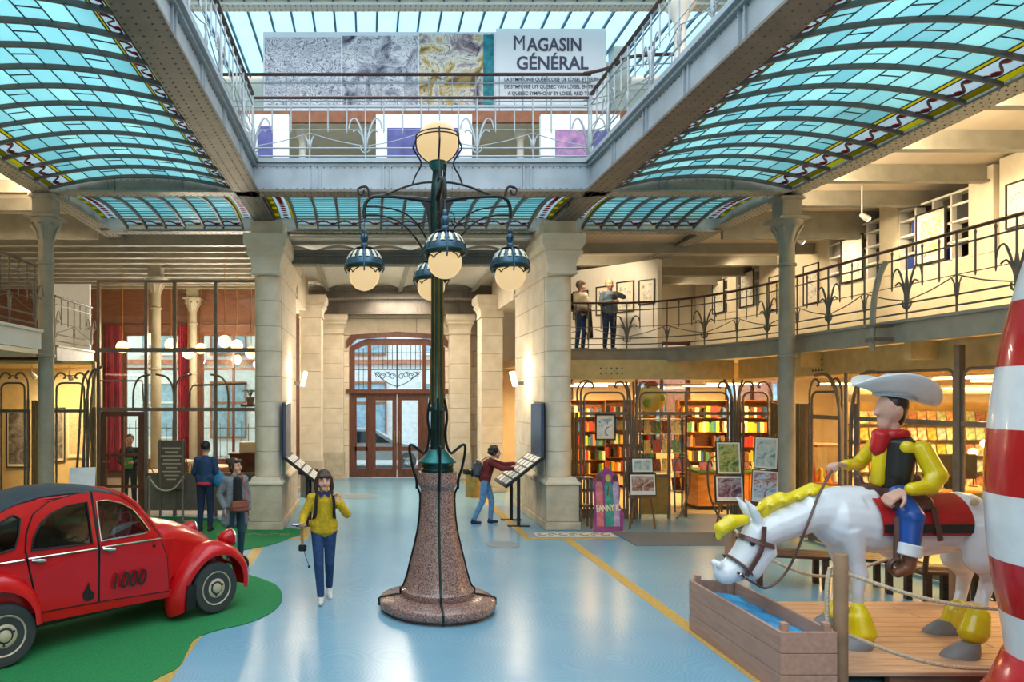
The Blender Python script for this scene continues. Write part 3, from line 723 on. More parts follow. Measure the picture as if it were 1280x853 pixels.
def resample(pts, step):
    L_ = [0]
    for a, b in zip(pts, pts[1:]): L_.append(L_[-1]+(b-a).length)
    n = max(1, round(L_[-1]/step)); out = []
    for i in range(n+1):
        s = L_[-1]*i/n; k = 0
        while k < len(pts)-2 and L_[k+1] < s: k += 1
        t = (s-L_[k])/max(1e-9, L_[k+1]-L_[k]); out.append((pts[k].lerp(pts[k+1], t), (pts[k+1]-pts[k]).normalized()))
    return out
def tulip_mesh(H):
    b = MB(); h = H
    b.tube([(0, 0, .0), (0, 0, h)], .014, 6)
    b.tube([(0, 0, .12), (0, 0, .2), (0, 0, .45), (0, 0, .62)], [.012, .03, .035, .015], 6)
    for s in (-1, 1):
        b.tube(bez([(0, 0, .2), (s*.06, 0, .5), (s*.16, 0, .74), (s*.25, 0, .72), (s*.29, 0, .58)], 5), [.02]*10+[.014]*11, 6, flat=(1, .6))
        b.tube(bez([(0, 0, .2), (s*.05, 0, .42), (s*.14, 0, .55), (s*.22, 0, .52)], 5), .013, 6)
        b.tube(bez([(s*.02, 0, .16), (s*.07, 0, .2), (s*.08, 0, .27)], 4), .014, 5)
    return b
def leafpost_mesh(H):
    b = MB(); b.tube([(0, 0, 0), (0, 0, H)], .014, 6)
    b.tube([(0, 0, .18), (0, 0, .3), (0, 0, .42)], [.012, .03, .012], 6)
    for s in (-1, 1): b.tube(bez([(0, 0, .2), (s*.03, 0, .36), (s*.08, 0, .46)], 4), [.022]*5+[.012]*4, 5, flat=(1, .6))
    return b
def railing(name, label, path, z0, H, m, hand, group=None, first='tulip', hr=.032, unit=.87, low=(.10, .24), cat='railing', zf=None):
    """cast-iron railing: handrail, three rails, flower posts, hanging spikes and swags; zf(point) can lift the path"""
    zf = zf or (lambda p: 0)
    pts = [p for p, d in resample(path, .25)] if len(path) > 2 else path
    base = path[len(path)//2]; r = thing(name, label, cat, (base.x, base.y, z0), 0, group)
    def up(z): return [Vector((p.x, p.y, z0+z+zf(p))) for p in pts]
    MB().tube(up(H), hr, 8, flat=(1.15, .8)).build('handrail', hand, r, world=True, smooth=True)
    MB().tube(up(H-.17), .014, 6).build('top_rail', m, r, world=True)
    for z in low: MB().tube(up(z), .014, 6).build('bottom_rail', m, r, world=True)
    sp = resample(path, unit); ms = [tulip_mesh(H), leafpost_mesh(H)]; k0 = 0 if first == 'tulip' else 1; src = [None, None]; spike = None
    inv = chain_matrix(r).inverted()
    for i, (p, d) in enumerate(sp):
        q = (i+k0) % 2; loc = inv @ Vector((p.x, p.y, z0+zf(p))); rz = math.atan2(d.y, d.x)
        if src[q] is None: src[q] = o = ms[q].build(('flower_post', 'leaf_post')[q], m, r); o.location = loc; o.rotation_euler = (0, 0, rz)
        else: inst(src[q], r, loc, rz)
        if i < len(sp)-1:
            p2, d2 = sp[i+1]; z1 = z0+zf(p); z2 = z0+zf(p2)
            for t in (.33, .67):
                c = p.lerp(p2, t); cl = inv @ Vector((c.x, c.y, z1+(z2-z1)*t))
                if spike is None:
                    spike = MB().tube([(0, 0, H-.62), (0, 0, H-.58), (0, 0, H-.1), (0, 0, H-.06), (0, 0, H-.02)], [.005, .013, .012, .02, .003], 6).build('spike', m, r); spike.location = cl
                else: inst(spike, r, cl)
            MB().tube(bez([p+Vector((0, 0, z1+.27)), p.lerp(p2, .5)+Vector((0, 0, (z1+z2)/2+.36)), p2+Vector((0, 0, z2+.50))] if q == 0 else [p+Vector((0, 0, z1+.50)), p.lerp(p2, .5)+Vector((0, 0, (z1+z2)/2+.36)), p2+Vector((0, 0, z2+.27))], 5), .009, 5).build('swag_bar', m, r, world=True)
            MB().tube([p+Vector((0, 0, z1+H-.56)), p2+Vector((0, 0, z2+H-.56))], .007, 5).build('thin_rail', m, r, world=True)
    return r
railing('balcony_railing', 'long curved iron flower railing of the right balcony', R_EDGE[::-1], ZD+.02, 1.06, RAILM, HANDR)
railing('balcony_railing', 'iron flower railing of the left balcony beside the nearest column', [Vector((-5.5, 5, 0)), Vector((-5.5, 11.85, 0))], ZD+.02, 1.06, RAILM, HANDR)
railing('balcony_railing', 'short iron railing set back behind the left column', L_EDGE2, ZD+.02, 1.06, RAILM, HANDR)
railing('light_well_railing', 'pale iron flower railing along the left edge of the light well', [Vector((XI0+.1, 4.5, 0)), Vector((XI0+.1, YF-.1, 0))], 6.73, 1.12, RAIL_L, HANDR)
railing('light_well_railing', 'pale iron flower railing along the right edge of the light well', [Vector((XI1-.1, 4.5, 0)), Vector((XI1-.1, YF-.1, 0))], 6.73, 1.12, RAIL_L, HANDR)
railing('light_well_railing', 'pale iron flower railing across the far end of the light well', [Vector((XI0+.1, YF+.05, 0)), Vector((XI1-.1, YF+.05, 0))], 6.73, 1.12, RAIL_L, HANDR, unit=1.0, first='tulip')
b = thing('balcony_bracket', 'curved iron bar clamped to the right balcony railing', 'bracket', (7.55, 10.6, 3.3))
MB().tube(bez([(7.6, 10.6, 4.62), (7.5, 10.6, 4.4), (7.42, 10.6, 4.0), (7.4, 10.6, 3.5), (7.4, 10.6, 3.32)], 6), .04, 8).build('bar', IRON, b, world=True, smooth=True)
MB().box(7.36, 7.7, 10.5, 10.7, 3.44, 3.5).box(7.36, 7.7, 10.52, 10.68, 3.66, 3.7).build('clamp', IRON_D, b, world=True)

# ------------------------------------------------------------ upper storey seen through the light well
WPANEL = mat('white_panel', '#e8eef2', .6, var=.01)
PURP = mat('purple_print', '#5b5aa0', .5, var=.5, scale=3, h2='#2f2f6a')
PINKP = mat('pink_print', '#c78fb5', .5, scale=4, var=.5, h2='#4a3f83')
def upper_panel(px0, px1, D, label, prints):
    x0, x1 = P(px0, 0, D).x, P(px1, 0, D).x; r = thing('display_wall', label, 'display wall', ((x0+x1)/2, D, 6.78))
    MB().box(x0, x1, D, D+.12, 6.78, 8.36).build('panel', WPANEL, r, world=True)
    for a, b, y0, y1, m in prints:
        p, q = P(a, y1, D), P(b, y0, D); MB().box(p.x, q.x, D-.012, D, p.z, q.z).build('print', m, r, world=True)
upper_panel(300, 361, 14.6, 'white display wall with a blue print at the left end of the upper storey', [(322, 341, 158, 215, PURP)])
upper_panel(470, 590, 14.6, 'white display wall with a large purple print behind the top lamp globe', [(484, 574, 160, 215, PURP)])
upper_panel(676, 775, 14.6, 'white display wall with pink and purple prints at the right end of the upper storey', [(694, 735, 163, 215, PINKP), (741, 772, 163, 215, PURP)])
WB = mat('orange_wood_beam', '#9a5a34', .5, var=.1)
ZM = 2.65+(495-146)/900*16.6
m_ = thing('mezzanine', 'mezzanine deck with a wooden edge above the upper storey', 'mezzanine', (.9, 17, ZM-.15), kind='structure')
MB().box(-6.2, 7.9, 16.6, 19.8, ZM-.02, ZM+.1).build('slab', CW, m_, world=True)
MB().box(-6.2, 7.9, 16.5, 16.6, ZM-.16, ZM+.1).build('edge_board', WB, m_, world=True)
for x in (-4.4, -1.6, 1.1, 3.6, 6.4):
    MB().lathe([(.13, 6.78), (.13, 6.95), (.09, 7.0), (.085, ZM-.35), (.16, ZM-.2), (.16, ZM-.02)], 14, (x, 17.2, 0)).build('post', PLASTER_W, m_, smooth=True, world=True)
# window band at the back of the upper storey
KHAK = mat('khaki_blind', '#b9ad84', .7, var=.12, scale=2, h2='#8d936f')
b = thing('window_8', 'long band of windows with drawn blinds behind the upper display walls', 'window', (.9, 19.7, 6.9), kind='structure')
MB().box(-6.2, 7.9, 19.7, 19.75, 6.9, ZM-.3).build('blind', KHAK, b, world=True)
for i in range(15): MB().box(-6.2+i, -6.14+i, 19.62, 19.7, 6.9, ZM-.3).build('mullion', PLASTER_W, b, world=True)
for z in (7.5, 8.0, 8.5): MB().box(-6.2, 7.9, 19.64, 19.7, z, z+.04).build('glazing_bar', PLASTER_W, b, world=True)
# plain mezzanine rail
r = thing('mezzanine_railing', 'thin dark railing in front of the long banner', 'railing', (.9, 16.5, ZM+.1))
zt = 2.65+(495-93)/900*16.5
path = [(-4.6, 16.5), (4.2, 16.5), (4.9, 16.45), (5.4, 16.15), (5.8, 15.6), (7.6, 15.5)]
pp = [Vector((p.x, p.y, 0)) for p in bez([(x, y, 0) for x, y in path], 6)]
MB().tube([p+Vector((0, 0, zt)) for p in pp], .04, 8).build('handrail', HANDR, r, world=True, smooth=True)
for z in (zt-.2, ZM+.32, ZM+.2): MB().tube([p+Vector((0, 0, z)) for p in pp], .014, 6).build('rail', RAIL_L, r, world=True)
bal = None
for p, d in resample(pp, .55):
    if bal is None: bal = MB().tube([(0, 0, 0), (0, 0, zt-ZM-.1)], .012, 5).build('baluster', RAIL_L, r); bal.location = (p.x-.9, p.y-16.5, 0)
    else: inst(bal, r, (p.x-.9, p.y-16.5, 0))
# the banner
def art_mat(name, cols, scale, ink=.0, dist=1.5):
    """abstract printed artwork: warped blotches and pen strokes"""
    m = bpy.data.materials.new(name); m.use_nodes = True; nt = m.node_tree; N = nt.nodes; L = nt.links; b = N['Principled BSDF']; b.inputs['Roughness'].default_value = .6
    tc = N.new('ShaderNodeTexCoord'); no = N.new('ShaderNodeTexNoise'); no.inputs['Scale'].default_value = scale; no.inputs['Detail'].default_value = 3; no.inputs['Distortion'].default_value = dist
    L.new(tc.outputs['Object'], no.inputs['Vector'])
    cr = N.new('ShaderNodeValToRGB'); cr.color_ramp.interpolation = 'LINEAR'; e = cr.color_ramp.elements
    n = len(cols)
    while len(e) < n: e.new(.5)
    for i, c in enumerate(cols): e[i].position = .3+.4*i/max(1, n-1); e[i].color = (*hexc(c), 1)
    L.new(no.outputs['Fac'], cr.inputs[0]); out = cr.outputs[0]
    if ink:
        nv = N.new('ShaderNodeTexNoise'); nv.inputs['Scale'].default_value = scale*1.6; nv.inputs['Detail'].default_value = 2; nv.inputs['Distortion'].default_value = 1.2; L.new(tc.outputs['Object'], nv.inputs['Vector'])
        wm = N.new('ShaderNodeMath'); wm.operation = 'MULTIPLY'; wm.inputs[1].default_value = 30; L.new(nv.outputs['Fac'], wm.inputs[0])
        wv = N.new('ShaderNodeMath'); wv.operation = 'SINE'; L.new(wm.outputs[0], wv.inputs[0])
        wv2 = N.new('ShaderNodeMath'); wv2.operation = 'ABSOLUTE'; L.new(wv.outputs[0], wv2.inputs[0]); wv = wv2
        r2 = N.new('ShaderNodeValToRGB'); r2.color_ramp.elements[0].position = 0; r2.color_ramp.elements[0].color = (.06, .06, .09, 1); r2.color_ramp.elements[1].position = ink; r2.color_ramp.elements[1].color = (1, 1, 1, 1); L.new(wv.outputs[0], r2.inputs[0])
        mx = N.new('ShaderNodeMix'); mx.data_type = 'RGBA'; mx.blend_type = 'MULTIPLY'; mx.inputs[0].default_value = .9; L.new(out, mx.inputs[6]); L.new(r2.outputs[0], mx.inputs[7]); out = mx.outputs[2]
    L.new(out, b.inputs['Base Color']); MATS[name] = m; return m
DB = 16.8
bn = thing('banner', 'long exhibition banner with pen drawings and a title hung along the mezzanine', 'banner', P(545, 144, DB))
def bx_(px0, px1, yt, yb, m, nm, dy=0, th=.03):
    p, q = P(px0, yb, DB), P(px1, yt, DB); return MB().box(p.x, q.x, DB-dy, DB+th, p.z, q.z).build(nm, m, bn, world=True)
PAPERW = mat('banner_white', '#eef0f6', .6, var=.01)
bx_(329, 758, 40, 144, PAPERW, 'cloth')
bx_(331, 426, 47, 131, art_mat('pen_drawing', ['#c9c8d6', '#e2e0ea', '#eeecf2'], 2.4, .8), 'drawing', .012)
bx_(428, 522, 45, 131, art_mat('pencil_drawing', ['#4f4e60', '#a9a7b6', '#e6e3ea', '#eeecf0'], 2.0, .5), 'drawing', .012)
bx_(524, 617, 42, 131, art_mat('colour_drawing', ['#7a5a4a', '#d0ad58', '#eee8de', '#a08d94', '#5a4a58'], 1.6, .3), 'drawing', .012)
bx_(604, 617, 44, 131, mat('teal_print', '#1f8a96', .5, var=.2), 'teal_stripe', .02)
bx_(620, 757, 36, 131, mat('title_white', '#f4f5fa', .6, var=0), 'title_panel', .012)
INK = mat('title_ink', '#4b4a62', .6, var=0)
def btext(s, px, py, hpx, bold=.0, sx=1., nm='lettering'):
    p = P(px, py, DB); p.y -= .022; inv = chain_matrix(bn).inverted()
    return text(s, hpx*DB/900/.70, nm, INK, bn, inv @ facing(p, (1, 0, 0), (0, 0, 1)), .003, bold, 'CENTER', sx)
btext('M', 649, 55, 18, 0.0, .8); btext('AGASIN', 693, 57, 16, .009, .84)
btext('G\u00c9N\u00c9RAL', 690, 80, 16, .009, .92)
btext('LA SYMPHONIE QU\u00c9B\u00c9COISE DE LOISEL ET TRIPP', 689, 100, 4.7, .001, .8)
btext('DE SYMFONIE UIT QUEBEC VAN LOISEL EN TRIPP', 689, 109, 4.7, .001, .8)
btext('A QUEBEC SYMPHONY BY LOISEL AND TRIPP', 689, 117.5, 4.7, .001, .8)
# glass roof over the far end, one pane at a time
MILK = milk_glass('roof_glass', '#b9cdd6', '#c4d8e0', .95)
g = thing('glass_roof', 'white glazed roof above the banner', 'glass roof', (.9, 16, 11.4), kind='structure')
xs = [-6.2+.49*i for i in range(30)]
for a, b in zip(xs, xs[1:]):
    MB().box(a+.015, b-.015, 14.2, 19.7, 11.42, 11.43).build('pane', MILK, g, world=True)
    MB().box(b-.02, b+.02, 14.2, 19.7, 11.36, 11.44).build('glazing_bar', mat('roof_bar', '#54707f', .5, var=0), g, world=True)
girder('roof_beam', 'pale beam under the glass roof', 'x', 16.0, -6.2, 7.9, 11.27, 11.42, .3, .15, m_fl=PLASTER_W, m_web=PLASTER_W)
girder('roof_beam', 'pale beam at the near edge of the glass roof', 'x', 14.2, -6.2, 7.9, 11.1, 11.45, .3, .15, m_fl=PLASTER_W, m_web=PLASTER_W)
# tall pale column and arch ribs of the upper right side
for y, lb in ((14.6, 'slender pale column at the upper right behind the railing'), (9.5, 'second slender pale column of the upper right side'), (18.2, 'pale column at the far right corner of the upper storey')):
    c = thing('upper_column', lb, 'column', (6.3, y, 6.78), kind='structure')
    MB().lathe([(.2, 6.7), (.2, 6.95), (.13, 7.05), (.11, 10.2), (.16, 10.3), (.22, 10.45), (.3, 10.55), (.3, 10.65), (.2, 10.65)], 18, (6.3, y, 0)).build('shaft', PLASTER_W, c, world=True, smooth=True)
    MB().tube(bez([(6.3, y, 10.6), (6.0, y, 11.0), (5.3, y, 11.3), (4.6, y, 11.4)], 6), .08, 8).build('arch_rib', PLASTER_W, c, world=True, smooth=True)
    MB().box(6.1, 6.5, y-.2, y+.2, 10.65, 11.4).build('impost', PLASTER_W, c, world=True)
o = MB().box(7.9, 8.0, -6, 19.8, 8.2, 8.45).build('trim_11', WB); setting(o, 'orange wooden band along the tan upper wall', 'trim')
# ------------------------------------------------------------ glazed screens with bent-iron tops
def screen_bay(par, p, q, zr=2.27, zi=2.72, zo=2.95, glass=True, m=FRAMEM, low=True, r_=.03, curl=True, zb=0):
    """one bay from ground point p to q: posts, rails, inner arched frame, outer scroll; each bar its own part"""
    p = Vector((p[0], p[1], 0)); q = Vector((q[0], q[1], 0)); w = (q-p).length; d = (q-p)/w
    def at(u, z): return p+d*u+Vector((0, 0, z))
    MB().tube([at(0, zb), at(0, zr+.25)], r_, 8).build('post', m, par, world=True, smooth=True)
    MB().tube([at(w, zb), at(w, zr+.25)], r_, 8).build('post', m, par, world=True, smooth=True)
    MB().bar(at(0, zr), at(w, zr), .05, .07).build('rail', m, par, world=True)
    e = .07; rr = min(.14, w*.2); arc = [at(e, zb), at(e, zi-rr)]+[at(e+rr-rr*math.cos(t), zi-rr+rr*math.sin(t)) for t in [PI/2*i/5 for i in range(1, 6)]]
    arc += [at(w-e-rr+rr*math.sin(t), zi-rr+rr*math.cos(t)) for t in [PI/2*i/5 for i in range(0, 6)]]+[at(w-e, zb)]
    MB().tube(arc, r_*.75, 8).build('arched_frame', m, par, world=True, smooth=True)
    if curl:
        for s in (0, 1):
            def a2(u, z): return at(u if s == 0 else w-u, z)
            pts = bez([a2(0, zr+.2), a2(.0, zi), a2(.07, zo-.06), a2(.15, zo), a2(.24, zo-.03), a2(.27, zo-.1), a2(.22, zo-.12)], 5)
            MB().tube(pts, r_*.7, 7).build('scroll', m, par, world=True, smooth=True)
        MB().tube([at(.24, zo-.06), at(w-.24, zo-.06)], .012, 6).build('tie_bar', m, par, world=True)
    if low: MB().bar(at(0, zb+.12), at(w, zb+.12), .05, .2).build('kick_rail', m, par, world=True)
    if glass:
        n = Vector((-d.y, d.x, 0))*.004
        for z0, z1 in ((zb+.22, zr-.035), (zr+.035, zi-.03)):
            a, b = at(e+.02, z0), at(w-e-.02, z1)
            MB().add([a-n, a+n, Vector((b.x, b.y, a.z))+n, Vector((b.x, b.y, a.z))-n, Vector((a.x, a.y, b.z))-n, Vector((a.x, a.y, b.z))+n, b+n, b-n],
                     [(0, 1, 2, 3), (4, 7, 6, 5), (0, 4, 5, 1), (1, 5, 6, 2), (2, 6, 7, 3), (3, 7, 4, 0)]).build('pane', GLASS_S, par, world=True)
def reeds(par, p, q, z0, z1, m, n):
    p = Vector((p[0], p[1], 0)); q = Vector((q[0], q[1], 0)); r = (q-p).length/n/2
    for i in range(n):
        c = p.lerp(q, (i+.5)/n)
        MB().tube([c+Vector((0, 0, z0)), c+Vector((0, 0, z1))], r*.95, 8).build('reed', m, par, world=True, smooth=True)
REED = mat('reeded_ochre_wood', '#8a6d42', .5, var=.1, stretch=(6, 6, 1), h2='#6a5130')
# left display room
YS = 15.7
s1 = thing('display_screen', 'glazed iron screen of the yellow display room left of the cafe', 'glass screen', (-7.2, YS, 0), kind='structure')
for a, b in ((-9.4, -8.35), (-8.1, -7.45), (-6.9, -6.15)): screen_bay(s1, (a, YS), (b, YS), 2.32, 2.93, 3.15, m=RAILM)
reeds(s1, (-8.33, YS+.1), (-8.12, YS+.1), 0, 2.5, REED, 3); reeds(s1, (-7.42, YS+.1), (-6.92, YS+.1), 0, 2.55, REED, 6); reeds(s1, (-6.13, YS+.1), (-6.0, YS+.1), 0, 2.4, REED, 2)
for u in (0, .12, .22):
    MB().tube(bez([(-6.45+u, YS-.05, 0), (-6.35+u, YS-.05, 1.2), (-6.28+u, YS-.05, 2.4), (-6.22+u*1.2, YS-.05, 3.0+u*.6), (-6.1+u*1.3, YS-.05, 3.2+u*.4)], 6), .028, 8).build('bent_bar', RAILM, s1, world=True, smooth=True)
YW = mat('yellow_lit_plaster', '#dcc48c', .85, var=.03)
o = MB().box(-11.9, -6.95, 18.6, 18.7, 0, 3.4).prism([(-6.1, 15.8), (-6.02, 15.8), (-6.92, 18.65), (-7.0, 18.65)], lambda u, v, s: (u, v, 3.4*s)).build('wall_display_room', YW); setting(o, 'pale yellow walls of the display room behind its iron screen', 'wall')
o = MB().prism([(-11.9, 15.8), (-6.05, 15.8), (-6.95, 18.6), (-11.9, 18.6)], lambda u, v, s: (u, v, 3.36+.06*s)).build('ceiling_display_room', YW); setting(o, 'low ceiling of the yellow display room', 'ceiling')
def track_spot(p, tgt, label, power=25, col=SOFT, group=None, lit=True, m=None, stem=.22):
    p = Vector(p); t = (Vector(tgt)-p).normalized(); r = thing('spotlight', label, 'spotlight', p, 0, group)
    M = m or mat('white_enamel', '#e8e6e0', .4, var=0)
    MB().tube([p+Vector((0, 0, stem)), p+Vector((0, 0, .02))], .012, 6).build('stem', M, r, world=True)
    a, b = frame_of(t); q = p+t*.14
    MB().tube([p-t*.03, p, q], [.03, .045, .06], 12).build('shade', M, r, world=True, smooth=True)
    MB().tube([q-t*.01, q+t*.012], .05, 12).build('bulb_face', mat('spot_glow', '#fff1d2', .5, var=0, emit=14), r, world=True)
    if lit: spot(p+t*.2, tgt, power, col, 80)
    return r
GLW = (-7.35, 17.2)
track_spot((-7.6, 16.2, 3.14), (-7.4, 18.5, 1.9), 'small white spotlight lighting the left part of the yellow display room', 220)
track_spot((-6.75, 16.2, 3.10), (-7.0, 18.5, 1.9), 'small white spotlight lighting the right part of the yellow display room', 220)
area((-7.8, 17.0, 3.3), 2.5, 1.2, 60, SOFT)
GREYP = art_mat('grey_photo_print', ['#3f3a38', '#7c7772', '#b3aca3'], 3)
def wall_frame(name, label, c, w, h, nrm, m_art, frame=None, fw=.03, group=None, mount=.0, cat='picture'):
    """framed picture: c centre, nrm its facing"""
    n = Vector(nrm).normalized(); x = Vector((0, 0, 1)).cross(n).normalized(); z = Vector((0, 0, 1)); c = Vector(c); r = thing(name, label, cat, c-z*h/2, 0, group)
    M = facing(c, x, z)
    fm = frame or mat('black_frame', '#2b2622', .4, var=0)
    b = MB().box(-w/2, w/2, h/2-fw, h/2, -.015, .015).box(-w/2, w/2, -h/2, -h/2+fw, -.015, .015).box(-w/2, -w/2+fw, -h/2+fw, h/2-fw, -.015, .015).box(w/2-fw, w/2, -h/2+fw, h/2-fw, -.015, .015)
    b.xf(M).build('frame', fm, r, world=True)
    MB().box(-w/2+fw, w/2-fw, -h/2+fw, h/2-fw, -.012, .0).xf(M).build('mount', mat('mount_cream', '#ece2c8', .7, var=0), r, world=True)
    k = mount or .12
    MB().box(-w/2+fw+w*k, w/2-fw-w*k, -h/2+fw+h*k, h/2-fw-h*k, 0, .004).xf(M).build('print', m_art, r, world=True)
    return r
wall_frame('poster', 'grey photo poster on the yellow wall, left one of two', (-9.05, 18.55, 1.55), .62, 1.5, (0, -1, 0), GREYP, mount=.04)
wall_frame('poster', 'grey photo poster partly hidden behind the reeded post', (-8.1, 18.55, 1.65), .5, 1.4, (0, -1, 0), GREYP, mount=.04)
wall_frame('poster', 'pale faded text panel on the yellow wall beside the bent bars', (-7.55, 18.55, 1.7), .5, 1.3, (0, -1, 0), mat('faded_print', '#cdbb92', .7, var=.1, scale=20), mat('pale_frame', '#d8cba8', .6, var=0), mount=.05)
o = MB().box(-8.1, -7.0, 18.0, 18.08, 3.74, 5.45).build('partition_panel', WPANEL); tag(o, 'plain white partition panel standing on the left balcony', 'partition')

# cafe screen
YC = 15.9
cs = thing('cafe_screen', 'tall glazed screen between the hall and the cafe', 'glass screen', (-4.2, YC, 0), kind='structure')
xs = [-5.98, -4.93, -4.30, -3.4, -2.42]
for i, x in enumerate(xs): MB().box(x-.035, x+.035, YC-.04, YC+.04, 0, 5.2).build('post', FRAMEM, cs, world=True)
for z, h in ((5.17, .06), (3.66, .09), (2.35, .08)):
    MB().box(xs[0], xs[-1], YC-.045, YC+.045, z-h/2, z+h/2).build('rail', FRAMEM if z != 3.66 else IRON_D, cs, world=True)
for a, b in zip(xs, xs[1:]):
    MB().box(a+.035, b-.035, YC-.004, YC+.004, 3.7, 5.14).build('pane', GLASS_S, cs, world=True)
    MB().box(a+.035, b-.035, YC-.004, YC+.004, 2.39, 3.61).build('pane', GLASS_S, cs, world=True)
    if a > -5: MB().box(a+.035, b-.035, YC-.004, YC+.004, .95, 2.31).build('pane', GLASS_S, cs, world=True)
for a, b in zip(xs[1:], xs[2:]):
    MB().box(a+.035, b-.035, YC-.02, YC+.02, .12, .9).build('kick_panel', mat('grey_kick_panel', '#6f675c', .5, var=.06), cs, world=True)
    MB().box(a, b, YC-.04, YC+.04, .88, .95).build('rail', FRAMEM, cs, world=True)
for x, s in ((-5.2, 1), (-4.3, -1), (-4.3, 1), (-3.1, -1)):
    MB().tube(bez([(x, YC-.08, 2.38), (x+s*.02, YC-.08, 2.8), (x+s*.15, YC-.08, 3.05), (x+s*.4, YC-.08, 3.12)], 6), .022, 8).build('bent_bar', FRAMEM, cs, world=True, smooth=True)
MB().tube([(-3.95, YC-.08, 2.38), (-3.95, YC-.08, 2.75), (-3.88, YC-.08, 2.88), (-2.7, YC-.08, 2.92)], .022, 8).build('bent_bar', FRAMEM, cs, world=True)
MB().tube([(-5.95, YC-.08, 2.98), (-5.0, YC-.08, 2.98), (-4.95, YC-.08, 2.38)], .02, 8).build('bent_bar', FRAMEM, cs, world=True)
dr = thing('door_2', 'brown wooden cafe door with six panes', 'door', (-5.45, YC, 0), kind='structure')
b = MB()
for u0, u1, z0, z1 in ((-5.93, -5.8, .02, 2.3), (-5.1, -4.97, .02, 2.3), (-5.8, -5.1, .02, .3), (-5.8, -5.1, 2.2, 2.3), (-5.48, -5.42, .3, 2.2), (-5.8, -5.48, .62, .68), (-5.42, -5.1, .62, .68), (-5.8, -5.48, 1.32, 1.38), (-5.42, -5.1, 1.32, 1.38)): b.box(u0, u1, YC-.03, YC+.03, z0, z1)
b.build('leaf', WOODR, dr, world=True)
for u0, u1 in ((-5.8, -5.48), (-5.42, -5.1)):
    for z0, z1 in ((.3, .62), (.68, 1.32), (1.38, 2.2)): MB().box(u0, u1, YC-.004, YC+.004, z0, z1).build('pane', GLASS_S, dr, world=True)
MB().tube([(-5.86, YC-.03, 1.2), (-5.86, YC-.08, 1.2), (-5.72, YC-.08, 1.2)], .014, 6).build('handle', mat('brass', '#b08a45', .3, 1, var=0), dr, world=True)
# menu board
mb_ = thing('menu_board', 'dark menu board with pale lines behind the cafe glass', 'menu board', (-4.25, 15.7, 0))
MB().box(-4.6, -4.02, 15.66, 15.7, .62, 1.68).build('board', mat('slate_board', '#5b4f45', .6, var=.05), mb_, world=True)
for x in (-4.56, -4.06): MB().box(x-.015, x+.015, 15.64, 15.72, 0, 1.7).build('leg', IRON_D, mb_, world=True)
CHALK = mat('chalk_line', '#b9a98f', .8, var=0)
for i in range(9): w = (.2, .14, .23, .18, .21, .12, .2, .16, .1)[i]; MB().box(-4.31-w, -4.31+w, 15.652, 15.66, 1.5-.085*i, 1.525-.085*i).build('text_line', CHALK, mb_, world=True)
# globe lamps of the cafe
GLOBE_S = mat('cafe_globe', '#ffdfae', .4, var=0, emit=2.6)
first = None; GLO = []
GL = [(153, 434, 18), (190, 424, 19.5), (214, 431, 18), (235, 442, 20.5), (281, 427, 18), (296, 432, 20), (314, 441, 19), (251, 436, 21.5)]
LAB = ['cafe globe lamp next to the red curtain', 'cafe globe lamp left of the inside column', 'cafe globe lamp just right of the inside column', 'lower cafe globe lamp before the middle window', 'brightest cafe globe lamp before the right window', 'dim cafe globe lamp at the upper right', 'cafe globe lamp beside the left stone pier', 'farthest cafe globe lamp before the middle window']
for (px, py, D), lb in zip(GL, LAB):
    D = 15.4+7.9/11*round((D-15.4)/(7.9/11)); c = P(px, py, D)
    if first is None:
        first = g = thing('globe_lamp', lb, 'lamp', c, 0, 'globe lamps in the cafe')
        MB().sphere((0, 0, 0), .16, 18, 12).build('globe', GLOBE_S, g, smooth='all')
    else: g = dup(first, c, label=lb)
    GLO.append(g)
for g in GLO: MB().tube([(0, 0, .15), (0, 0, 6.0-g.location.z)], .01, 6).build('stem', mat('brass', '#b08a45', .3, 1, var=0), g)
for x, y in ((-4.5, 18), (-3.4, 20), (-6.2, 20.5), (-4.6, 22)): bulb((x, y, 3.9), 190, PALE, .16)
# curtains
CURT = mat('crimson_velvet', '#8e1730', .8, var=.12, scale=3)
for x, w, lb in ((-8.25, .5, 'left crimson curtain of the left cafe window'), (-5.85, .6, 'crimson curtain between the two cafe windows'), (-3.2, .5, 'crimson curtain beside the right cafe window'), (-2.75, .3, 'narrow crimson curtain in the right corner of the cafe')):
    rows = []
    for k2 in range(2):
        z = (.25, 4.9)[k2]; rows.append([(x-w/2+w*i/24, 23.15+.05*math.sin(i*1.9), z) for i in range(25)])
    o = MB().sheet(rows, (0, .02, 0)).build('curtain', CURT, smooth=True); tag(o, lb, 'curtain')
    # small rail
rail = MB().tube([(-8.7, 23.15, 4.93), (-2.7, 23.15, 4.93)], .02, 8).build('curtain_rail', WOODR); tag(rail, 'wooden curtain rail above the cafe windows', 'curtain rail')
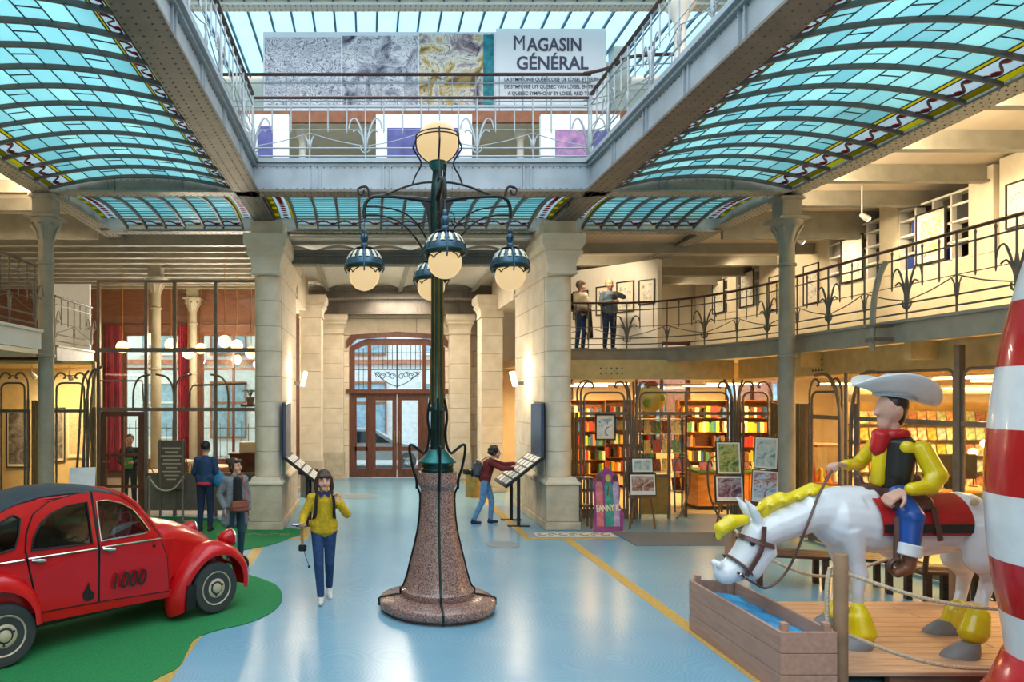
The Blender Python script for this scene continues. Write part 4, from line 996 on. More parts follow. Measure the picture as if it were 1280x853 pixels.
# cafe furniture
def table(loc, label, group, top='#e9e2d2', rz=0):
    t = thing('cafe_table', label, 'table', loc, rz, group)
    MB().lathe([(.38, .71), (.4, .72), (.4, .74), (.38, .75)], 24).build('table_top', mat('marble_top', top, .3, var=.05), t)
    MB().lathe([(.22, 0), (.22, .02), (.04, .05), (.03, .71)], 14).build('pedestal', mat('black_iron', '#26241f', .5, .4, var=0), t, smooth=True); return t
def chair(loc, rz, label, group):
    t = thing('cafe_chair', label, 'chair', loc, rz, group); m = mat('bent_wood', '#6a4327', .4, var=.1)
    MB().lathe([(.2, .43), (.21, .45), (.2, .465)], 20).build('seat', m, t)
    for sx in (-1, 1):
        for sy in (-1, 1): MB().tube([(sx*.14, sy*.14, .44), (sx*.18, sy*.18, 0)], .014, 6).build('leg', m, t)
    MB().tube(bez([(-.17, .17, .44), (-.18, .2, .75), (-.1, .22, .9), (.1, .22, .9), (.18, .2, .75), (.17, .17, .44)], 5), .013, 6).build('backrest', m, t)
    return t
t0 = table((-5.4, 18.2, .006), 'round pale cafe table just inside the cafe door', 'cafe tables')
dup(t0, (-4.2, 19.6, .006), label='round pale cafe table near the inside column'); dup(t0, (-5.6, 21.2, .006), label='round pale cafe table by the left window'); dup(t0, (-3.4, 21.6, .006), label='round pale cafe table by the right window')
c0 = chair((-5.4, 17.6, .006), PI, 'bentwood chair in front of the table inside the cafe door', 'cafe chairs')
for (x, y, rz, lb) in ((-4.75, 18.2, -PI/2, 'bentwood chair right of the table inside the cafe door'), (-4.2, 20.2, 0, 'bentwood chair behind the table near the inside column'), (-4.8, 19.6, PI/2, 'bentwood chair left of the table near the inside column'), (-5.6, 20.6, PI, 'bentwood chair in front of the left window table'), (-3.4, 21.0, PI, 'bentwood chair in front of the right window table')): dup(c0, (x, y, .006), rz, lb)
sb = thing('cafe_sideboard', 'dark wooden sideboard at the right side of the cafe', 'sideboard', (-2.9, 17.2, .006))
MB().box(-3.3, -2.5, 17.0, 17.5, .006, 1.25).build('body', WOODR, sb, world=True); MB().box(-3.33, -2.47, 16.97, 17.53, 1.25, 1.29).build('top', WOODR, sb, world=True)
for i in range(4): MB().box(-3.28+.2*i, -3.11+.2*i, 16.985, 17.0, .08, 1.2).build('door', mat('sideboard_door', '#5c351f', .4, var=.1), sb, world=True)
o = MB().bbox(-3.1, -2.7, 17.1, 17.35, 1.29, 1.55, .02).build('paper_box', mat('white_card', '#e8e4da', .7, var=0)); tag(o, 'white box standing on the dark cafe sideboard', 'box')
fp = thing('potted_fern', 'small potted fern on top of the cafe screen side ledge', 'plant', (-2.75, 16.6, 2.46))
MB().box(-2.95, -2.34, 16.45, 16.75, 2.4, 2.46).build('ledge', WOODR, fp, world=True)
MB().lathe([(.07, 2.46), (.1, 2.62), (.09, 2.62)], 14, (-2.75, 16.6, 0)).build('pot', mat('clay', '#8a5a40', .8, var=.05), fp, world=True)
FERN = mat('fern_green', '#4f6a3a', .7, var=.15)
for i in range(12):
    a = i*2.4; MB().tube(bez([(-2.75, 16.6, 2.6), (-2.75+.1*math.cos(a), 16.6+.1*math.sin(a), 2.78), (-2.75+.22*math.cos(a), 16.6+.22*math.sin(a), 2.74)], 4), [.01]*4+[.02]*4+[.004], 5, flat=(1, .3)).build('leaf', FERN, fp, world=True)

# ------------------------------------------------------------ bookshop front
ss = thing('shop_screen', 'glazed bent-iron shopfront of the bookshop facing the hall', 'glass screen', (6.4, 15.5, 0), kind='structure')
screen_bay(ss, (4.55, 15.5), (5.55, 15.5)); screen_bay(ss, (7.97, 15.5), (8.6, 15.4))
# open doorway bay: upper lights only, door leaf folded in
screen_bay(ss, (5.75, 15.5), (7.78, 15.5), glass=False, low=False, curl=True)
MB().box(6.79, 6.84, 15.47, 15.53, 2.27, 2.7).build('mullion', FRAMEM, ss, world=True)
for a, b in ((5.84, 6.78), (6.85, 7.68)): MB().box(a, b, 15.497, 15.503, 2.31, 2.69).build('pane', GLASS_S, ss, world=True)
MB().box(6.42, 6.47, 15.47, 15.53, 0, 2.25).build('post', FRAMEM, ss, world=True)
MB().box(5.84, 6.42, 15.497, 15.503, .95, 2.23).build('pane', GLASS_S, ss, world=True)
MB().box(5.82, 6.42, 15.48, 15.52, .1, .9).build('kick_panel', mat('ochre_panel', '#a27b3c', .5, var=.08), ss, world=True)
MB().box(5.78, 6.46, 15.46, 15.54, .9, .96).build('rail', FRAMEM, ss, world=True)
dl = thing('door_3', 'glazed shop door leaf standing open into the bookshop', 'door', (6.8, 15.9, 0), kind='structure')
b = MB()
for a, c, z0, z1 in ((0, .06, .02, 2.22), (.82, .88, .02, 2.22), (.06, .82, .02, .12), (.06, .82, 2.16, 2.22)): b.box(a, c, -.02, .02, z0, z1)
b.xf(Matrix.Translation((6.86, 15.6, 0)) @ Matrix.Rotation(math.radians(72), 4, 'Z')).build('leaf', mat('dark_door_frame', '#3c352c', .5, .2, var=0), dl, world=True)
MB().box(.06, .82, -.004, .004, .12, 2.16).xf(Matrix.Translation((6.86, 15.6, 0)) @ Matrix.Rotation(math.radians(72), 4, 'Z')).build('pane', GLASS_S, dl, world=True)
MB().tube([(6.9, 15.62, .7), (6.84, 15.58, .8), (6.84, 15.58, 1.25), (6.9, 15.62, 1.35)], .015, 7).build('handle', FRAMEM, dl, world=True)
# bent-iron handles of the door frame
for x, s in ((6.55, 1), (7.55, -1)):
    MB().tube(bez([(x, 15.44, .15), (x-.02*s, 15.42, .7), (x+.0*s, 15.42, 1.2), (x+.14*s, 15.42, 1.35), (x+.3*s, 15.42, 1.2), (x+.28*s, 15.42, .6), (x+.12*s, 15.42, .15), (x+.02*s, 15.44, .02)], 6), .022, 8).build('bent_bar', FRAMEM, ss, world=True, smooth=True)
for u in (0, .1, .2):
    MB().tube(bez([(5.6+u*.5, 15.45, 0), (5.6+u*.5, 15.45, 1.6), (5.6+u*.7, 15.45, 2.5), (5.5+u*1.6, 15.45, 2.95)], 6), .025, 8).build('bent_bar', FRAMEM, ss, world=True, smooth=True)
    MB().tube(bez([(7.8+u*.5, 15.45, 0), (7.8+u*.5, 15.45, 1.6), (7.8+u*.5, 15.45, 2.5), (7.6+u*2, 15.45, 3.0)], 6), .025, 8).build('bent_bar', FRAMEM, ss, world=True, smooth=True)
MB().tube(bez([(4.5, 15.45, 2.3), (4.45, 15.45, 2.7), (4.55, 15.45, 2.95), (4.7, 15.45, 2.98)], 6), .02, 8).build('bent_bar', FRAMEM, ss, world=True)
reeds(ss, (4.2, 15.5), (4.5, 15.5), 0, 2.3, REED, 4)
s2 = thing('shop_screen', 'glazed bent-iron shopfront of the bookshop behind the rider statue', 'glass screen', (8.1, 11, 0), kind='structure')
reeds(s2, (8.6, 15.3), (8.15, 13.4), 0, 2.5, REED, 9)
screen_bay(s2, (8.1, 13.25), (8.1, 12.35)); screen_bay(s2, (8.1, 12.0), (8.1, 9.9), zi=3.02, curl=False); screen_bay(s2, (8.1, 9.9), (8.1, 7.4), zi=3.02, curl=False)
MB().box(8.06, 8.14, 9.84, 9.94, 0, 3.35).build('post', FRAMEM, s2, world=True)
for y in (12.3, 12.17, 12.05): MB().tube(bez([(8.05, y, 0), (8.05, y, 1.8), (8.05, y+(y-12.17)*.6, 2.6), (8.05, y+(y-12.17)*2.6, 3.0), (8.05, y+(y-12.17)*5.5, 3.02)], 6), .028, 8).build('bent_bar', FRAMEM, s2, world=True, smooth=True)
# shop ceiling beams and lamps
CREAMB = mat('cream_iron_beam', '#d9c086', .6, var=.04)
r = thing('ceiling_shop', 'cream beamed ceiling of the bookshop under the balcony', 'ceiling', (9.5, 14, 3.1), kind='structure')
MB().box(4.25, 8.2, 16.2, 16.35, 3.02, 3.46).build('beam', CREAMB, r, world=True)
for y in (7.5, 10.5, 13.2, 17.8, 20.6): MB().box(7.9 if y < 16 else 4.25, 14.9, y, y+.14, 3.18, 3.46).build('beam', CREAMB, r, world=True)
MB().box(8.3, 8.44, -2, 16.2, 3.02, 3.46).build('beam', CREAMB, r, world=True)
for x in (11.4,): MB().box(x, x+.16, -2, 23, 3.1, 3.46).build('beam', CREAMB, r, world=True)
b = MB()
for i in range(3):
    for j in range(4): b.sphere((8.292, 13.2+.09*j, 3.12+.1*i), .018, 6, 4)
for i in range(10): b.sphere((5.2+.12*(i % 5), 16.192, 3.15+.12*(i//5)), .018, 6, 4)
o = b.build('rivets', RIVET, r, world=True); o['kind'] = 'stuff'
TUBE = mat('fluorescent_glow', '#ffe9b8', .5, var=0, emit=9)
ft = None
for i, (x, y, rz) in enumerate(((6.0, 18.6, 0), (9.4, 18.6, 0), (10.4, 14.2, 0), (9.8, 11.8, PI/2), (9.8, 8.8, PI/2), (12.9, 14.6, 0), (12.6, 10.4, PI/2), (12.2, 18.4, 0), (6.5, 21.8, 0), (10.2, 21.8, 0))):
    lb = 'warm tube lamp hung under the shop ceiling, ' + ('just inside the shop door', 'behind the wooden counter', 'above the corner reeds', 'straight above the rider statue side', 'nearest the chequered column', 'above the comic racks', 'above the desk by the comic racks', 'over the far comic racks', 'before the left shop window', 'before the middle shop window')[i]
    if ft is None:
        ft = thing('tube_lamp', lb, 'lamp', (x, y, 2.92), rz, 'tube lamps of the bookshop')
        MB().tube([(-.7, 0, .03), (.7, 0, .03)], .022, 8).build('tube', TUBE, ft)
        MB().box(-.75, .75, -.06, .06, .06, .1).build('housing', mat('white_enamel', '#e8e6e0', .4, var=0), ft)
        for s in (-.5, .5): MB().tube([(s, 0, .1), (s, 0, .59)], .006, 5).build('cord', mat('white_enamel', '#e8e6e0', .4, var=0), ft)
    else: dup(ft, (x, y, 2.92), rz, lb)
    area((x, y, 2.9), 1.4, .12, 150, WARM, (0, 0, rz))

# added fill strips hidden behind the outer girders, brightening the side galleries
for y in (6.0, 9.2, 12.4):
    wh = {6.0: 'nearest', 9.2: 'middle', 12.4: 'farthest'}[y]
    for x, sg, wd in ((-5.738, -1, 'left'), (7.458, 1, 'right')):
        o = MB().box(x-.012, x+.012, y-1.3, y+1.3, 6.33, 6.38).build('fill_strip', mat('white_enamel', '#e8e6e0', .4, var=0)); tag(o, 'slim added fill strip behind the %s girder, %s of three' % (wd, wh), 'lamp')
        area((x+sg*.016, y, 6.355), .05, 2.5, 190 if sg < 0 else 140, SOFT, (0, math.radians(-sg*78), 0))
area((-7.5, 9.5, 3.3), 1.5, 2, 60, SOFT)  # unseen fill added under the left balcony, no lamp there
# ------------------------------------------------------------ the great lamp
def granite(name, a, b, c):
    m = bpy.data.materials.new(name); m.use_nodes = True; nt = m.node_tree; N = nt.nodes; L = nt.links; B = N['Principled BSDF']
    tc = N.new('ShaderNodeTexCoord'); v = N.new('ShaderNodeTexVoronoi'); v.inputs['Scale'].default_value = 110; L.new(tc.outputs['Object'], v.inputs['Vector'])
    cr = N.new('ShaderNodeValToRGB'); e = cr.color_ramp.elements; e.new(.5)
    for i, h in enumerate((a, b, c)): e[i].position = (.15, .5, .85)[i]; e[i].color = (*hexc(h), 1)
    L.new(v.outputs['Color'], cr.inputs[0]); L.new(cr.outputs[0], B.inputs['Base Color']); B.inputs['Roughness'].default_value = .22; B.inputs['Specular IOR Level'].default_value = .55
    return m
GRAN = granite('pink_granite', '#4d3733', '#8a6a62', '#a98b80'); GRAN_D = granite('dark_red_granite', '#2e1d1a', '#5b3a33', '#6d4a42')
LGREEN = mat('green_black_metal', '#1d3a36', .35, metal=.6, var=.15, scale=6)
LTEAL = mat('teal_patina', '#1f6b6a', .35, metal=.5, var=.15, scale=5)
LBLACK = mat('lamp_black_iron', '#14191a', .4, metal=.5, var=0)
LBRASS = mat('lamp_brass_stripe', '#7d6a2f', .35, metal=.8, var=.1)
LBLUE = mat('lamp_blue_metal', '#35566b', .35, metal=.5, var=.12)
LCREAM = mat('lamp_cream_leaf', '#d7cfae', .5, var=.06)
GLOW = mat('lamp_glow', '#ffdca0', .35, var=0, emit=.74); GLOW.node_tree.nodes['Principled BSDF'].inputs['Base Color'].default_value = (.08, .07, .05, 1); GLOW.node_tree.nodes['Principled BSDF'].inputs['Specular IOR Level'].default_value = .15
LX, LY = .84, 8.93
lp = thing('lamp_post', 'monumental art nouveau lamp post on a flared pink granite base in the hall', 'lamp post', (LX, LY, 0))
MB().lathe([(.66, 0), (.66, .05), (.001, .05)], 48).build('plinth', GRAN_D, lp, smooth=True)
MB().lathe([(.70, .045), (.715, .06), (.715, .135), (.70, .15), (.45, .19), (.001, .19)], 56).build('base_step', GRAN, lp, smooth=True)
MB().lathe([(.445, .185), (.452, .20), (.452, .265), (.435, .28), (.42, .29), (.001, .29)], 48).build('base_ring', GRAN, lp, smooth=True)
BELL = [(.425, .285), (.40, .34), (.365, .45), (.33, .60), (.285, .78), (.24, .98), (.217, 1.16), (.207, 1.36), (.206, 1.50)]
MB().lathe(BELL, 48).build('granite_shaft', GRAN, lp, smooth=True)
MB().lathe([(.206, 1.5), (.225, 1.53), (.243, 1.56), (.243, 1.60), (.236, 1.66), (.236, 1.71), (.1, 1.72)], 48).build('granite_cap', GRAN, lp, smooth=True)
MB().lathe([(.20, 1.71), (.205, 1.74), (.19, 1.76), (.2, 1.79), (.19, 1.82), (.15, 1.83)], 36).build('collar', LGREEN, lp, smooth=True)
MB().lathe([(.235, 1.825), (.235, 1.84), (.15, 1.92), (.105, 1.98), (.085, 1.99)], 36).build('patina_cone', LTEAL, lp, smooth=True)
PO = [(.088, 1.97), (.086, 2.2), (.082, 2.45), (.095, 2.46), (.095, 2.5), (.078, 2.52), (.073, 3.2), (.07, 4.2), (.075, 4.5), (.082, 4.8), (.085, 5.15), (.07, 5.3), (.055, 5.45), (.09, 5.5), (.11, 5.54)]
MB().lathe(PO, 28).build('pole', LGREEN, lp, smooth=True)
for i in range(8):
    a = i*PI/4+.2; MB().tube([(.079*math.cos(a), .079*math.sin(a), 2.55), (.074*math.cos(a), .074*math.sin(a), 3.3), (.071*math.cos(a), .071*math.sin(a), 4.15)], .009, 5).build('pole_stripe', LBRASS, lp)
for i in range(4):
    a = i*PI/2; R = Matrix.Rotation(a, 4, 'Z')
    def pr(pts): return [R @ Vector((r, 0, z)) for r, z in pts]
    def crv(pts, n=6): return pr([(v.x, v.z) for v in bez([(r, 0, z) for r, z in pts], n)])
    # handle and strap running down the granite
    MB().tube(crv([(.085, 2.62), (.12, 2.4), (.10, 2.2), (.12, 2.02), (.17, 1.94), (.22, 1.97), (.31, 2.04), (.345, 2.02), (.335, 1.9), (.30, 1.74), (.262, 1.62), (.255, 1.5)]), .017, 7).build('handle', LBLACK, lp, smooth=True)
    MB().tube(pr([(.25, 1.52), (.216, 1.44)]+[(r+.006, z) for r, z in BELL[::-1]][1:]+[(.432, .285), (.458, .275), (.46, .2), (.5, .195), (.70, .155), (.722, .14), (.722, .06), (.672, .045), (.67, 0.004)]), .014, 6).build('strap', LBLACK if i != 3 else LGREEN, lp)
    # arm
    MB().tube(crv([(.06, 5.06), (.3, 5.10), (.6, 5.12), (.78, 5.12), (.87, 5.07), (.905, 4.97), (.905, 4.85)]), [.03]*8+[.022]*28+[.02], 7).build('arm', LBLACK, lp, smooth=True)
    MB().prism([(.06, 5.1), (.34, 5.1), (.2, 5.05), (.14, 4.95), (.1, 4.7), (.07, 4.4)], lambda u, v, s: R @ Vector((u, (s-.5)*.03, v))).build('arm_web', LBLACK, lp)
    MB().tube(crv([(.06, 5.30), (.2, 5.29), (.4, 5.24), (.58, 5.17), (.72, 5.12)]), .014, 7).build('arm_brace', LBLACK, lp, smooth=True)
    MB().tube(crv([(.84, 5.1), (.855, 5.2), (.89, 5.245), (.95, 5.235), (.985, 5.21), (.965, 5.15), (.93, 5.15), (.91, 5.2)]), [.016]*20+[.012]*23, 6).build('scroll', LBLACK, lp, smooth=True)
    MB().tube(crv([(.895, 4.995), (.65, 4.985), (.42, 4.92), (.25, 4.78), (.13, 4.58), (.09, 4.45)]), .012, 6).build('arm_bow', LBLACK, lp, smooth=True)
    MB().tube(crv([(.895, 4.89), (.7, 4.885), (.5, 4.82), (.33, 4.68), (.2, 4.5), (.1, 4.32)]), .013, 6).build('arm_bow', LBLACK, lp, smooth=True)
    # hanging lantern
    c = R @ Vector((.905, 0, 0)); T = Matrix.Translation(c)
    MB().lathe([(.006, 4.86), (.006, 4.73), (.02, 4.72), (.03, 4.69), (.02, 4.66), (.045, 4.64), (.05, 4.60), (.04, 4.56), (.03, 4.545), (.045, 4.53), (.045, 4.5), (.03, 4.48)], 18).xf(T).build('finial', LBLUE, lp, smooth=True)
    for s in (-1, 1):
        MB().tube(bez([c+R @ Vector((0, s*.02, 4.72)), c+R @ Vector((0, s*.09, 4.68)), c+R @ Vector((0, s*.11, 4.6)), c+R @ Vector((0, s*.085, 4.56)), c+R @ Vector((0, s*.075, 4.6))], 4), .006, 5).build('curl', LBLACK, lp)
    MB().lathe([(.11, 4.485), (.115, 4.475), (.11, 4.465), (.06, 4.46)], 24).xf(T).build('flange', LBLACK, lp, smooth=True)
    d = MB().lathe([(.06, 4.47), (.11, 4.455), (.16, 4.42), (.2, 4.36), (.22, 4.30), (.225, 4.27)], 28).xf(T).build('dome', LBLUE, lp, smooth=True)
    leaf = None
    for k in range(14):
        b = 2*PI*k/14; Q = T @ Matrix.Rotation(b, 4, 'Z')
        leaf = MB().sheet([[Q @ Vector((r+.005, w*f, z)) for f in (-1, 1)] for r, z, w in ((.205, 4.345, .028), (.196, 4.37, .014), (.185, 4.39, .022), (.16, 4.425, .012), (.135, 4.445, .003))], Q.to_3x3() @ Vector((.006, 0, .004))).build('dome_leaf', LCREAM, d)
    for k in range(4):
        b = 2*PI*k/4; Q = T @ Matrix.Rotation(b, 4, 'Z')
        MB().tube([Q @ Vector(p) for p in ((.1, 0, 4.475), (.165, 0, 4.43), (.21, 0, 4.37), (.238, 0, 4.28), (.245, 0, 4.22), (.215, 0, 4.17))], .009, 6).build('dome_rib', LBLUE, d)
    MB().lathe([(.225, 4.275), (.24, 4.265), (.243, 4.235), (.235, 4.22), (.205, 4.215), (.2, 4.27)], 32).xf(T).build('rim', LGREEN, lp, smooth=True)
    MB().sphere(c+Vector((0, 0, 4.14)), .187, 28, 18, z1=.55).build('globe', GLOW, lp, smooth='all')
    for k in range(4):
        b = 2*PI*(k+.5)/4; Q = T @ Matrix.Rotation(b, 4, 'Z')
        MB().tube(bez([Q @ Vector((.19, -.1, 4.215)), Q @ Vector((.19, -.03, 4.195)), Q @ Vector((.196, 0, 4.165)), Q @ Vector((.19, .03, 4.195)), Q @ Vector((.19, .1, 4.215))], 4), .007, 5).build('rim_drop', LBLACK, lp)
    bulb(c+Vector((LX, LY, 4.14)), 10, (1, .75, .45), .19, 'lantern_source').parent = None
    # cradle of the top globe
    MB().tube(crv([(.31, 5.27), (.27, 5.38), (.2, 5.52), (.24, 5.62), (.30, 5.72), (.275, 5.80), (.255, 5.86)]), .011, 6).build('cradle_bar', LBLACK, lp, smooth=True)
    MB().tube(crv([(.03, 5.5), (.12, 5.555), (.2, 5.62), (.25, 5.7), (.266, 5.79), (.262, 5.90)]), .009, 6).build('cradle_strap', LBLACK, lp, smooth=True)
for z in (5.845, 5.885): MB().tube([(.263*math.cos(t*PI/16), .263*math.sin(t*PI/16), z-.01) for t in range(32)], .008, 6, closed=True).build('globe_ring', LBLACK, lp)
MB().sphere((0, 0, 5.79), .258, 36, 22).build('globe', GLOW, lp, smooth='all')
MB().lathe([(.06, 5.44), (.1, 5.5), (.11, 5.55), (.09, 5.56)], 24).build('globe_cup', LTEAL, lp, smooth=True)

# ------------------------------------------------------------ the red car
RED = mat('car_red', '#b80d11', .28, var=.03, coat=.25, scale=2, spec=.35)
CANVAS = mat('black_canvas', '#2f3c44', .8, var=.06, scale=20)
RUB = mat('tyre_rubber', '#33383a', .75, var=.05)
CREAM = mat('wheel_cream', '#b8ad92', .4, var=.04)
CHR = mat('chrome', '#d8d8d8', .15, 1., var=0)
BLK = mat('car_black', '#121212', .5, var=0)
CGL = glass_mat('car_glass', '#c0c9c2', .16)
SEATM = mat('seat_grey', '#4a4740', .8, var=.08)
TH = math.atan2(.722, .692)
car = thing('car', 'red vintage saloon car with black canvas roof parked on green carpet', 'car', (-4.02, 7.43, .02), TH)
def roofz(s):
    K = [(-.72, .55), (-.66, .8), (-.55, 1.02), (-.38, 1.23), (-.15, 1.42), (.15, 1.55), (.45, 1.61), (.8, 1.615), (1.1, 1.575), (1.3, 1.51)]
    if s <= K[0][0]: return K[0][1]
    for (a, za), (b, zb) in zip(K, K[1:]):
        if s <= b: return za+(zb-za)*(s-a)/(b-a)
    return K[-1][1]
def side_y(z): return .625-(.17*((z-.98)/.62)**1.3 if z > .98 else .03*((.98-z)/.6)**2)
def sidef(off=0, th=.03, sg=-1):
    return lambda u, v, s: Vector((u, sg*(side_y(v)+off-th*s), v))
def arcpts(pts, n=6): return [(v.x, v.z) for v in bez([(a, 0, b) for a, b in pts], n)]
ROOFL = [(s/100, roofz(s/100)-.03) for s in range(-66, 131, 6)]
Q_OUT = [(-.66, .42)]+[p for p in ROOFL if p[0] < .30]+[(.48, 1.57), (.47, 1.545), (.325, 1.44)]+[(.235, 1.25), (.21, 1.09), (.255, .84), (.345, .44)]
QW = [(-.30, 1.12), (-.18, 1.26), (0, 1.38), (.14, 1.44), (.2, 1.40), (.17, 1.25), (.12, 1.12), (0, 1.10)]
RD = [(.36, .44), (.27, .84), (.225, 1.09), (.25, 1.25), (.33, 1.42), (.5, 1.53), (.75, 1.58), (.95, 1.59), (.965, 1.0), (.975, .42)]
RW_ = [(.27, 1.08), (.31, 1.21), (.39, 1.33), (.5, 1.41), (.68, 1.475), (.9, 1.49), (.905, 1.06), (.6, 1.07)]
FD = [(.99, .42), (.985, 1.0), (.97, 1.59), (1.1, 1.575), (1.27, 1.52), (1.42, 1.42), (1.58, 1.2), (1.70, 1.02), (1.79, .76), (1.83, .37)]
FW = [(1.0, 1.07), (1.0, 1.485), (1.12, 1.485), (1.28, 1.44), (1.40, 1.36), (1.50, 1.22), (1.575, 1.1), (1.5, 1.08)]
for sg in (-1, 1):
    wd = 'near' if sg < 0 else 'far'
    MB().prism(Q_OUT, sidef(sg=sg), [QW]).build('rear_quarter', RED, car)
    dr_ = MB().prism(RD, sidef(.006, sg=sg), [RW_]).build('rear_door', RED, car)
    df = MB().prism(FD, sidef(.006, sg=sg), [FW]).build('front_door', RED, car)
    for w, par in ((QW, None), (RW_, dr_), (FW, df)):
        MB().prism(w, sidef(-.008, .008, sg)).build('window_glass', CGL, par or car)
        MB().tube([Vector((u, sg*(side_y(v)+.012), v)) for u, v in w], .011, 5, closed=True).build('window_trim', CHR if par is df else BLK, par or car)
    for par, a, b in ((car, -.62, .2), (dr_, .24, .955), (df, 1.0, 1.7)):
        MB().tube([(a, sg*(side_y(1.0)+.012), 1.005), (b, sg*(side_y(1.0)+.012), 1.0)], .011, 6).build('chrome_strip', CHR, par)
    for par, x in ((dr_, .33), (df, 1.07)):
        MB().tube([(x-.06, sg*.645, .985), (x, sg*.665, .975), (x+.07, sg*.662, .965)], [.012, .022, .014], 8).build('door_handle', CHR, par, smooth=True)
    MB().prism([(.30, .33), (1.86, .29), (1.86, .38), (.36, .43)], sidef(0, .06, sg)).build('sill', RED, car)
    for poly, par in ((RD, dr_), (FD, df)):
        MB().tube([Vector((u, sg*(side_y(v)+.002), v)) for u, v in poly], .008, 5, closed=True).build('door_seal', BLK, par)
    MB().prism(arcpts([(.945, .42), (.955, 1.0), (.955, 1.59)], 3)+arcpts([(1.0, 1.59), (.99, 1.0), (.995, .42)], 3), sidef(-.004, .02, sg)).build('centre_pillar', BLK, car)
    MB().prism([(.15, 1.0), (.255, 1.0), (.255, 1.08), (.30, 1.21), (.38, 1.335), (.49, 1.42), (.66, 1.48), (.66, 1.575), (.40, 1.57), (.24, 1.47), (.22, 1.40), (.19, 1.25), (.14, 1.12)], sidef(-.014, .02, sg)).build('rear_pillar', RED, car)
    # rear wing
    rows = []
    for i in range(13):
        t = PI*i/12; row = []
        for j in range(7):
            q = PI/2*j/6; k = math.cos(q); row.append((-.14+.52*math.cos(t)*(.80+.2*k), sg*(.60+.15*math.sin(q)**.8 if j else .60), .36+.56*math.sin(t)**.85*(.72+.28*k)))
        rows.append(row)
    MB().sheet(rows).build('rear_wing', RED, car, smooth='all')
    # front wing: crescent over the wheel
    cx, cz = 2.44, .31; rows = []
    for i in range(21):
        t = math.radians(-8+218*i/20); back = max(0, (t-PI*.72)/(PI*.45)); fr = max(0, (.5-t)/.6)
        kx = 1+.30*back**1.5; row = []
        for rr, yy in ((.44, .40), (.50, .44), (.525, .52), (.515, .60), (.48, .68), (.435, .725), (.395, .735), (.375, .72)):
            rr *= 1-.05*fr; yy -= .05*back*(yy > .6)
            row.append((cx+rr*kx*math.cos(t), sg*yy, cz+rr*math.sin(t)*(1+.04*(1-back))))
        rows.append(row)
    MB().sheet(rows).build('front_wing', RED, car, smooth='all')
    MB().prism([(1.72, .37), (1.72, .98), (1.95, .95), (2.3, .82), (2.6, .68), (2.74, .5), (2.7, .36), (2.5, .7), (2.2, .72), (2.02, .55), (1.98, .36)], lambda u, v, s: Vector((u, sg*(.46+.14*max(0, (2.1-u)/.4)-.02*s), v))).build('inner_wing', RED, car)
    MB().prism([(1.98, .12), (2.10, .12), (2.12, .4), (2.0, .42)], lambda u, v, s: Vector((u, sg*(.72-.3*s), v))).build('mud_flap', BLK, car)
    # head lamp
    MB().tube([(2.62, sg*.3, .70), (2.70, sg*.40, .80)], .018, 8).build('lamp_bracket', BLK, car)
    MB().lathe([(.001, -.15), (.05, -.14), (.085, -.09), (.102, -.02), (.105, .02)], 22).xf(Matrix.Translation((2.78, sg*.44, .835)) @ Matrix.Rotation(PI/2, 4, 'Y')).build('head_lamp', RED, car, smooth='all')
    MB().lathe([(.108, .015), (.115, .03), (.1, .045), (.06, .06), (.001, .065)], 22).xf(Matrix.Translation((2.78, sg*.44, .835)) @ Matrix.Rotation(PI/2, 4, 'Y')).build('head_lamp_glass', CHR, car, smooth='all')
    MB().tube(bez([(2.95, sg*.30, .36), (3.06, sg*.38, .36), (3.08, sg*.42, .44), (3.05, sg*.40, .53), (2.95, sg*.34, .55), (2.88, sg*.3, .5)], 5), .018, 8).build('bumper_loop', BLK, car, smooth=True)
    # wheels
    for wx, nm in ((0, 'rear_wheel'), (2.42, 'front_wheel')):
        T = Matrix.Translation((wx, sg*.635, .305)) @ Matrix.Rotation(sg*PI/2*-1, 4, 'X')
        w = MB().lathe([(.20, -.055), (.24, -.065), (.29, -.06), (.307, -.035), (.31, 0), (.307, .035), (.29, .06), (.24, .065), (.2, .055)], 36).xf(T).build(nm, RUB, car, smooth=True)
        MB().lathe([(.205, .05), (.2, .062), (.185, .055), (.165, .03), (.14, .03), (.115, .055), (.085, .06), (.07, .045), (.06, .045), (.055, .075), (.03, .085), (.001, .086)], 32).xf(T).build('rim', CREAM, w, smooth=True)
        for k in range(3): a = k*2*PI/3+.4; MB().sphere(T @ Vector((.088*math.cos(a), .088*math.sin(a), .062)), .012, 8, 5).build('wheel_nut', BLK, w)
# roof, canvas and tail
def roof_sheet(s0, s1, w, dz, n=26, m=9):
    rows = []
    for i in range(n+1):
        s = s0+(s1-s0)*i/n; z = roofz(s); row = []
        for j in range(m+1):
            t = -1+2*j/m; yy = w(s)*t; row.append((s-(.05*(1-t*t)) if s < -.5 else s, yy, z+dz+.055*(1-abs(t)**2.4)-.045))
        rows.append(row)
    return rows
halfw = lambda s: side_y(max(.6, roofz(s)-.04))-.005
MB().sheet(roof_sheet(-.7, 1.32, halfw, 0), (0, 0, -.015)).build('roof_shell', RED, car, smooth='all')
MB().sheet(roof_sheet(-.36, 1.38, lambda s: halfw(s)-.03, .03), (0, 0, -.02)).build('canvas_roof', CANVAS, car, smooth='all')
MB().box(-.7, -.62, -.55, .55, .36, .62).build('tail_panel', RED, car)
MB().box(-.6, 2.6, -.5, .5, .26, .36).build('chassis', BLK, car)
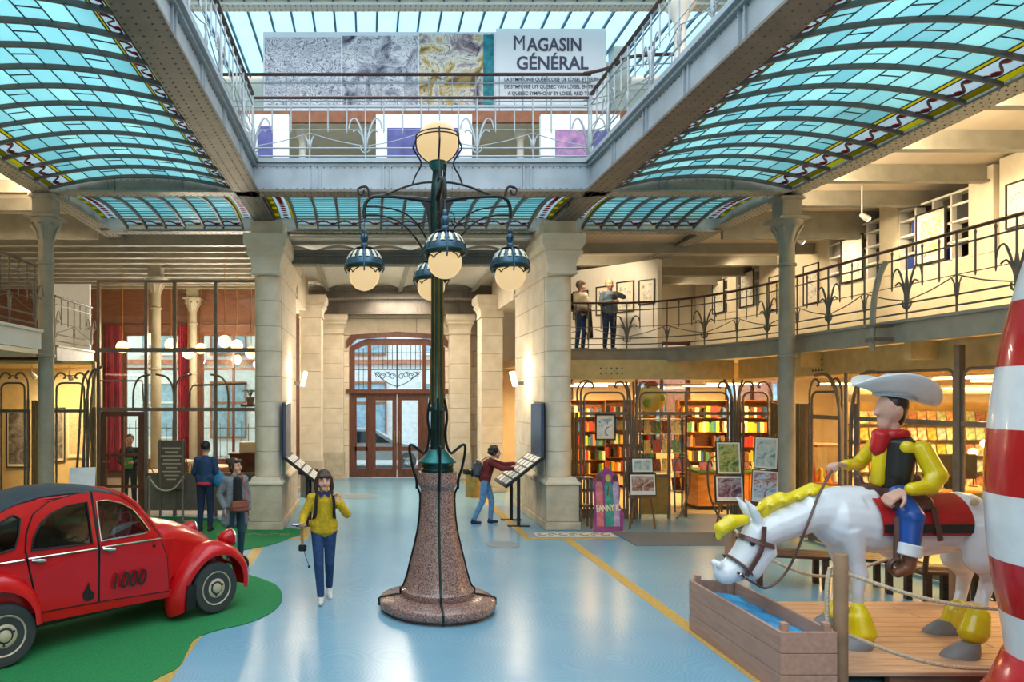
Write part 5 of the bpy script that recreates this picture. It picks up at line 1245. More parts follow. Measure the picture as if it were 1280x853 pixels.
# windscreen, cowl, bonnet
MB().sheet([[(1.66, y, 1.08), (1.32, y*.86, 1.50)] for y in (-.55, -.3, 0, .3, .55)], (.01, 0, .006)).build('windscreen', CGL, car)
for sg in (-1, 1): MB().tube([(1.73, sg*.585, 1.02), (1.60, sg*.565, 1.20), (1.44, sg*.525, 1.42), (1.30, sg*.49, 1.53)], .026, 8).build('screen_pillar', RED, car, smooth=True)
MB().tube([(1.31, -.49, 1.52), (1.33, 0, 1.545), (1.31, .49, 1.52)], .028, 8).build('screen_header', RED, car, smooth=True)
rows = []
HK = [(1.62, 1.10, .60, .5), (1.74, 1.14, .575, .55), (1.95, 1.125, .50, .6), (2.2, 1.06, .44, .6), (2.42, .965, .385, .55), (2.6, .86, .33, .48), (2.72, .76, .285, .42), (2.76, .66, .27, .38)]
for s, z, w, h in HK:
    row = []
    for j in range(17):
        a = PI*j/16; ca, sa = math.cos(a), math.sin(a); yy = w*math.copysign(abs(ca)**.75, ca); zz = z-.36+.36*sa**.6
        zz += .012*math.cos(yy*38)*(abs(yy) < w*.75)
        row.append((s, yy, zz))
    rows.append(row)
MB().sheet(rows).build('bonnet', RED, car, smooth='all')
MB().prism([(-.26, .34), (.26, .34), (.27, .6), (.2, .72), (0, .77), (-.2, .72), (-.27, .6)], lambda u, v, s: Vector((2.75-.03*s, u, v))).build('grille', BLK, car)
for i in range(6): MB().tube([(2.765, -.24, .4+.05*i), (2.765, .24, .4+.05*i)], .008, 5).build('grille_bar', CHR, car)
MB().tube([(2.95, -.62, .42), (3.02, -.3, .42), (3.03, 0, .42), (3.02, .3, .42), (2.95, .62, .42)], .03, 8, flat=(.6, 1.3)).build('front_bumper', CHR, car, smooth=True)
MB().box(1.55, 1.68, -.55, .55, .8, 1.05).build('dashboard', BLK, car)
sw_ = MB().tube([(1.42+.06*math.cos(t*PI/10), -.28+.17*math.sin(t*PI/10)*1., 1.12+.17*math.cos(t*PI/10)) for t in range(20)], .012, 6, closed=True).build('steering_wheel', mat('grey_plastic', '#8d8d88', .5, var=0), car)
for x, lb in ((.95, 'front_seat'), (.15, 'rear_seat')):
    MB().bbox(x-.1, x+.42, -.52, .52, .5, .68, .04).add(*(lambda b: (b.V, b.F))(MB().bbox(x-.2, x-.06, -.52, .52, .55, 1.12, .05))).build(lb, SEATM, car)
inv = Matrix.Identity(4)
M1000 = Matrix.Translation((1.31, -.648, .60)) @ Matrix.Rotation(math.radians(2), 4, 'Y') @ facing((0, 0, 0), (1, 0, .0), (.16, 0, .98))
INKB = mat('black_marker', '#1a1412', .5, var=0)
t_ = text('1000', .25, 'lettering', INKB, car, M1000, .003, .002, 'CENTER', .85)
drop = [(.0, .16), (-.02, .1), (-.06, .04), (-.05, -.02), (0, -.05), (.06, -.03), (.07, .03), (.03, .06)]
MB().prism([(.86+u, .5+v) for u, v in drop], sidef(.012, .004, -1)).build('ink_mark', INKB, car)
MB().prism([(1.62+.3*(u-.0), .92+.3*v) for u, v in drop], sidef(.012, .004, -1)).build('ink_mark', INKB, car)

# ------------------------------------------------------------ green carpet
def fl(px, py): D = 2385/(py-495); return ((px-462)/900*D, D)
GREENC = mat('green_carpet', '#1f8a4a', .95, var=.10, scale=60, bump=.6, bscale=300, h2='#176b3a')
pts = [fl(*p) for p in ((60, 930), (190, 853), (222, 836), (233, 818), (244, 800), (272, 789), (310, 780), (340, 766), (353, 750), (347, 734), (328, 725), (303, 716), (292, 703), (300, 690), (330, 684), (356, 676), (378, 667), (372, 662), (340, 659), (250, 648), (165, 648), (90, 660), (10, 690))]
pts += [(-7.5, 9.5), (-7.2, 5.2), (-5, 4.6)]
sm = [(v.x, v.y) for v in bez([(x, y, 0) for x, y in pts+pts[:1]], 5)][:-1]
o = MB().prism(sm, lambda u, v, s: (u, v, .012*s)).build('green_carpet', GREENC); tag(o, 'curvy green carpet under the red car', 'carpet')
# ------------------------------------------------------------ people
SKIN = mat('skin', '#d9a58b', .55, var=.03)
SKIN_D = mat('skin_tan', '#b98468', .55, var=.03)
EYEM = mat('eye_dark', '#20140f', .3, var=0); LIPM = mat('lip', '#9c5049', .5, var=0)
def lerp(a, b, t): return Vector(a)+(Vector(b)-Vector(a))*t
def hand(mb, wrist, d, palm_n, s=1., curl=.5, mirror=1):
    """palm with four bent fingers of unequal length and a thumb; d = pointing direction, palm_n = palm normal"""
    w = Vector(wrist); d = Vector(d).normalized(); n = Vector(palm_n); n = (n-d*n.dot(d)).normalized(); x = d.cross(n)*mirror
    c = w+d*.045*s
    for k in (-1.2, -.4, .4, 1.2): mb.cap(w+x*.012*k*s+d*.01*s, w+x*.019*k*s+d*.085*s, .015*s, .0125*s, 8)
    for k, ln in ((-1.5, .06), (-.5, .075), (.5, .08), (1.5, .072)):
        b = w+x*.0145*k*1.25*s+d*.088*s; p = b
        for j, f in enumerate((.45, .32, .23)):
            a = curl*(j+.6); q = p+(d*math.cos(a)+n*math.sin(a))*ln*f*s; mb.cap(p, q, (.0105-.001*j)*s, (.0095-.001*j)*s, 8); p = q
    b = w+x*.024*s+d*.02*s; m_ = b+(x*.8+d*.75+n*.3).normalized()*.042*s; e = m_+(x*.25+d*.9+n*.4).normalized()*.035*s
    mb.cap(b, m_, .014*s, .011*s, 8); mb.cap(m_, e, .011*s, .009*s, 8)
def person(label, loc, rz, H=1.68, J=None, top=None, legs=None, shoe=None, hair=None, skin=None, hairf=None, build_=1., sleeves='long', group=None, neck_turn=0., extra_top=None, hands=True, curlL=.5, curlR=.5, voxel=.011, lean=(0, 0), pants_end=.0, top_low=.885, top_grow=.016):
    """local frame: the figure looks along -Y, its left hand is at +X. J overrides joints (metres for a 1.70 m figure)"""
    s = H/1.70; j = dict(head=(0, -.01, 1.575), neck=(0, .01, 1.43), chest=(0, 0, 1.26), waist=(0, 0, 1.06), pelvis=(0, .01, .95),
        shL=(.155, .01, 1.362), shR=(-.155, .01, 1.362), elL=(.21, .03, 1.10), elR=(-.21, .03, 1.10), wrL=(.22, -.05, .86), wrR=(-.22, -.05, .86),
        hipL=(.085, .01, .92), hipR=(-.085, .01, .92), knL=(.095, -.01, .50), knR=(-.095, -.01, .50), anL=(.10, .04, .09), anR=(-.10, .04, .09), dL=(0, 0, -1), dR=(0, 0, -1), nL=(-1, 0, 0), nR=(1, 0, 0), tL=(0.1, -1, 0), tR=(-.1, -1, 0))
    if J: j.update(J)
    j = {k: Vector(v)*(s if k[0] not in 'dnt' or k in ('neck',) else 1) for k, v in j.items()}
    r = thing('person', label, 'person', loc, rz, group); sk = skin or SKIN; B = build_
    b = MB()
    hd = j['head']; Rt = Matrix.Rotation(neck_turn, 4, 'Z'); 
    hs = s; hd = hd+Vector((0, 0, .012)); s = s*1.07
    def hp(x, y, z): return hd+Rt @ (Vector((x, y, z))*hs*1.07)
    b.sphere(hp(0, .012, .028), .093*s, 18, 12, (.86, 1.06, 1.04)); b.cap(hp(0, -.03, -.03), hp(0, -.05, -.085), .062*s, .038*s)   # skull, jaw
    b.cap(hp(-.03, -.045, -.03), hp(.03, -.045, -.03), .042*s, .042*s); b.cap(hp(0, -.088, .012), hp(0, -.108, -.022), .011*s, .016*s, 8)
    for e in (-1, 1): b.sphere(hp(e*.083, .01, -.005), .028*s, 8, 6, (.35, .7, 1.1))
    s = hs
    b.chain([j['neck']-Vector((0, 0, .04*s)), lerp(j['neck'], hd, .6)], [.055*s, .052*s])
    b.chain([j['chest'], j['waist'], j['pelvis']], [.125*s*B, .11*s*B, .12*s*B], 14)
    b.cap(j['shL'], j['shR'], .06*s, .06*s)
    for q in 'LR':
        b.chain([j['sh'+q], j['el'+q], j['wr'+q]], [.05*s*B, .041*s, .028*s])
        b.chain([j['hip'+q], j['kn'+q], j['an'+q]], [.085*s*B, .056*s, .036*s])
        if hands: hand(b, j['wr'+q], j['d'+q], j['n'+q], s, curlL if q == 'L' else curlR, 1 if q == 'L' else -1)
    blend(b.build('body', sk, r), .0075, 3)
    for e in (-1, 1):
        MB().sphere(hp(e*.033, -.083, .012), .0085*s, 8, 6).build('eye', EYEM, r, smooth='all')
        MB().cap(hp(e*.02, -.09, .034), hp(e*.048, -.082, .034), .005*s, .004*s, 6).build('eyebrow', hair or EYEM, r)
    MB().cap(hp(-.02, -.091, -.052), hp(.02, -.091, -.052), .007*s, .007*s, 6).build('mouth', LIPM, r)
    # clothes
    g = top_grow*s
    t = MB(); zl = top_low*s
    t.cap(j['chest']+Vector((0, 0, .03)), j['waist'], .125*s*B+g, .112*s*B+g, 16); t.cap(j['waist'], Vector((j['pelvis'].x, j['pelvis'].y, zl+.09)), .112*s*B+g, .128*s*B+g, 16)
    for e in (-1, 1):
        t.cap(j['chest']+Vector((e*.055*s, 0, 0)), j['waist']+Vector((e*.04*s, 0, 0)), .10*s*B+g, .095*s*B+g, 12)
        t.cap(j['waist']+Vector((e*.04*s, 0, 0)), Vector((j['pelvis'].x+e*.055*s, j['pelvis'].y, zl+.08)), .095*s*B+g, .112*s*B+g, 12)
    t.cap(j['shL'], j['shR'], .066*s+g*.6, .066*s+g*.6, 12); t.cap(lerp(j['shL'], j['shR'], .5)+Vector((0, 0, -.02)), j['neck']-Vector((0, 0, .02*s)), .09*s, .068*s)
    for q in 'LR':
        e_ = j['el'+q]; w_ = lerp(e_, j['wr'+q], .93)
        t.cap(j['sh'+q], e_, .06*s*B+g*.7, .05*s+g*.7)
        if sleeves == 'long': t.cap(e_, w_, .05*s+g*.7, .04*s+g*.5)
    t.cap(j['pelvis']+Vector((-.072*s*B, 0, zl+.125-j['pelvis'].z)), j['pelvis']+Vector((.072*s*B, 0, zl+.12-j['pelvis'].z)), .108*s*B+g*.6, .108*s*B+g*.6, 14)
    if extra_top: extra_top(t, j, s)
    blend(t.build('top', top, r), voxel, 3)
    p = MB()
    p.cap(j['pelvis']+Vector((-.045*s, 0, .06*s)), j['pelvis']+Vector((.045*s, 0, .06*s)), .098*s*B, .098*s*B); p.cap(j['hipL'], j['hipR'], .096*s*B, .096*s*B)
    for q in 'LR':
        a_ = lerp(j['kn'+q], j['an'+q], .97-pants_end); p.cap(j['hip'+q], j['kn'+q], .097*s*B, .069*s*B); p.cap(j['kn'+q], a_, .071*s*B, .052*s)
    blend(p.build('trousers', legs, r), voxel, 3)
    for q in 'LR':
        a_ = j['an'+q]; d = Vector(j['t'+q]).normalized(); sh = MB(); dz = Vector((0, 0, -.052*s))
        sh.cap(a_+dz-d*.03*s, a_+dz+d*.13*s+Vector((0, 0, d.z*.02)), .042*s, .034*s); sh.cap(a_+d*-.01*s, a_+dz+d*.02*s, .046*s, .045*s)
        blend(sh.build('shoe', shoe, r), .009, 2)
    h = MB(); (hairf or (lambda h, hp, s: h.sphere(hp(0, .025, .045), .098*s, 16, 10, (.92, 1.02, 1.0))))(h, hp, s*1.07)
    if h.V: blend(h.build('hair', hair, r), .009, 3)
    return r, j, s, hp
DENIM = mat('dark_denim', '#22406a', .85, var=.10, scale=25); DENIM_L = mat('light_denim', '#5f8fb8', .85, var=.12, scale=20); NAVY = mat('navy_cloth', '#1d2c4c', .85, var=.08)
HBROWN = mat('hair_brown', '#3a2419', .55, var=.15, scale=30); HBLACK = mat('hair_black', '#15110f', .5, var=.1, scale=30); HGREY = mat('hair_grey', '#6a5c50', .6, var=.15, scale=30)
WSHOE = mat('white_shoe', '#d8d8d2', .6, var=.05); BSHOE = mat('black_shoe', '#1b1b1d', .5, var=.05); TSHOE = mat('tan_shoe', '#b59a7a', .6, var=.05)
BLACKC = mat('black_cloth', '#17181b', .85, var=.06)
# 1 woman in yellow
MUST = mat('mustard_sweater', '#c2a018', .9, var=.08, scale=30, bump=.3, bscale=120)
def hair_fringe(h, hp, s):
    h.sphere(hp(0, .03, .045), .102*s, 18, 10, (.93, 1.0, 1.0)); h.cap(hp(-.05, -.07, .065), hp(.05, -.07, .065), .03*s, .03*s)
    for e in (-1, 1): h.chain([hp(e*.08, .01, .03), hp(e*.095, .02, -.08), hp(e*.09, .0, -.18)], [.035*s, .034*s, .018*s])
    h.cap(hp(0, .08, .02), hp(0, .075, -.14), .07*s, .05*s)
fy = P(405, 752, 9.3)
r, j, s, hp = person('woman in a mustard sweater and dark jeans walking towards the lamp', (fy.x, 9.3, 0), math.radians(8), 1.66,
    dict(elR=(-.265, -.02, 1.14), wrR=(-.30, -.22, 1.05), dR=(-.2, -1, .0), nR=(.2, 0, 1), elL=(.30, -.03, 1.15), wrL=(.165, -.13, 1.32), dL=(-.25, .1, .9), nL=(0, -1, 0),
         anR=(-.05, -.12, .09), knR=(-.075, -.11, .5), anL=(.085, .20, .13), knL=(.075, .02, .50), tL=(.05, -.8, -.35)), MUST, DENIM, WSHOE, HBROWN, hairf=hair_fringe, pants_end=.05, curlL=.9)
COLR = mat('navy_collar', '#1f2a66', .8, var=0)
MB().tube([(.085*math.cos(a)*s, .02+.075*math.sin(a)*s, 1.445*s-.015*abs(math.sin(a/2))) for a in [k2*PI/9 for k2 in range(18)]], .02*s, 7, closed=True, flat=(1, .7)).build('collar', COLR, r, smooth=True)
for e in (-1, 1):
    MB().prism([(0, 0), (e*.085, .03), (e*.06, -.045)], lambda u, v, w: Vector((u*s, (-.10-.012*w)*s, 1.425*s+v))).build('collar_tip', COLR, r)
    MB().tube(bez([(e*.09*s, -.11, 1.47*s), (e*.115*s, -.155, 1.35*s), (e*.12*s, -.15, 1.2*s), (e*.14*s, -.02, 1.08*s)], 5), .016, 6, flat=(1.4, .4)).build('backpack_strap', BLACKC, r)
MB().bbox(-.13, .13, .14, .26, 1.0*s, 1.42*s, .05).build('backpack', BLACKC, r, smooth=True)
ph = thing('smartphone', 'phone with blue-white screen held by the woman in the mustard sweater', 'phone', (fy.x-.30, 9.3-.30, 1.03))
MB().bbox(-.08, .07, -.045, .03, .0, .012, .004).build('case', mat('navy_case', '#22356e', .4, var=0), ph); MB().box(-.07, .06, -.04, .025, .012, .014).build('screen', mat('phone_screen', '#cfe0ff', .2, var=0, emit=.4), ph)
cm = thing('camera_on_strap', 'small black camera hanging on a tan strap from the woman in yellow', 'camera', (fy.x-.27, 9.22, .68))
MB().tube([(.0, -.02, .42), (-.01, 0, .2), (0, .0, .07)], .02, 6, flat=(1, .3)).build('strap', mat('tan_strap', '#b68a45', .7, var=.05), cm); MB().bbox(-.05, .05, -.03, .03, -.02, .06, .01).build('body', BLACKC, cm); MB().lathe([(.03, 0), (.03, .05), (.02, .05)], 14).xf(Matrix.Translation((0, -.02, .02)) @ Matrix.Rotation(PI/2, 4, 'X')).build('lens', BLACKC, cm)
MB().tube([(.02, 0, -.02), (.05, 0, -.12), (.08, 0, -.2)], .004, 5).build('cord', BLACKC, cm); MB().sphere((.085, 0, -.22), .018, 8, 6).build('lens_cap', BLACKC, cm)
# 2 woman in grey coat
GREYC = mat('grey_wool_coat', '#757c82', .9, var=.08, scale=25); TEALT = mat('dark_teal_trousers', '#1b3a48', .85, var=.06)
def bun(h, hp, s):
    h.sphere(hp(0, .03, .035), .098*s, 18, 10, (.92, 1.02, 1.0)); h.sphere(hp(0, .13, .07), .05*s, 12, 8); h.cap(hp(-.045, -.055, .08), hp(.045, -.055, .08), .034*s, .034*s); h.cap(hp(0, .05, -.02), hp(0, .04, -.07), .07*s, .05*s)
    for e in (-1, 1): h.chain([hp(e*.08, -.02, .04), hp(e*.09, 0, -.06)], [.025*s, .014*s])
def coat(t, j, s):
    for e in (-1, 1):
        t.cap(j['waist']+Vector((e*.07*s, .02, 0)), Vector((e*.13*s, .03, .68*s)), .1*s, .11*s); t.cap(j['chest']+Vector((e*.1*s, -.04, .05)), j['waist']+Vector((e*.12*s, -.05, -.1)), .06*s, .06*s)
    t.cap(j['waist']+Vector((0, .06, 0)), Vector((0, .08, .68*s)), .11*s, .13*s)
gy = P(294, 706, 11.45)
r, j, s, hp = person('woman in a grey open coat with a brown shoulder bag looking to the right', (gy.x, 11.45, 0), math.radians(30), 1.64,
    dict(elR=(-.25, .06, 1.12), wrR=(-.20, -.06, .92), elL=(.24, .05, 1.10), wrL=(.23, -.03, .86), knL=(.09, -.05, .5)), GREYC, TEALT, BSHOE, HBROWN, hairf=bun, neck_turn=math.radians(35), extra_top=coat)
blend(MB().cap(Vector((0, -.10, 1.36*s)), Vector((0, -.115, 1.02*s)), .075, .085).build('dark_shirt', BLACKC, r), .011, 2)
BAGB = mat('brown_leather', '#8c4f3c', .5, var=.08)
bg_ = MB().bbox(-.16, .13, -.30, -.2, .86*s, 1.06*s, .035).build('shoulder_bag', BAGB, r, smooth=True)
MB().bbox(-.155, .125, -.31, -.295, .95*s, 1.055*s, .006).build('flap', BAGB, bg_)
MB().tube(bez([(.1, -.26, 1.05*s), (.12, -.17, 1.2*s), (.10, -.12, 1.36*s), (.11, .02, 1.46*s)], 5), .012, 6, flat=(1.3, .4)).build('bag_strap', BAGB, r)
# 3 man in navy jacket, seen from behind
NAVJ = mat('navy_jacket', '#1f3f66', .8, var=.06); REDH = mat('red_hem', '#c8384a', .8, var=0)
ny = P(257, 664, 14.1)
r, j, s, hp = person('man in a navy jacket with a red hem seen from behind beside the cafe', (ny.x, 14.1, 0), PI+math.radians(-6), 1.74,
    dict(elL=(.23, -.02, 1.12), wrL=(.2, -.2, .98), dL=(-.3, -.8, .1), elR=(-.24, .03, 1.12), wrR=(-.24, -.06, .9)), NAVJ, NAVY, BSHOE, HBLACK, build_=1.08)
MB().tube([(.158*math.cos(a)*s, .01+.142*math.sin(a)*s, .925*s) for a in [k2*PI/12 for k2 in range(24)]], .026, 7, closed=True, flat=(.7, 1.2)).build('red_hem', REDH, r, smooth=True)
BLUEB = mat('blue_plastic', '#2a7fb0', .5, var=.12, scale=6)
o = MB(); o.sphere((0, 0, .16), .14, 14, 9, (1, .7, 1.05)).cap((0, 0, .28), (-.02, 0, .36), .05, .02); o = blend(o.build('carrier_bag', BLUEB), .012, 2); o.location = (ny.x+.33, 13.9, .86); tag(o, 'bright blue plastic bag carried by the man in the navy jacket', 'bag')
# 4 visitor in red
REDS = mat('dark_red_sweater', '#6e2020', .85, var=.08)
def curly(h, hp, s):
    h.sphere(hp(0, .03, .04), .108*s, 16, 10); random.seed(5)
    for i in range(26):
        a, z = random.uniform(0, 2*PI), random.uniform(-.6, 1); rr = math.sqrt(max(0, 1-z*z))
        if rr*math.sin(a) < -.55 and z < .5: continue
        h.sphere(hp(.1*rr*math.cos(a), .03+.1*rr*math.sin(a), .03+.1*z), .034*s, 8, 6)
ry = P(613, 654, 14.9)
r, j, s, hp = person('visitor in a dark red sweater and light jeans leaning over a slanted display', (ry.x-.1, 14.9, 0), math.radians(78), 1.66,
    dict(head=(0, -.20, 1.50), neck=(0, -.12, 1.37), chest=(0, -.07, 1.22), waist=(0, -.01, 1.04), shL=(.16, -.11, 1.32), shR=(-.16, -.11, 1.32), elL=(.2, -.36, 1.24), wrL=(.19, -.60, 1.27), dL=(0, -1, -.1), nL=(0, 0, -1), elR=(-.2, -.34, 1.2), wrR=(-.17, -.58, 1.2), dR=(0, -1, -.1), nR=(0, 0, -1),
         anL=(.09, -.10, .09), knL=(.09, -.12, .5), anR=(-.09, .24, .09), knR=(-.09, .06, .5)), REDS, DENIM_L, NAVY, HBLACK, hairf=curly)
bp = MB().bbox(-.15, .15, .08, .26, .98*s, 1.34*s, .06).build('backpack', mat('grey_backpack', '#4c565e', .8, var=.08), r, smooth=True)
MB().bbox(-.12, .12, .24, .30, 1.0*s, 1.16*s, .03).build('pocket', BLACKC, bp, smooth=True)
for e in (-1, 1): MB().tube(bez([(e*.1, .1, 1.32*s), (e*.11, -.06, 1.42*s), (e*.12, -.2, 1.3*s), (e*.13, -.1, 1.08*s)], 5), .015, 6, flat=(1.4, .4)).build('backpack_strap', BLACKC, bp)
# 5, 6 couple on the balcony
CREAMJ = mat('cream_jacket', '#b5ab94', .85, var=.06); BLUEJ = mat('slate_blue_jacket', '#4d5f6e', .8, var=.08)
def bob(h, hp, s):
    h.sphere(hp(0, .02, .04), .106*s, 16, 10); h.cap(hp(-.05, -.06, .07), hp(.05, -.06, .07), .035*s, .035*s)
    for e in (-1, 1): h.chain([hp(e*.085, .01, .02), hp(e*.09, .02, -.09)], [.04*s, .03*s])
ba = P(731, 437, 17.2)
r, j, s, hp = person('woman with short grey-brown hair and a black backpack on the balcony', (ba.x-.05, 17.35, ZD+.02), math.radians(28), 1.66,
    dict(elL=(.23, -.06, 1.12), wrL=(.08, -.22, 1.08), dL=(-.8, -.4, 0), nL=(0, -1, 0), elR=(-.22, -.05, 1.1), wrR=(-.02, -.22, 1.04), dR=(.9, -.2, 0), nR=(0, 1, 0)), CREAMJ, DENIM, BSHOE, HGREY, hairf=bob, neck_turn=math.radians(30))
MB().bbox(-.17, .17, .13, .28, .98*s, 1.42*s, .06).build('backpack', BLACKC, r, smooth=True)
MB().tube([(.15*math.cos(a)*s, .01+.14*math.sin(a)*s, .95*s) for a in [k2*PI/12 for k2 in range(24)]], .04, 7, closed=True, flat=(.6, 1.4)).build('waist_jacket', mat('maroon_cloth', '#4a2428', .85, var=.05), r, smooth=True)
MB().cap((.12, -.16, 1.0*s), (.14, -.17, .35*s), .05, .07).build('hanging_coat', BLACKC, r, smooth=True)
def short_grey(h, hp, s): h.sphere(hp(0, .04, .04), .094*s, 14, 9, (.92, .95, .95))
bb = P(767, 437, 17.2)
r, j, s, hp = person('balding man in a slate blue jacket raising one arm on the balcony', (bb.x-.05, 17.35, ZD+.02), math.radians(5), 1.70,
    dict(elR=(-.23, -.03, 1.12), wrR=(.0, -.2, 1.16), dR=(.9, -.2, .1), nR=(0, 1, 0), elL=(.30, -.12, 1.28), wrL=(.10, -.26, 1.34), dL=(-.9, -.3, .1), nL=(0, -1, 0)), BLUEJ, NAVY, BSHOE, HGREY, skin=SKIN_D, hairf=short_grey, build_=1.08)
# 7 waiter
wy = P(139, 664, 17.3)
r, j, s, hp = person('waiter in black standing behind the glass of the cafe door', (-6.0+.42, 16.75, .006), math.radians(10), 1.72, dict(elL=(.22, -.04, 1.12), wrL=(.12, -.22, 1.1), dL=(-.5, -.8, .1), elR=(-.22, -.04, 1.12), wrR=(-.14, -.2, 1.08), dR=(.5, -.8, 0)), BLACKC, BLACKC, BSHOE, HBLACK)
o = MB().bbox(-.12, .10, -.26, -.235, .98, 1.22, .005).build('green_card', mat('green_card', '#3fae5c', .6, var=0), r)
# ------------------------------------------------------------ wooden stage, trough, ropes
TW = mat('stage_wood', '#cfa585', .6, var=.12, scale=3, stretch=(1, 8, 8), h2='#b58a69')
TRW = mat('trough_wood', '#b48c78', .6, var=.08, scale=3, stretch=(8, 1, 8), h2='#a37b67')
POSTW = mat('post_wood', '#8a6a4e', .65, var=.10, scale=3)
st = thing('stage', 'low plank platform carrying the painted rider statue', 'platform', (6.2, 7.5, 0))
n = 14; y0, y1 = 6.5, 8.75
for i in range(n):
    a, b = y0+(y1-y0)*i/n, y0+(y1-y0)*(i+1)/n; x0 = 4.27+.36*(a-y0)/(y1-y0)
    MB().bbox(x0+random.uniform(0, .05), 9.0-random.uniform(0, .2) if i % 2 else 6.2, a+.003, b-.003, .11, .15, .006).build('plank', TW, st, world=True)
    if not i % 2: MB().bbox(6.206, 9.0, a+.003, b-.003, .11, .15, .006).build('plank', TW, st, world=True)
for y in (6.58, 7.6, 8.6): MB().box(4.75, 7.6, y, y+.06, 0, .108).build('bearer', POSTW, st, world=True)
tr = thing('water_trough', 'long wooden box trough of stacked planks with blue painted water', 'trough', (3.88, 7.25, 0))
X0, X1, Y0, Y1, ZT = 3.62, 4.12, 6.34, 8.16, .56
for i in range(3):
    z0, z1 = .19*i, .19*i+.185
    for x in (X0, X1-.03): MB().bbox(x, x+.03, Y0+.03, Y1-.03, z0, z1, .004).build('plank', TRW, tr, world=True)
    for y in (Y0, Y1-.03): MB().bbox(X0, X1, y, y+.03, z0, z1, .004).build('plank', TRW, tr, world=True)
for x in (X0+.035, X1-.095):
    for y in (Y0+.035, Y1-.095): MB().bbox(x, x+.06, y, y+.06, 0, .635, .004).build('corner_post', TRW, tr, world=True)
def water_mat():
    m = mat('painted_water', '#1477b8', .25, var=.25, scale=7, stretch=(1, .35, 1), h2='#4fb0dd', bump=.4, bscale=10); return m
MB().sheet([[(X0+.03+.44*i/8, Y0+.03+1.76*j_/24, .43+.012*math.sin(j_*1.3+i*.7)) for i in range(9)] for j_ in range(25)], (0, 0, -.03)).build('water', water_mat(), tr, world=True, smooth='all')
ROPE = mat('natural_rope', '#c7b596', .8, var=.12, scale=60)
def rope_post(x, y, z0, h, label, r_=.058, mt=None):
    t = thing('rope_post', label, 'post', (x, y, z0)); m = mt or POSTW
    MB().lathe([(r_, 0), (r_, h-.01), (r_-.01, h), (.001, h)], 20).build('shaft', m, t, smooth=True)
    return t
rope_post(4.2, 6.42, .0, 1.24, 'round wooden rope post at the corner of the trough')
rope_post(6.95, 8.55, .15, 1.0, 'second round wooden rope post behind the statue horse')
def rope(label, pts, r_=.018):
    o = MB().tube(bez(pts, 8), r_, 7).build('rope', ROPE, smooth=True); return tag(o, label, 'rope')
rope('sagging upper rope from the corner post across the front of the rider statue', [(4.26, 6.42, 1.06), (4.9, 6.35, .86), (5.5, 6.3, .78), (6.2, 6.3, .76)])
rope('lower rope sagging in front of the statue hooves', [(4.26, 6.42, .52), (4.75, 6.44, .33), (5.2, 6.46, .22), (5.75, 6.5, .18)])
rope('rope sagging behind the trough towards the second post', [(4.52, 8.95, 1.0), (4.6, 8.5, .82), (4.75, 8.2, .7), (5.1, 8.1, .62), (5.7, 8.2, .72), (6.9, 8.5, 1.05)])
rope('rope hanging straight down the back of the corner post', [(4.16, 6.5, 1.1), (4.13, 6.5, .9), (4.135, 6.5, .45)], .02)
p4 = rope_post(4.5, 9.0, 0, 1.15, 'round wooden rope post half hidden behind the horse head')

# ------------------------------------------------------------ painted statue: a generic rider on a drinking horse
HW = mat('white_gloss_paint', '#dfe2e6', .25, var=.02, coat=.4); HY = mat('yellow_gloss_paint', '#e3c912', .3, var=.04, coat=.3); HG = mat('grey_hoof_paint', '#7d7d80', .5, var=.04)
LEA = mat('painted_leather', '#5a3a33', .4, var=.08); REDP = mat('red_blanket_paint', '#b31d20', .4, var=.06); BLKP = mat('black_paint', '#23211f', .4, var=.03); BLUP = mat('blue_trouser_paint', '#1f4f9c', .3, var=.05)
FLESH = mat('flesh_paint', '#d3a48f', .4, var=.03); HATM = mat('white_hat_paint', '#dfe3e4', .35, var=.02); REDSC = mat('red_scarf_paint', '#b3141c', .35, var=.05); HAIRP = mat('brown_hair_paint', '#2a1a14', .4, var=.04)
BX, BY, BZ = 5.55, 7.35, .15
su = thing('rider_statue', 'painted statue of a rider in a white hat on a white horse bending its head', 'statue', (BX, BY, BZ))
def q(px, py, D=7.35): v = P(px, py, D); return Vector((v.x-BX, v.y-BY, v.z-BZ))
b = MB()
# trunk: from chest to rump, deep chest and tucked belly
b.chain([q(1050, 650), q(1085, 655), q(1140, 655), q(1200, 652), q(1232, 662)], [.30, .31, .30, .31, .30], 16)
b.cap(q(1030, 640), q(1055, 668), .19, .24); b.cap(q(1120, 675), q(1180, 668), .22, .2); b.cap(q(1030, 625), q(1075, 628), .14, .2)
# neck and head
b.chain([q(1052, 642), q(1015, 641), q(975, 656), q(948, 668)], [.27, .21, .18, .16], 14)
b.chain([q(948, 668), q(934, 690), q(918, 711), q(908, 716)], [.165, .145, .135, .125], 14); b.cap(q(952, 690), q(938, 712), .15, .12)
for e in (-1, 1):
    o_ = Vector((0, e*.07, 0))
    b.chain([q(944, 652)+o_, q(936, 636)+o_*1.2, q(925, 622)+o_*1.3], [.055, .05, .012], 8)
    b.sphere(q(896, 705)+o_*.7, .042, 8, 6)
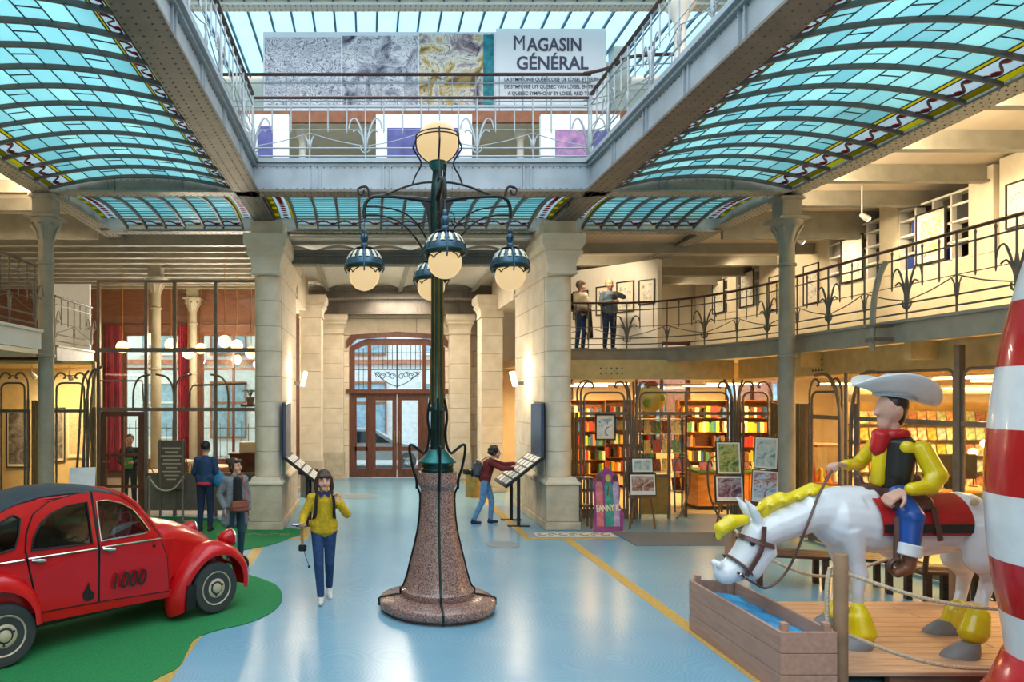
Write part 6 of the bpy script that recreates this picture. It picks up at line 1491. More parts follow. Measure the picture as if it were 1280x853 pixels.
# legs: forelegs near and far, hind legs with hocks
def leg(pts, rs): b.chain([Vector(p) for p in pts], rs, 12)
def g(px, py, D): return q(px, py, D)
leg([q(1062, 668, 7.2), q(1070, 700, 7.2), q(1074, 718, 7.2), q(1073, 742, 7.2), q(1072, 765, 7.25)], [.16, .085, .085, .05, .06])
leg([q(1045, 672, 7.62), q(1052, 705, 7.7), q(1054, 722, 7.75), q(1053, 745, 7.8), q(1050, 762, 7.85)], [.15, .08, .08, .05, .06])
leg([q(1228, 672, 7.1), q(1226, 700, 7.05), q(1238, 718, 7.1), q(1230, 742, 7.1), q(1222, 770, 7.0)], [.22, .15, .085, .062, .07])
leg([q(1205, 672, 7.6), q(1195, 698, 7.65), q(1206, 716, 7.7), q(1202, 740, 7.7), q(1196, 765, 7.6)], [.21, .14, .08, .058, .066])
blend(b.build('horse_body', HW, su), .016, 6)
# yellow fetlocks and hooves
for i, (f0, f1, hoof, nm) in enumerate((((1073, 762, 7.2), (1077, 790, 7.15), (1064, 797, 7.15), 'n'), ((1052, 757, 7.85), (1045, 768, 7.85), (1031, 772, 7.85), 'f'), ((1222, 764, 7.0), (1216, 790, 6.95), (1196, 806, 6.9), 'n'), ((1197, 758, 7.6), (1192, 778, 7.6), (1172, 788, 7.6), 'f'))):
    b = MB(); b.chain([q(*f0), lerp(q(*f0), q(*f1), .5), q(*f1)], [.075, .11, .13], 12)
    for e in (-1, 0, 1): b.chain([q(*f0)+Vector((.03, e*.05, -.03)), q(*f1)+Vector((.06, e*.06, -.0))], [.05, .055], 8)
    blend(b.build('fetlock_hair', HY, su), .014, 4)
    h = q(*hoof); h.z = 0; bk = q(*f1)
    rows = []
    for z, sx, sh in ((0, 1.0, 0), (.03, .98, .01), (.08, .82, .04), (.13, .6, .075)):
        rows.append([Vector((h.x+.05+sh+.19*sx*math.cos(a)*(1.05 if math.cos(a) < 0 else .75), h.y+.125*sx*math.sin(a), z)) for a in [k2*PI/10 for k2 in range(20)]])
    MB().rings(rows).build('hoof', HG, su, smooth=True)
# mane, forelock, eyes
b = MB(); b.chain([q(1040, 613), q(1015, 611), q(990, 622), q(965, 629), q(952, 640)], [.04, .065, .06, .085, .075], 12); b.chain([q(975, 624), q(958, 634), q(952, 648)], [.08, .085, .05], 10)
for i in range(5): b.cap(q(1030-18*i, 609+5*i), q(1016-17*i, 617+5*i, 7.25), .035, .03, 8)
blend(b.build('mane', HY, su), .012, 3)
b = MB(); b.chain([q(930, 650), q(914, 653), q(902, 661), q(898, 672)], [.055, .085, .075, .03], 12); blend(b.build('forelock', HY, su), .012, 3)
b = MB(); b.chain([q(1262, 640), q(1285, 655), q(1290, 700), q(1280, 740)], [.05, .09, .1, .03], 12); blend(b.build('tail', HY, su), .014, 3)
for e in (-1, 1): MB().sphere(q(932, 676)+Vector((0, e*.14, 0)), .03, 10, 7, (1, .5, 1)).build('eye', BLKP, su, smooth='all')
for x, y, w in ((1235, 620, .07), (1218, 628, .05), (1243, 640, .05)): MB().sphere(q(x, y, 7.08), w, 12, 7, (1, .25, .8)).build('coat_spot', mat('beige_spot', '#c9b791', .4, var=0), su, smooth='all')
# bridle
def strap_ring(c, ax, ra, rb, w, nm='bridle_strap'):
    ax = Vector(ax).normalized(); A, B2 = frame_of(ax, Vector((0, 1, 0)))
    return MB().tube([Vector(c)+A*(ra*math.cos(t))+B2*(rb*math.sin(t)) for t in [k2*PI/12 for k2 in range(24)]], w, 6, closed=True, flat=(.45, 1.6)).build(nm, LEA, su, smooth=True)
hd_ax = q(909, 718)-q(948, 672)
strap_ring(q(923, 706), hd_ax, .15, .15, .018); strap_ring(q(944, 676), hd_ax+Vector((.2, 0, 0)), .175, .175, .018)
for e in (-1, 1):
    MB().tube(bez([q(944, 655)+Vector((0, e*.17, 0)), q(941, 680)+Vector((0, e*.178, 0)), q(932, 700)+Vector((0, e*.168, 0)), q(923, 716)+Vector((0, e*.148, 0))], 5), .02, 6, flat=(1.3, .4)).build('bridle_strap', LEA, su)
    MB().tube([q(919, 717)+Vector((.03*math.cos(t), e*.145, .03*math.sin(t))) for t in [k2*PI/8 for k2 in range(16)]], .008, 6, closed=True).build('bit_ring', CHR, su)
for D in (7.22, 7.48): MB().tube(bez([q(922, 716, D), q(940, 728, D), q(960, 735, D), q(985, 712, D), q(1008, 660, D-.08 if D < 7.3 else D+.1), q(1024, 618, D-.02), q(1040, 588, D)], 6), .012, 6).build('rein', LEA, su)
# blanket, saddle, stirrups
ux = lambda px: q(px, 0).x
ztop = q(1150, 615).z
def drape2(px0, px1, zl, off, m, nm):
    rows = []
    for i in range(9):
        x = ux(px0)+(ux(px1)-ux(px0))*i/8; row = []; R_ = .315+off; zc = q(1140, 655).z
        for k2 in range(13):
            a = PI*k2/12; row.append((x, -R_*math.cos(a), zc+R_*math.sin(a)))
        row = [(x, -R_*.97, zl)]+[(x, -R_*1.0, (zl+zc)/2)]+row+[(x, R_*1.0, (zl+zc)/2), (x, R_*.97, zl)]; rows.append(row)
    return MB().sheet(rows).build(nm, m, su, smooth='all')
zb = q(1150, 663).z
drape2(1076, 1186, zb, .012, REDP, 'blanket'); zc_ = q(1140, 655).z
for e in (-1, 1):
    rows = []
    for k2 in range(5):
        z = zb+.03+.085*k2/4; yy = math.sqrt(max(0, .334**2-max(0, z-zc_)**2)); rows.append([(ux(1077), e*yy, z), (ux(1185), e*yy, z)])
    MB().sheet(rows, (0, -e*.004, 0)).build('blanket_stripe', BLKP, su)
b = MB(); b.cap(q(1082, 618), q(1140, 618), .13, .13); b.cap(q(1075, 612), q(1073, 598), .05, .045); b.cap(q(1128, 612), q(1142, 603), .12, .09)
for e in (-1, 1): b.cap(q(1115, 630)+Vector((0, e*.26, 0)), q(1112, 660)+Vector((0, e*.32, 0)), .11, .07); b.cap(q(1100, 625)+Vector((0, e*.24, 0)), q(1130, 625)+Vector((0, e*.24, 0)), .1, .1)
blend(b.build('saddle', LEA, su), .015, 4)
for e in (-1, 1):
    MB().tube([q(1136, 628)+Vector((0, e*.32, 0)), q(1142, 668)+Vector((0, e*.35, 0))], .03, 7, flat=(1, .3)).build('saddle_strap', LEA, su)
    MB().tube([q(1092, 640)+Vector((0, e*.33, 0)), q(1085, 690)+Vector((0, e*.40, 0))], .02, 6, flat=(1.5, .4)).build('stirrup_leather', LEA, su)
    MB().tube([q(1085, 697)+Vector((.085*math.cos(t), e*.41, -.0+.075*math.sin(t))) for t in [k2*PI/8 for k2 in range(16)]], .02, 7, closed=True, flat=(.6, 1.6)).build('stirrup', LEA, su, smooth=True)
# rider figure (plain features)
rb = MB(); N_ = 7.35
hd = q(1112, 512); rb.sphere(hd, .15, 18, 12, (.86, .82, 1.05)); rb.cap(hd+Vector((-.03, 0, -.06)), hd+Vector((-.05, 0, -.16)), .1, .065); rb.cap(hd+Vector((-.115, 0, .01)), hd+Vector((-.14, 0, -.04)), .018, .026, 8)
rb.cap(hd+Vector((.02, 0, -.1)), q(1114, 545), .08, .085)
for e in (-1, 1): rb.sphere(hd+Vector((.02, e*.125, -.01)), .042, 8, 6, (.8, .35, 1.1))
blend(rb.build('rider_head', FLESH, su), .011, 3)
for w_, d_, n_, k_, c_, m_ in ((q(1098, 612)+Vector((0, -.34, .03)), (-.85, -.1, -.4), (0, .6, -1), 1.75, 1.25, 1), (q(1062, 583)+Vector((.03, .12, 0)), (-.9, -.25, .1), (0, -.2, -1), 1.6, 1.15, -1)):
    hb = MB(); hand(hb, w_, d_, n_, k_, c_, m_); blend(hb.build('rider_hand', FLESH, su), .009, 2)
hh = MB(); hh.sphere(hd+Vector((.04, 0, .05)), .155, 16, 10, (.85, .86, .95)); hh.cap(hd+Vector((.07, 0, 0)), hd+Vector((.06, 0, -.1)), .115, .085); blend(hh.build('rider_hair', HAIRP, su), .012, 3)
sh_ = MB(); sh_.chain([q(1120, 562), q(1118, 585), q(1113, 612)], [.17, .165, .155], 14); sh_.cap(q(1118, 558)+Vector((0, -.17, 0)), q(1118, 558)+Vector((0, .17, 0)), .085, .085)
sh_.chain([q(1132, 560)+Vector((0, -.22, 0)), q(1139, 590)+Vector((0, -.33, 0)), q(1128, 603)+Vector((0, -.36, 0)), q(1108, 610)+Vector((0, -.35, .03))], [.095, .10, .085, .07])
sh_.chain([q(1112, 560)+Vector((0, .22, 0)), q(1098, 584)+Vector((0, .3, 0)), q(1066, 583)+Vector((.03, .15, 0))], [.09, .075, .06])
blend(sh_.build('yellow_shirt', HY, su), .013, 4)
ve = MB(); ve.chain([q(1118, 560)+Vector((0, -.03, 0)), q(1115, 588)+Vector((0, -.03, 0)), q(1112, 602)+Vector((0, -.02, 0))], [.178, .176, .165], 14); ve.cap(q(1120, 558)+Vector((0, -.15, 0)), q(1117, 595)+Vector((0, -.11, 0)), .1, .1)
blend(ve.build('black_waistcoat', BLKP, su), .013, 3)
MB().chain([q(1101, 560)+Vector((-.03, -.04, 0)), q(1098, 600)+Vector((-.03, -.04, 0))], [.07, .075]).build('shirt_front', HY, su, smooth='all')
sc_ = MB(); sc_.xf(Matrix.Identity(4)); 
for i in range(12): a = i*PI/6; a2 = a+PI/6; sc_.cap(q(1114, 545)+Vector((.115*math.cos(a), .125*math.sin(a), .02)), q(1114, 545)+Vector((.115*math.cos(a2), .125*math.sin(a2), .02)), .055, .055, 8)
sc_.chain([q(1103, 548)+Vector((-.05, -.05, 0)), q(1100, 560)+Vector((-.06, -.05, 0)), q(1101, 572)+Vector((-.06, -.05, 0))], [.1, .075, .03]); sc_.cap(q(1127, 546), q(1131, 554), .06, .04); blend(sc_.build('red_scarf', REDSC, su), .012, 3)
# hat: rolled brim and dented crown
rows = []
for i in range(33):
    a = 2*PI*i/32; row = []
    for r_, k2 in ((.13, 0), (.21, .3), (.30, .7), (.36, 1.0)):
        el = 1.18*math.cos(a)*r_; wy_ = .86*math.sin(a)*r_; lift = .2*k2*abs(math.sin(a))**1.5+.03*k2*(1 if math.cos(a) < 0 else -.5)*abs(math.cos(a))
        row.append(Vector((el, wy_, lift)))
    rows.append(row)
Rh = Matrix.Translation(hd+Vector((.05, 0, .125))) @ Matrix.Rotation(math.radians(12), 4, 'Y')
MB().sheet([[Rh @ v for v in r_] for r_ in rows], (0, 0, .018)).build('hat_brim', HATM, su, smooth='all')
rows = []
for z, r_, d_ in ((-.01, .18, 0), (.06, .178, 0), (.14, .165, 0), (.20, .145, 0), (.22, .11, .0), (.195, .05, 0), (.185, .003, 0)):
    rows.append([Rh @ Vector((r_*1.08*math.cos(a), r_*.84*math.sin(a)*(1-.25*max(0, -math.cos(a))*(z > .1)), z)) for a in [k2*PI/14 for k2 in range(28)]])
MB().rings(rows).build('hat_crown', HATM, su, smooth='all')
MB().tube([Rh @ Vector((.184*1.08*math.cos(a), .184*.84*math.sin(a), .012)) for a in [k2*PI/14 for k2 in range(28)]], .012, 6, closed=True, flat=(.6, 1.4)).build('hat_band', mat('grey_band', '#9aa0a4', .5, var=0), su)
# trousers, boots, belt, holster
for e in (-1, 1):
    tr_ = MB(); o_ = Vector((0, e, 0)); tr_.chain([q(1112, 618)+o_*.12, q(1106, 640)+o_*.36, q(1099, 672)+o_*.42], [.14, .12, .085], 12); blend(tr_.build('blue_trouser_leg', BLUP, su), .013, 3)
    MB().lathe([(.09, -.06), (.105, -.05), (.105, .05), (.09, .06)], 18).xf(Matrix.Translation(q(1099, 677)+o_*.42) @ Matrix.Rotation(math.radians(12), 4, 'Y')).build('white_cuff', HATM, su, smooth=True)
    bo = MB(); bo.chain([q(1099, 684)+o_*.42, q(1097, 699)+o_*.42, q(1084, 704)+o_*.42], [.07, .06, .05], 10); blend(bo.build('boot', mat('brown_boot_paint', '#7a4a32', .35, var=.06), su), .012, 3)
MB().tube([q(1113, 613)+Vector((.175*math.cos(a), .175*math.sin(a), 0)) for a in [k2*PI/12 for k2 in range(24)]], .03, 7, closed=True, flat=(.5, 1.3)).build('belt', LEA, su, smooth=True)
MB().box(-.03, .03, -.02, .02, -.03, .03).xf(Matrix.Translation(q(1096, 613)+Vector((-.03, -.08, 0)))).build('buckle', CHR, su)

# ------------------------------------------------------------ tall striped column at the right edge
RW1 = mat('red_gloss', '#b5121b', .25, var=.03, coat=.5); WW1 = mat('white_gloss', '#d9dcdc', .3, var=.03, coat=.4)
CX_, CY_ = 5.54, 5.5
rc = thing('striped_column', 'tall glossy red and white banded display column at the right edge', 'display column', (CX_, CY_, 0))
zs = [.05, .94, 1.36, 1.88, 2.39, 2.88, 3.40, 4.0, 4.5]
def rad(z):
    pr = [(0, .46), (.85, .545), (1.15, .60), (1.52, .637), (1.89, .655), (2.19, .649), (2.62, .612), (3.11, .545), (3.6, .44), (3.99, .33), (4.6, .14), (5.3, .02)]
    for (a, ra), (b_, rb_) in zip(pr, pr[1:]):
        if z <= b_: t = (z-a)/(b_-a); return ra+(rb_-ra)*t
    return .02
for i, (a, b_) in enumerate(zip(zs, zs[1:])):
    MB().lathe([(rad(a)-.03, a)]+[(rad(a+(b_-a)*t/5), a+(b_-a)*t/5) for t in range(6)]+([(rad(b_)-.03, b_)] if b_ < 4.4 else [(rad(b_)*.8, b_+.06), (rad(b_)*.4, b_+.1), (.001, b_+.11)]), 48).build('band', (RW1, WW1)[(i+1) % 2], rc, smooth=True)
MB().lathe([(.86, .0), (.86, .03), (.80, .06), (.62, .36), (.54, .60), (.50, .62)], 48).build('flared_foot', RW1, rc, smooth=True)
# ------------------------------------------------------------ the bookshop inside
SHELF = mat('shelf_wood', '#8a5426', .5, var=.12, scale=3, stretch=(1, 1, 6)); COUNT = mat('counter_wood', '#c07a34', .4, var=.1, scale=2, stretch=(1, 1, 5))
BOOKC = [mat('book_%s' % n, h, .6, var=.05) for n, h in (('crimson', '#a3262a'), ('blue', '#2f5b96'), ('cream', '#d8cfae'), ('green', '#3f7a4a'), ('orange', '#d07a2c'), ('white', '#e2ded2'), ('black', '#2a2726'), ('yellow', '#d6b53a'), ('brown', '#74492c'))]
NTH = ('', 'first', 'second', 'third', 'fourth', 'fifth', 'sixth', 'seventh', 'eighth', 'ninth', 'tenth', 'eleventh', 'twelfth', 'thirteenth', 'fourteenth', 'fifteenth', 'sixteenth', 'seventeenth', 'eighteenth', 'nineteenth', 'twentieth')
BOOK_SRC = {}; BOOKN = ('crimson', 'blue', 'cream', 'green', 'orange', 'white', 'black', 'yellow', 'brown'); ORD = ('lowest', 'second', 'third', 'fourth', 'fifth', 'top', 'upmost')
def book(w, h, d, mi):
    k = (round(w, 3), round(h, 2), mi)
    if k not in BOOK_SRC:
        b = MB().bbox(-w/2, w/2, 0, d, 0, h, .003); o = b.build('book', BOOKC[mi], None); me = o.data; bpy.data.objects.remove(o); BOOK_SRC[k] = me
    return BOOK_SRC[k]
def book_at(x, y, z, w, h, d, mi, rz, label, group):
    o = bpy.data.objects.new('book', book(w, h, d, mi)); COL.objects.link(o); o.location = (x, y, z); o.rotation_euler = (0, 0, rz); return tag(o, label, 'book', group)
NB = 0
def bookcase(x, y, w, h, rz, nsh, label, sid, fill=True, dens=1.):
    """x,y: centre of the front edge; shelves face local -Y"""
    global NB
    t = thing('bookcase', label, 'bookcase', (x, y, .006), rz)
    for sx in (-w/2, w/2-.03): MB().box(sx, sx+.03, 0, .3, 0, h).build('side_panel', SHELF, t)
    MB().box(-w/2, w/2, .28, .3, 0, h).build('back_panel', SHELF, t); MB().box(-w/2, w/2, 0, .3, h, h+.03).build('top_panel', SHELF, t)
    M = chain_matrix(t)
    for i in range(nsh):
        z = .1+(h-.15)*i/nsh; MB().box(-w/2+.03, w/2-.03, .01, .28, z-.025, z).build('shelf', SHELF, t)
        if not fill: continue
        u = -w/2+.05; k_ = 0
        while u < w/2-.09:
            bw = random.choice((.05, .06, .08, .10)); bh = random.choice((.24, .27, .3))*min(1, (h/nsh)/.36); mi = random.randrange(len(BOOKC))
            if random.random() < .12*dens: u += .12; continue
            v = M @ Vector((u+bw/2, .045, z)); NB += 1; k_ += 1
            book_at(v.x, v.y, v.z, bw, bh, .2, mi, rz, '%s book, %s from the left, %s shelf, %s' % (BOOKN[mi], NTH[k_], ORD[i], sid), 'books in the '+sid); u += bw+.006
    return t
bookcase(4.75, 19.6, 1.1, 2.5, 0, 6, 'tall filled wooden bookcase behind the framed picture in the shop glass', 'bookcase behind the hanging drawing')
bookcase(5.95, 19.8, 1.1, 2.5, 0, 6, 'tall filled wooden bookcase seen through the glass left of the shop doorway', 'bookcase left of the doorway')
bookcase(7.45, 20.6, 1.5, 2.5, 0, 6, 'tall filled wooden bookcase seen straight through the open shop doorway', 'bookcase in the doorway')
bookcase(9.0, 19.4, 1.3, 2.5, -.12, 6, 'tall filled wooden bookcase behind the counter', 'bookcase behind the counter')
bookcase(10.5, 19.2, 1.3, 2.5, -.12, 6, 'tall filled wooden bookcase behind the corner of the shopfront', 'bookcase behind the shopfront corner')
ct = thing('shop_counter', 'long light wooden shop counter with books on its green top', 'counter', (8.9, 17.0, .006))
for i in range(7): MB().bbox(7.55+.4*i, 7.945+.4*i, 16.6, 17.3, .1, .88, .008).build('front_panel', COUNT, ct, world=True)
MB().box(7.6, 10.3, 16.68, 17.25, .006, .1).build('plinth', BLK, ct, world=True); MB().bbox(7.5, 10.4, 16.52, 17.36, .88, .93, .01).build('top', mat('green_baize', '#4f6b35', .8, var=.06), ct, world=True)
for i in range(9):
    o = MB().bbox(-.13, .13, 0, .02, 0, .19, .003).xf(Matrix.Rotation(math.radians(-25), 4, 'X')).build('leaning_album', art_mat('album_art_%d' % i, random.sample(['#b23a30', '#2f6a9a', '#d8c79a', '#e3b53a', '#4a7a4a', '#22252a', '#c96a2a'], 3), 5) if i < 5 else MATS['album_art_%d' % (i-5)]); o.location = (7.75+.3*i, 16.62, .935)
    tag(o, 'album leaning on the counter top, %s from the left' % NTH[i+1], 'book', 'albums leaning along the counter')
o = MB().bbox(-.17, .17, -.02, .02, 0, .5, .004).xf(Matrix.Rotation(math.radians(18), 4, 'Y')).build('upright_card', mat('white_card', '#e8e4da', .7, var=0)); o.location = (8.55, 17.05, .93); tag(o, 'tall white card leaning at an angle on the counter', 'card')
# central display shelves in the doorway
ds = thing('display_stand', 'tiered dark display stand of albums just inside the shop door', 'display stand', (7.0, 17.3, .006))
for x in (6.5, 7.45):
    for y in (17.1, 17.6): MB().tube([(x, y, .006), (x, y, 2.1)], .015, 6).build('post', BLK, ds, world=True)
for z in (.4, .85, 1.3, 1.75, 2.1): MB().box(6.48, 7.47, 17.08, 17.62, z-.02, z).build('shelf', mat('glass_shelf', '#cfd6cc', .3, var=0), ds, world=True)
for zi, z in enumerate((.4, .85, 1.3, 1.75)):
    for i in range(4):
        o = MB().bbox(-.10, .10, 0, .018, 0, .30, .003).xf(Matrix.Rotation(math.radians(-14), 4, 'X')).build('album', MATS['album_art_%d' % ((i+zi*2) % 5)]); o.location = (6.62+.235*i, 17.2, z); tag(o, 'album propped %s from the left on the %s shelf of the display stand' % (('first', 'second', 'third', 'last')[i], ('lowest', 'second', 'third', 'top')[zi]), 'book', 'albums on the %s shelf of the display stand' % ('lowest', 'second', 'third', 'top')[zi])
bt = thing('hanging_balloon', 'yellow balloon lantern with red top hanging over the shop door', 'balloon', (6.35, 16.3, 2.3))
MB().sphere((0, 0, .28), .33, 24, 14, (1, 1, .92)).build('balloon', mat('yellow_balloon', '#e0b83c', .35, var=.1, scale=3, h2='#ecd98a'), bt, smooth='all')
MB().sphere((.02, 0, .60), .13, 12, 8, (1.2, 1, .7)).build('red_knot', mat('red_knot', '#c2492c', .5, var=.05), bt, smooth='all'); MB().tube([(0, 0, .66), (0, 0, .72)], .008, 6).build('cord', BLK, bt)
for a, r_ in ((-.3, .1), (.25, .07)): MB().sphere((a*.6, -.29, .25+a*.2), r_, 10, 6, (1, .3, 1)).build('green_patch', mat('green_patch', '#8fae3c', .5, var=0), bt, smooth='all')
# comic racks on the far right wall
rk = thing('comic_rack', 'long wall rack of album covers in rows behind the cash desk', 'rack', (12.6, 16.3, .006))
MB().box(10.75, 14.6, 16.3, 16.36, .006, 2.5).build('back_panel', YW, rk, world=True)
for r_ in range(5): MB().box(10.75, 14.6, 16.1, 16.3, .55+.36*r_, .575+.36*r_).build('ledge', mat('dark_ledge', '#3a2c20', .5, var=0), rk, world=True)
CM = [mat('cover_%d' % i, h, .5, var=.35, scale=14, h2=h2) for i, (h, h2) in enumerate((('#c9533a', '#e8d9a8'), ('#3d7ba6', '#d9d3b0'), ('#e0c14a', '#6f4a2c'), ('#5a9a6a', '#e6dcc0'), ('#e6dcc2', '#9a4a3a'), ('#d98a3c', '#3a4a6a')))]
msh = []
for i in range(6):
    o = MB().bbox(-.095, .095, -.01, .01, 0, .28, .003).xf(Matrix.Rotation(math.radians(-10), 4, 'X')).build('album', CM[i]); msh.append(o.data); bpy.data.objects.remove(o)
for r_ in range(5):
    for i in range(17):
        if random.random() < .06: continue
        o = bpy.data.objects.new('album', random.choice(msh)); COL.objects.link(o); o.location = (10.9+.218*i, 16.2, .577+.36*r_); tag(o, 'album cover, %s from the left on the %s row of the wall rack' % (NTH[i+1], ('lowest', 'second', 'middle', 'fourth', 'top')[r_]), 'book', 'albums on the %s row of the wall rack' % ('lowest', 'second', 'middle', 'fourth', 'top')[r_])
dk = thing('shop_desk', 'cash desk with a green front behind the rider statue', 'desk', (10.6, 12.9, .006))
MB().bbox(9.4, 11.8, 12.5, 13.3, .95, 1.0, .01).build('top', COUNT, dk, world=True); MB().box(9.5, 11.7, 12.55, 12.6, .006, .95).build('front_panel', mat('green_panel', '#5a6b3a', .6, var=.05), dk, world=True)
for x in (9.5, 11.64): MB().box(x, x+.06, 12.6, 13.25, .006, .95).build('side_panel', COUNT, dk, world=True)
mo = thing('monitor', 'wide black monitor seen from behind on the cash desk', 'monitor', (10.3, 12.75, 1.0))
MB().bbox(-.5, .45, -.03, .03, .18, .62, .02).build('screen', BLK, mo); MB().box(-.08, .08, 0, .07, .012, .3).build('stand', BLK, mo); MB().bbox(-.18, .18, -.08, .2, 0, .012, .004).build('foot', BLK, mo)
m2 = dup(mo, (11.5, 12.85, 1.0), 1.1, 'black monitor turned sideways at the right end of the cash desk')
GL2 = mat('desk_globe', '#ffe6b8', .4, var=0, emit=5)
for i, (y, z, lb) in enumerate(((9.95, 1.66, 'left one of two globe desk lamps behind the statue'), (10.12, 1.72, 'right one of two globe desk lamps behind the statue'), (10.98, 1.62, 'lower globe desk lamp near the shop post'), (11.2, 1.78, 'upper globe desk lamp near the shop post'))):
    g_ = thing('globe_desk_lamp', lb, 'lamp', (y, 13.1, 1.0)); MB().tube([(0, 0, .012), (0, 0, z-1.06)], .01, 6).build('stem', BLK, g_); MB().sphere((0, 0, z-1.0), .075, 14, 9).build('globe', GL2, g_, smooth='all'); MB().lathe([(.07, 0), (.07, .012), (.01, .02)], 14).build('foot', BLK, g_)
du = MB().tube([(10.0, 15.0, 2.78), (14.6, 15.0, 2.78)], .11, 14).build('air_duct', mat('duct_metal', '#d8d3c4', .3, .7, var=0), smooth=True); tag(du, 'shiny round air duct under the shop ceiling', 'duct')
sg = thing('display_cabinet', 'small lit glass cabinet of figurines behind the corner reeds', 'cabinet', (9.0, 14.3, .006))
MB().box(8.7, 9.3, 14.0, 14.6, .006, .95).build('base', SHELF, sg, world=True); MB().box(8.7, 9.3, 14.0, 14.6, 1.65, 1.7).build('top', SHELF, sg, world=True)
for x in (8.7, 9.285): MB().box(x, x+.015, 14.0, 14.6, .95, 1.65).build('glass_side', GLASS_S, sg, world=True)
for i in range(4):
    o = MB().lathe([(.05, 0), (.055, .05), (.035, .13), (.045, .2), (.03, .26), (.001, .28)], 12).build('figurine', BOOKC[(0, 7, 4, 5)[i]], smooth=True); o.location = (8.79+.14*i, 14.25, .95); tag(o, 'small %s figurine in the lit glass cabinet' % ('crimson', 'yellow', 'orange', 'white')[i], 'figurine')
area((11.5, 13.8, 3.0), 2.5, .3, 160, WARM); area((9.6, 16.0, 3.0), 1.5, .3, 60, WARM)  # extra warm fill added inside the shop, without fixtures

# ------------------------------------------------------------ right upper gallery
wallp = thing('partition_wall', 'white exhibition wall with framed pages behind the couple on the balcony', 'partition', (6.2, 18.5, ZD))
A_, B_ = Vector((5.2, 19.5, 0)), Vector((7.0, 17.5, 0)); d_ = (B_-A_).normalized(); n_ = Vector((-d_.y, d_.x, 0))
if n_.y > 0: n_ = -n_
MB().rings([[A_+Vector((0, 0, z)), B_+Vector((0, 0, z)), B_-n_*.22+Vector((0, 0, z)), A_-n_*.22+Vector((0, 0, z))] for z in (ZD+.002, 5.98)]).build('panel', PLASTER_W, wallp, world=True)
for z in (ZD+.05,): MB().bar(A_+n_*.006+Vector((0, 0, z)), B_+n_*.006+Vector((0, 0, z)), .012, .1).build('skirting', PLASTER_W, wallp, world=True)
PAGE = art_mat('comic_page', ['#8a8478', '#d9d2c0', '#efe9dc', '#efe9dc'], 9)
for i, (t, w, h, z, lb) in enumerate(((.22, .45, .75, 5.05, 'framed page mostly hidden behind the woman on the balcony'), (.47, .45, .75, 5.1, 'framed page behind the balding man on the balcony'), (.69, .48, .78, 5.14, 'large framed page just right of the balding man'), (.90, .42, .62, 5.2, 'framed page at the right end of the exhibition wall'))):
    c = A_.lerp(B_, t)+n_*.02; wall_frame('framed_page', lb, (c.x, c.y, z), w, h, n_, PAGE)
XG = 10.5
GW = mat('gallery_wall', '#e6d9ba', .85, var=.02)
gw = thing('wall_gallery', 'cream low wall and pillars of the right upper gallery', 'wall', (XG+.2, 16, ZD), kind='structure')
MB().box(XG, XG+.3, 3, 23.2, ZD, 5.08).build('low_wall', GW, gw, world=True)
for a, c in ((3, 12.0), (12.1, 12.6), (14.3, 14.8), (16.5, 19.4), (20.6, 21.1), (22.2, 23.2)): MB().box(XG-.02 if c-a < .6 else XG, XG+.3, a, c, 5.08, 6.55 if c-a < .6 else 6.6).build('wall_pillar', GW, gw, world=True)
GRW = mat('grid_white', '#eae4d6', .6, var=.01); CB = [mat('block_%s' % n, h, .6, var=.05) for n, h in (('brown', '#7a5232'), ('blue', '#27408a'), ('dark', '#2c2c30'), ('grey', '#8c8780'), ('tan', '#c7a878'))]
def lattice(y0, y1, lb, art, lbl2):
    t = thing('lattice_shelf', lb, 'shelf', (XG+.1, (y0+y1)/2, 5.08)); n = max(3, round((y1-y0)/.42))
    for i in range(n+1): y = y0+(y1-y0)*i/n; MB().box(XG+.02, XG+.2, y-.02, y+.02, 5.08, 6.3).build('upright', GRW, t, world=True)
    for z in (5.1, 5.42, 5.78, 6.08, 6.3): MB().box(XG+.02, XG+.2, y0, y1, z-.02, z+.02).build('crossbar', GRW, t, world=True)
    for i in range(n):
        for j_, z in enumerate((5.12, 5.44, 5.80)):
            if random.random() < .5: y = y0+(y1-y0)*i/n; MB().box(XG+.06, XG+.18, y+.05, y+.05+random.choice((.1, .2, .3)), z, z+.27).build('block', random.choice(CB), t, world=True)
    ym = (y0+y1)/2; wall_frame('framed_page', lbl2, (XG-.02, ym, 5.62), .72, .98, (-1, 0, 0), art)
lattice(12.6, 14.3, 'white lattice shelf between the two pillars nearest the right edge', art_mat('yellow_print', ['#efe6cc', '#d6ad3e', '#efe6cc', '#5a4a2a'], 8), 'large framed yellow print on the nearest lattice shelf')
lattice(14.8, 16.5, 'white lattice shelf behind the grey column', PAGE, 'framed page on the lattice shelf second from the right')
lattice(19.4, 20.6, 'white lattice shelf left of the grey column', PAGE, 'framed page on the lattice shelf left of the grey column')
lattice(21.1, 22.2, 'farthest white lattice shelf of the right gallery', PAGE, 'framed page on the farthest lattice shelf')
wall_frame('framed_page', 'framed page on the wall just above the striped column', (XG-.02, 11.55, 5.75), .62, .75, (-1, 0, 0), PAGE)
wall_frame('framed_page', 'framed yellowish page on the wall left of the grey column', (XG-.02, 18.6, 5.3), .6, .9, (-1, 0, 0), MATS['yellow_print'])
wall_frame('framed_page', 'narrow framed page on the wall right of the grey column', (XG-.02, 17.1, 5.3), .6, .95, (-1, 0, 0), PAGE)
for x, y, lb in ((9.3, 15.65, 'white spotlight under the right gallery ceiling near the grey column'), (9.3, 13.6, 'white spotlight before the nearest lattice shelf')): track_spot((x, y, 6.06), (10.5, y+.1, 5.4), lb, 90, SOFT, stem=.2 if y > 15.4 else .56)
for y in (11.0, 18.2, 21.2): spot((8.9, y, 6.2), (10.5, y, 5.2), 70, SOFT, 100)
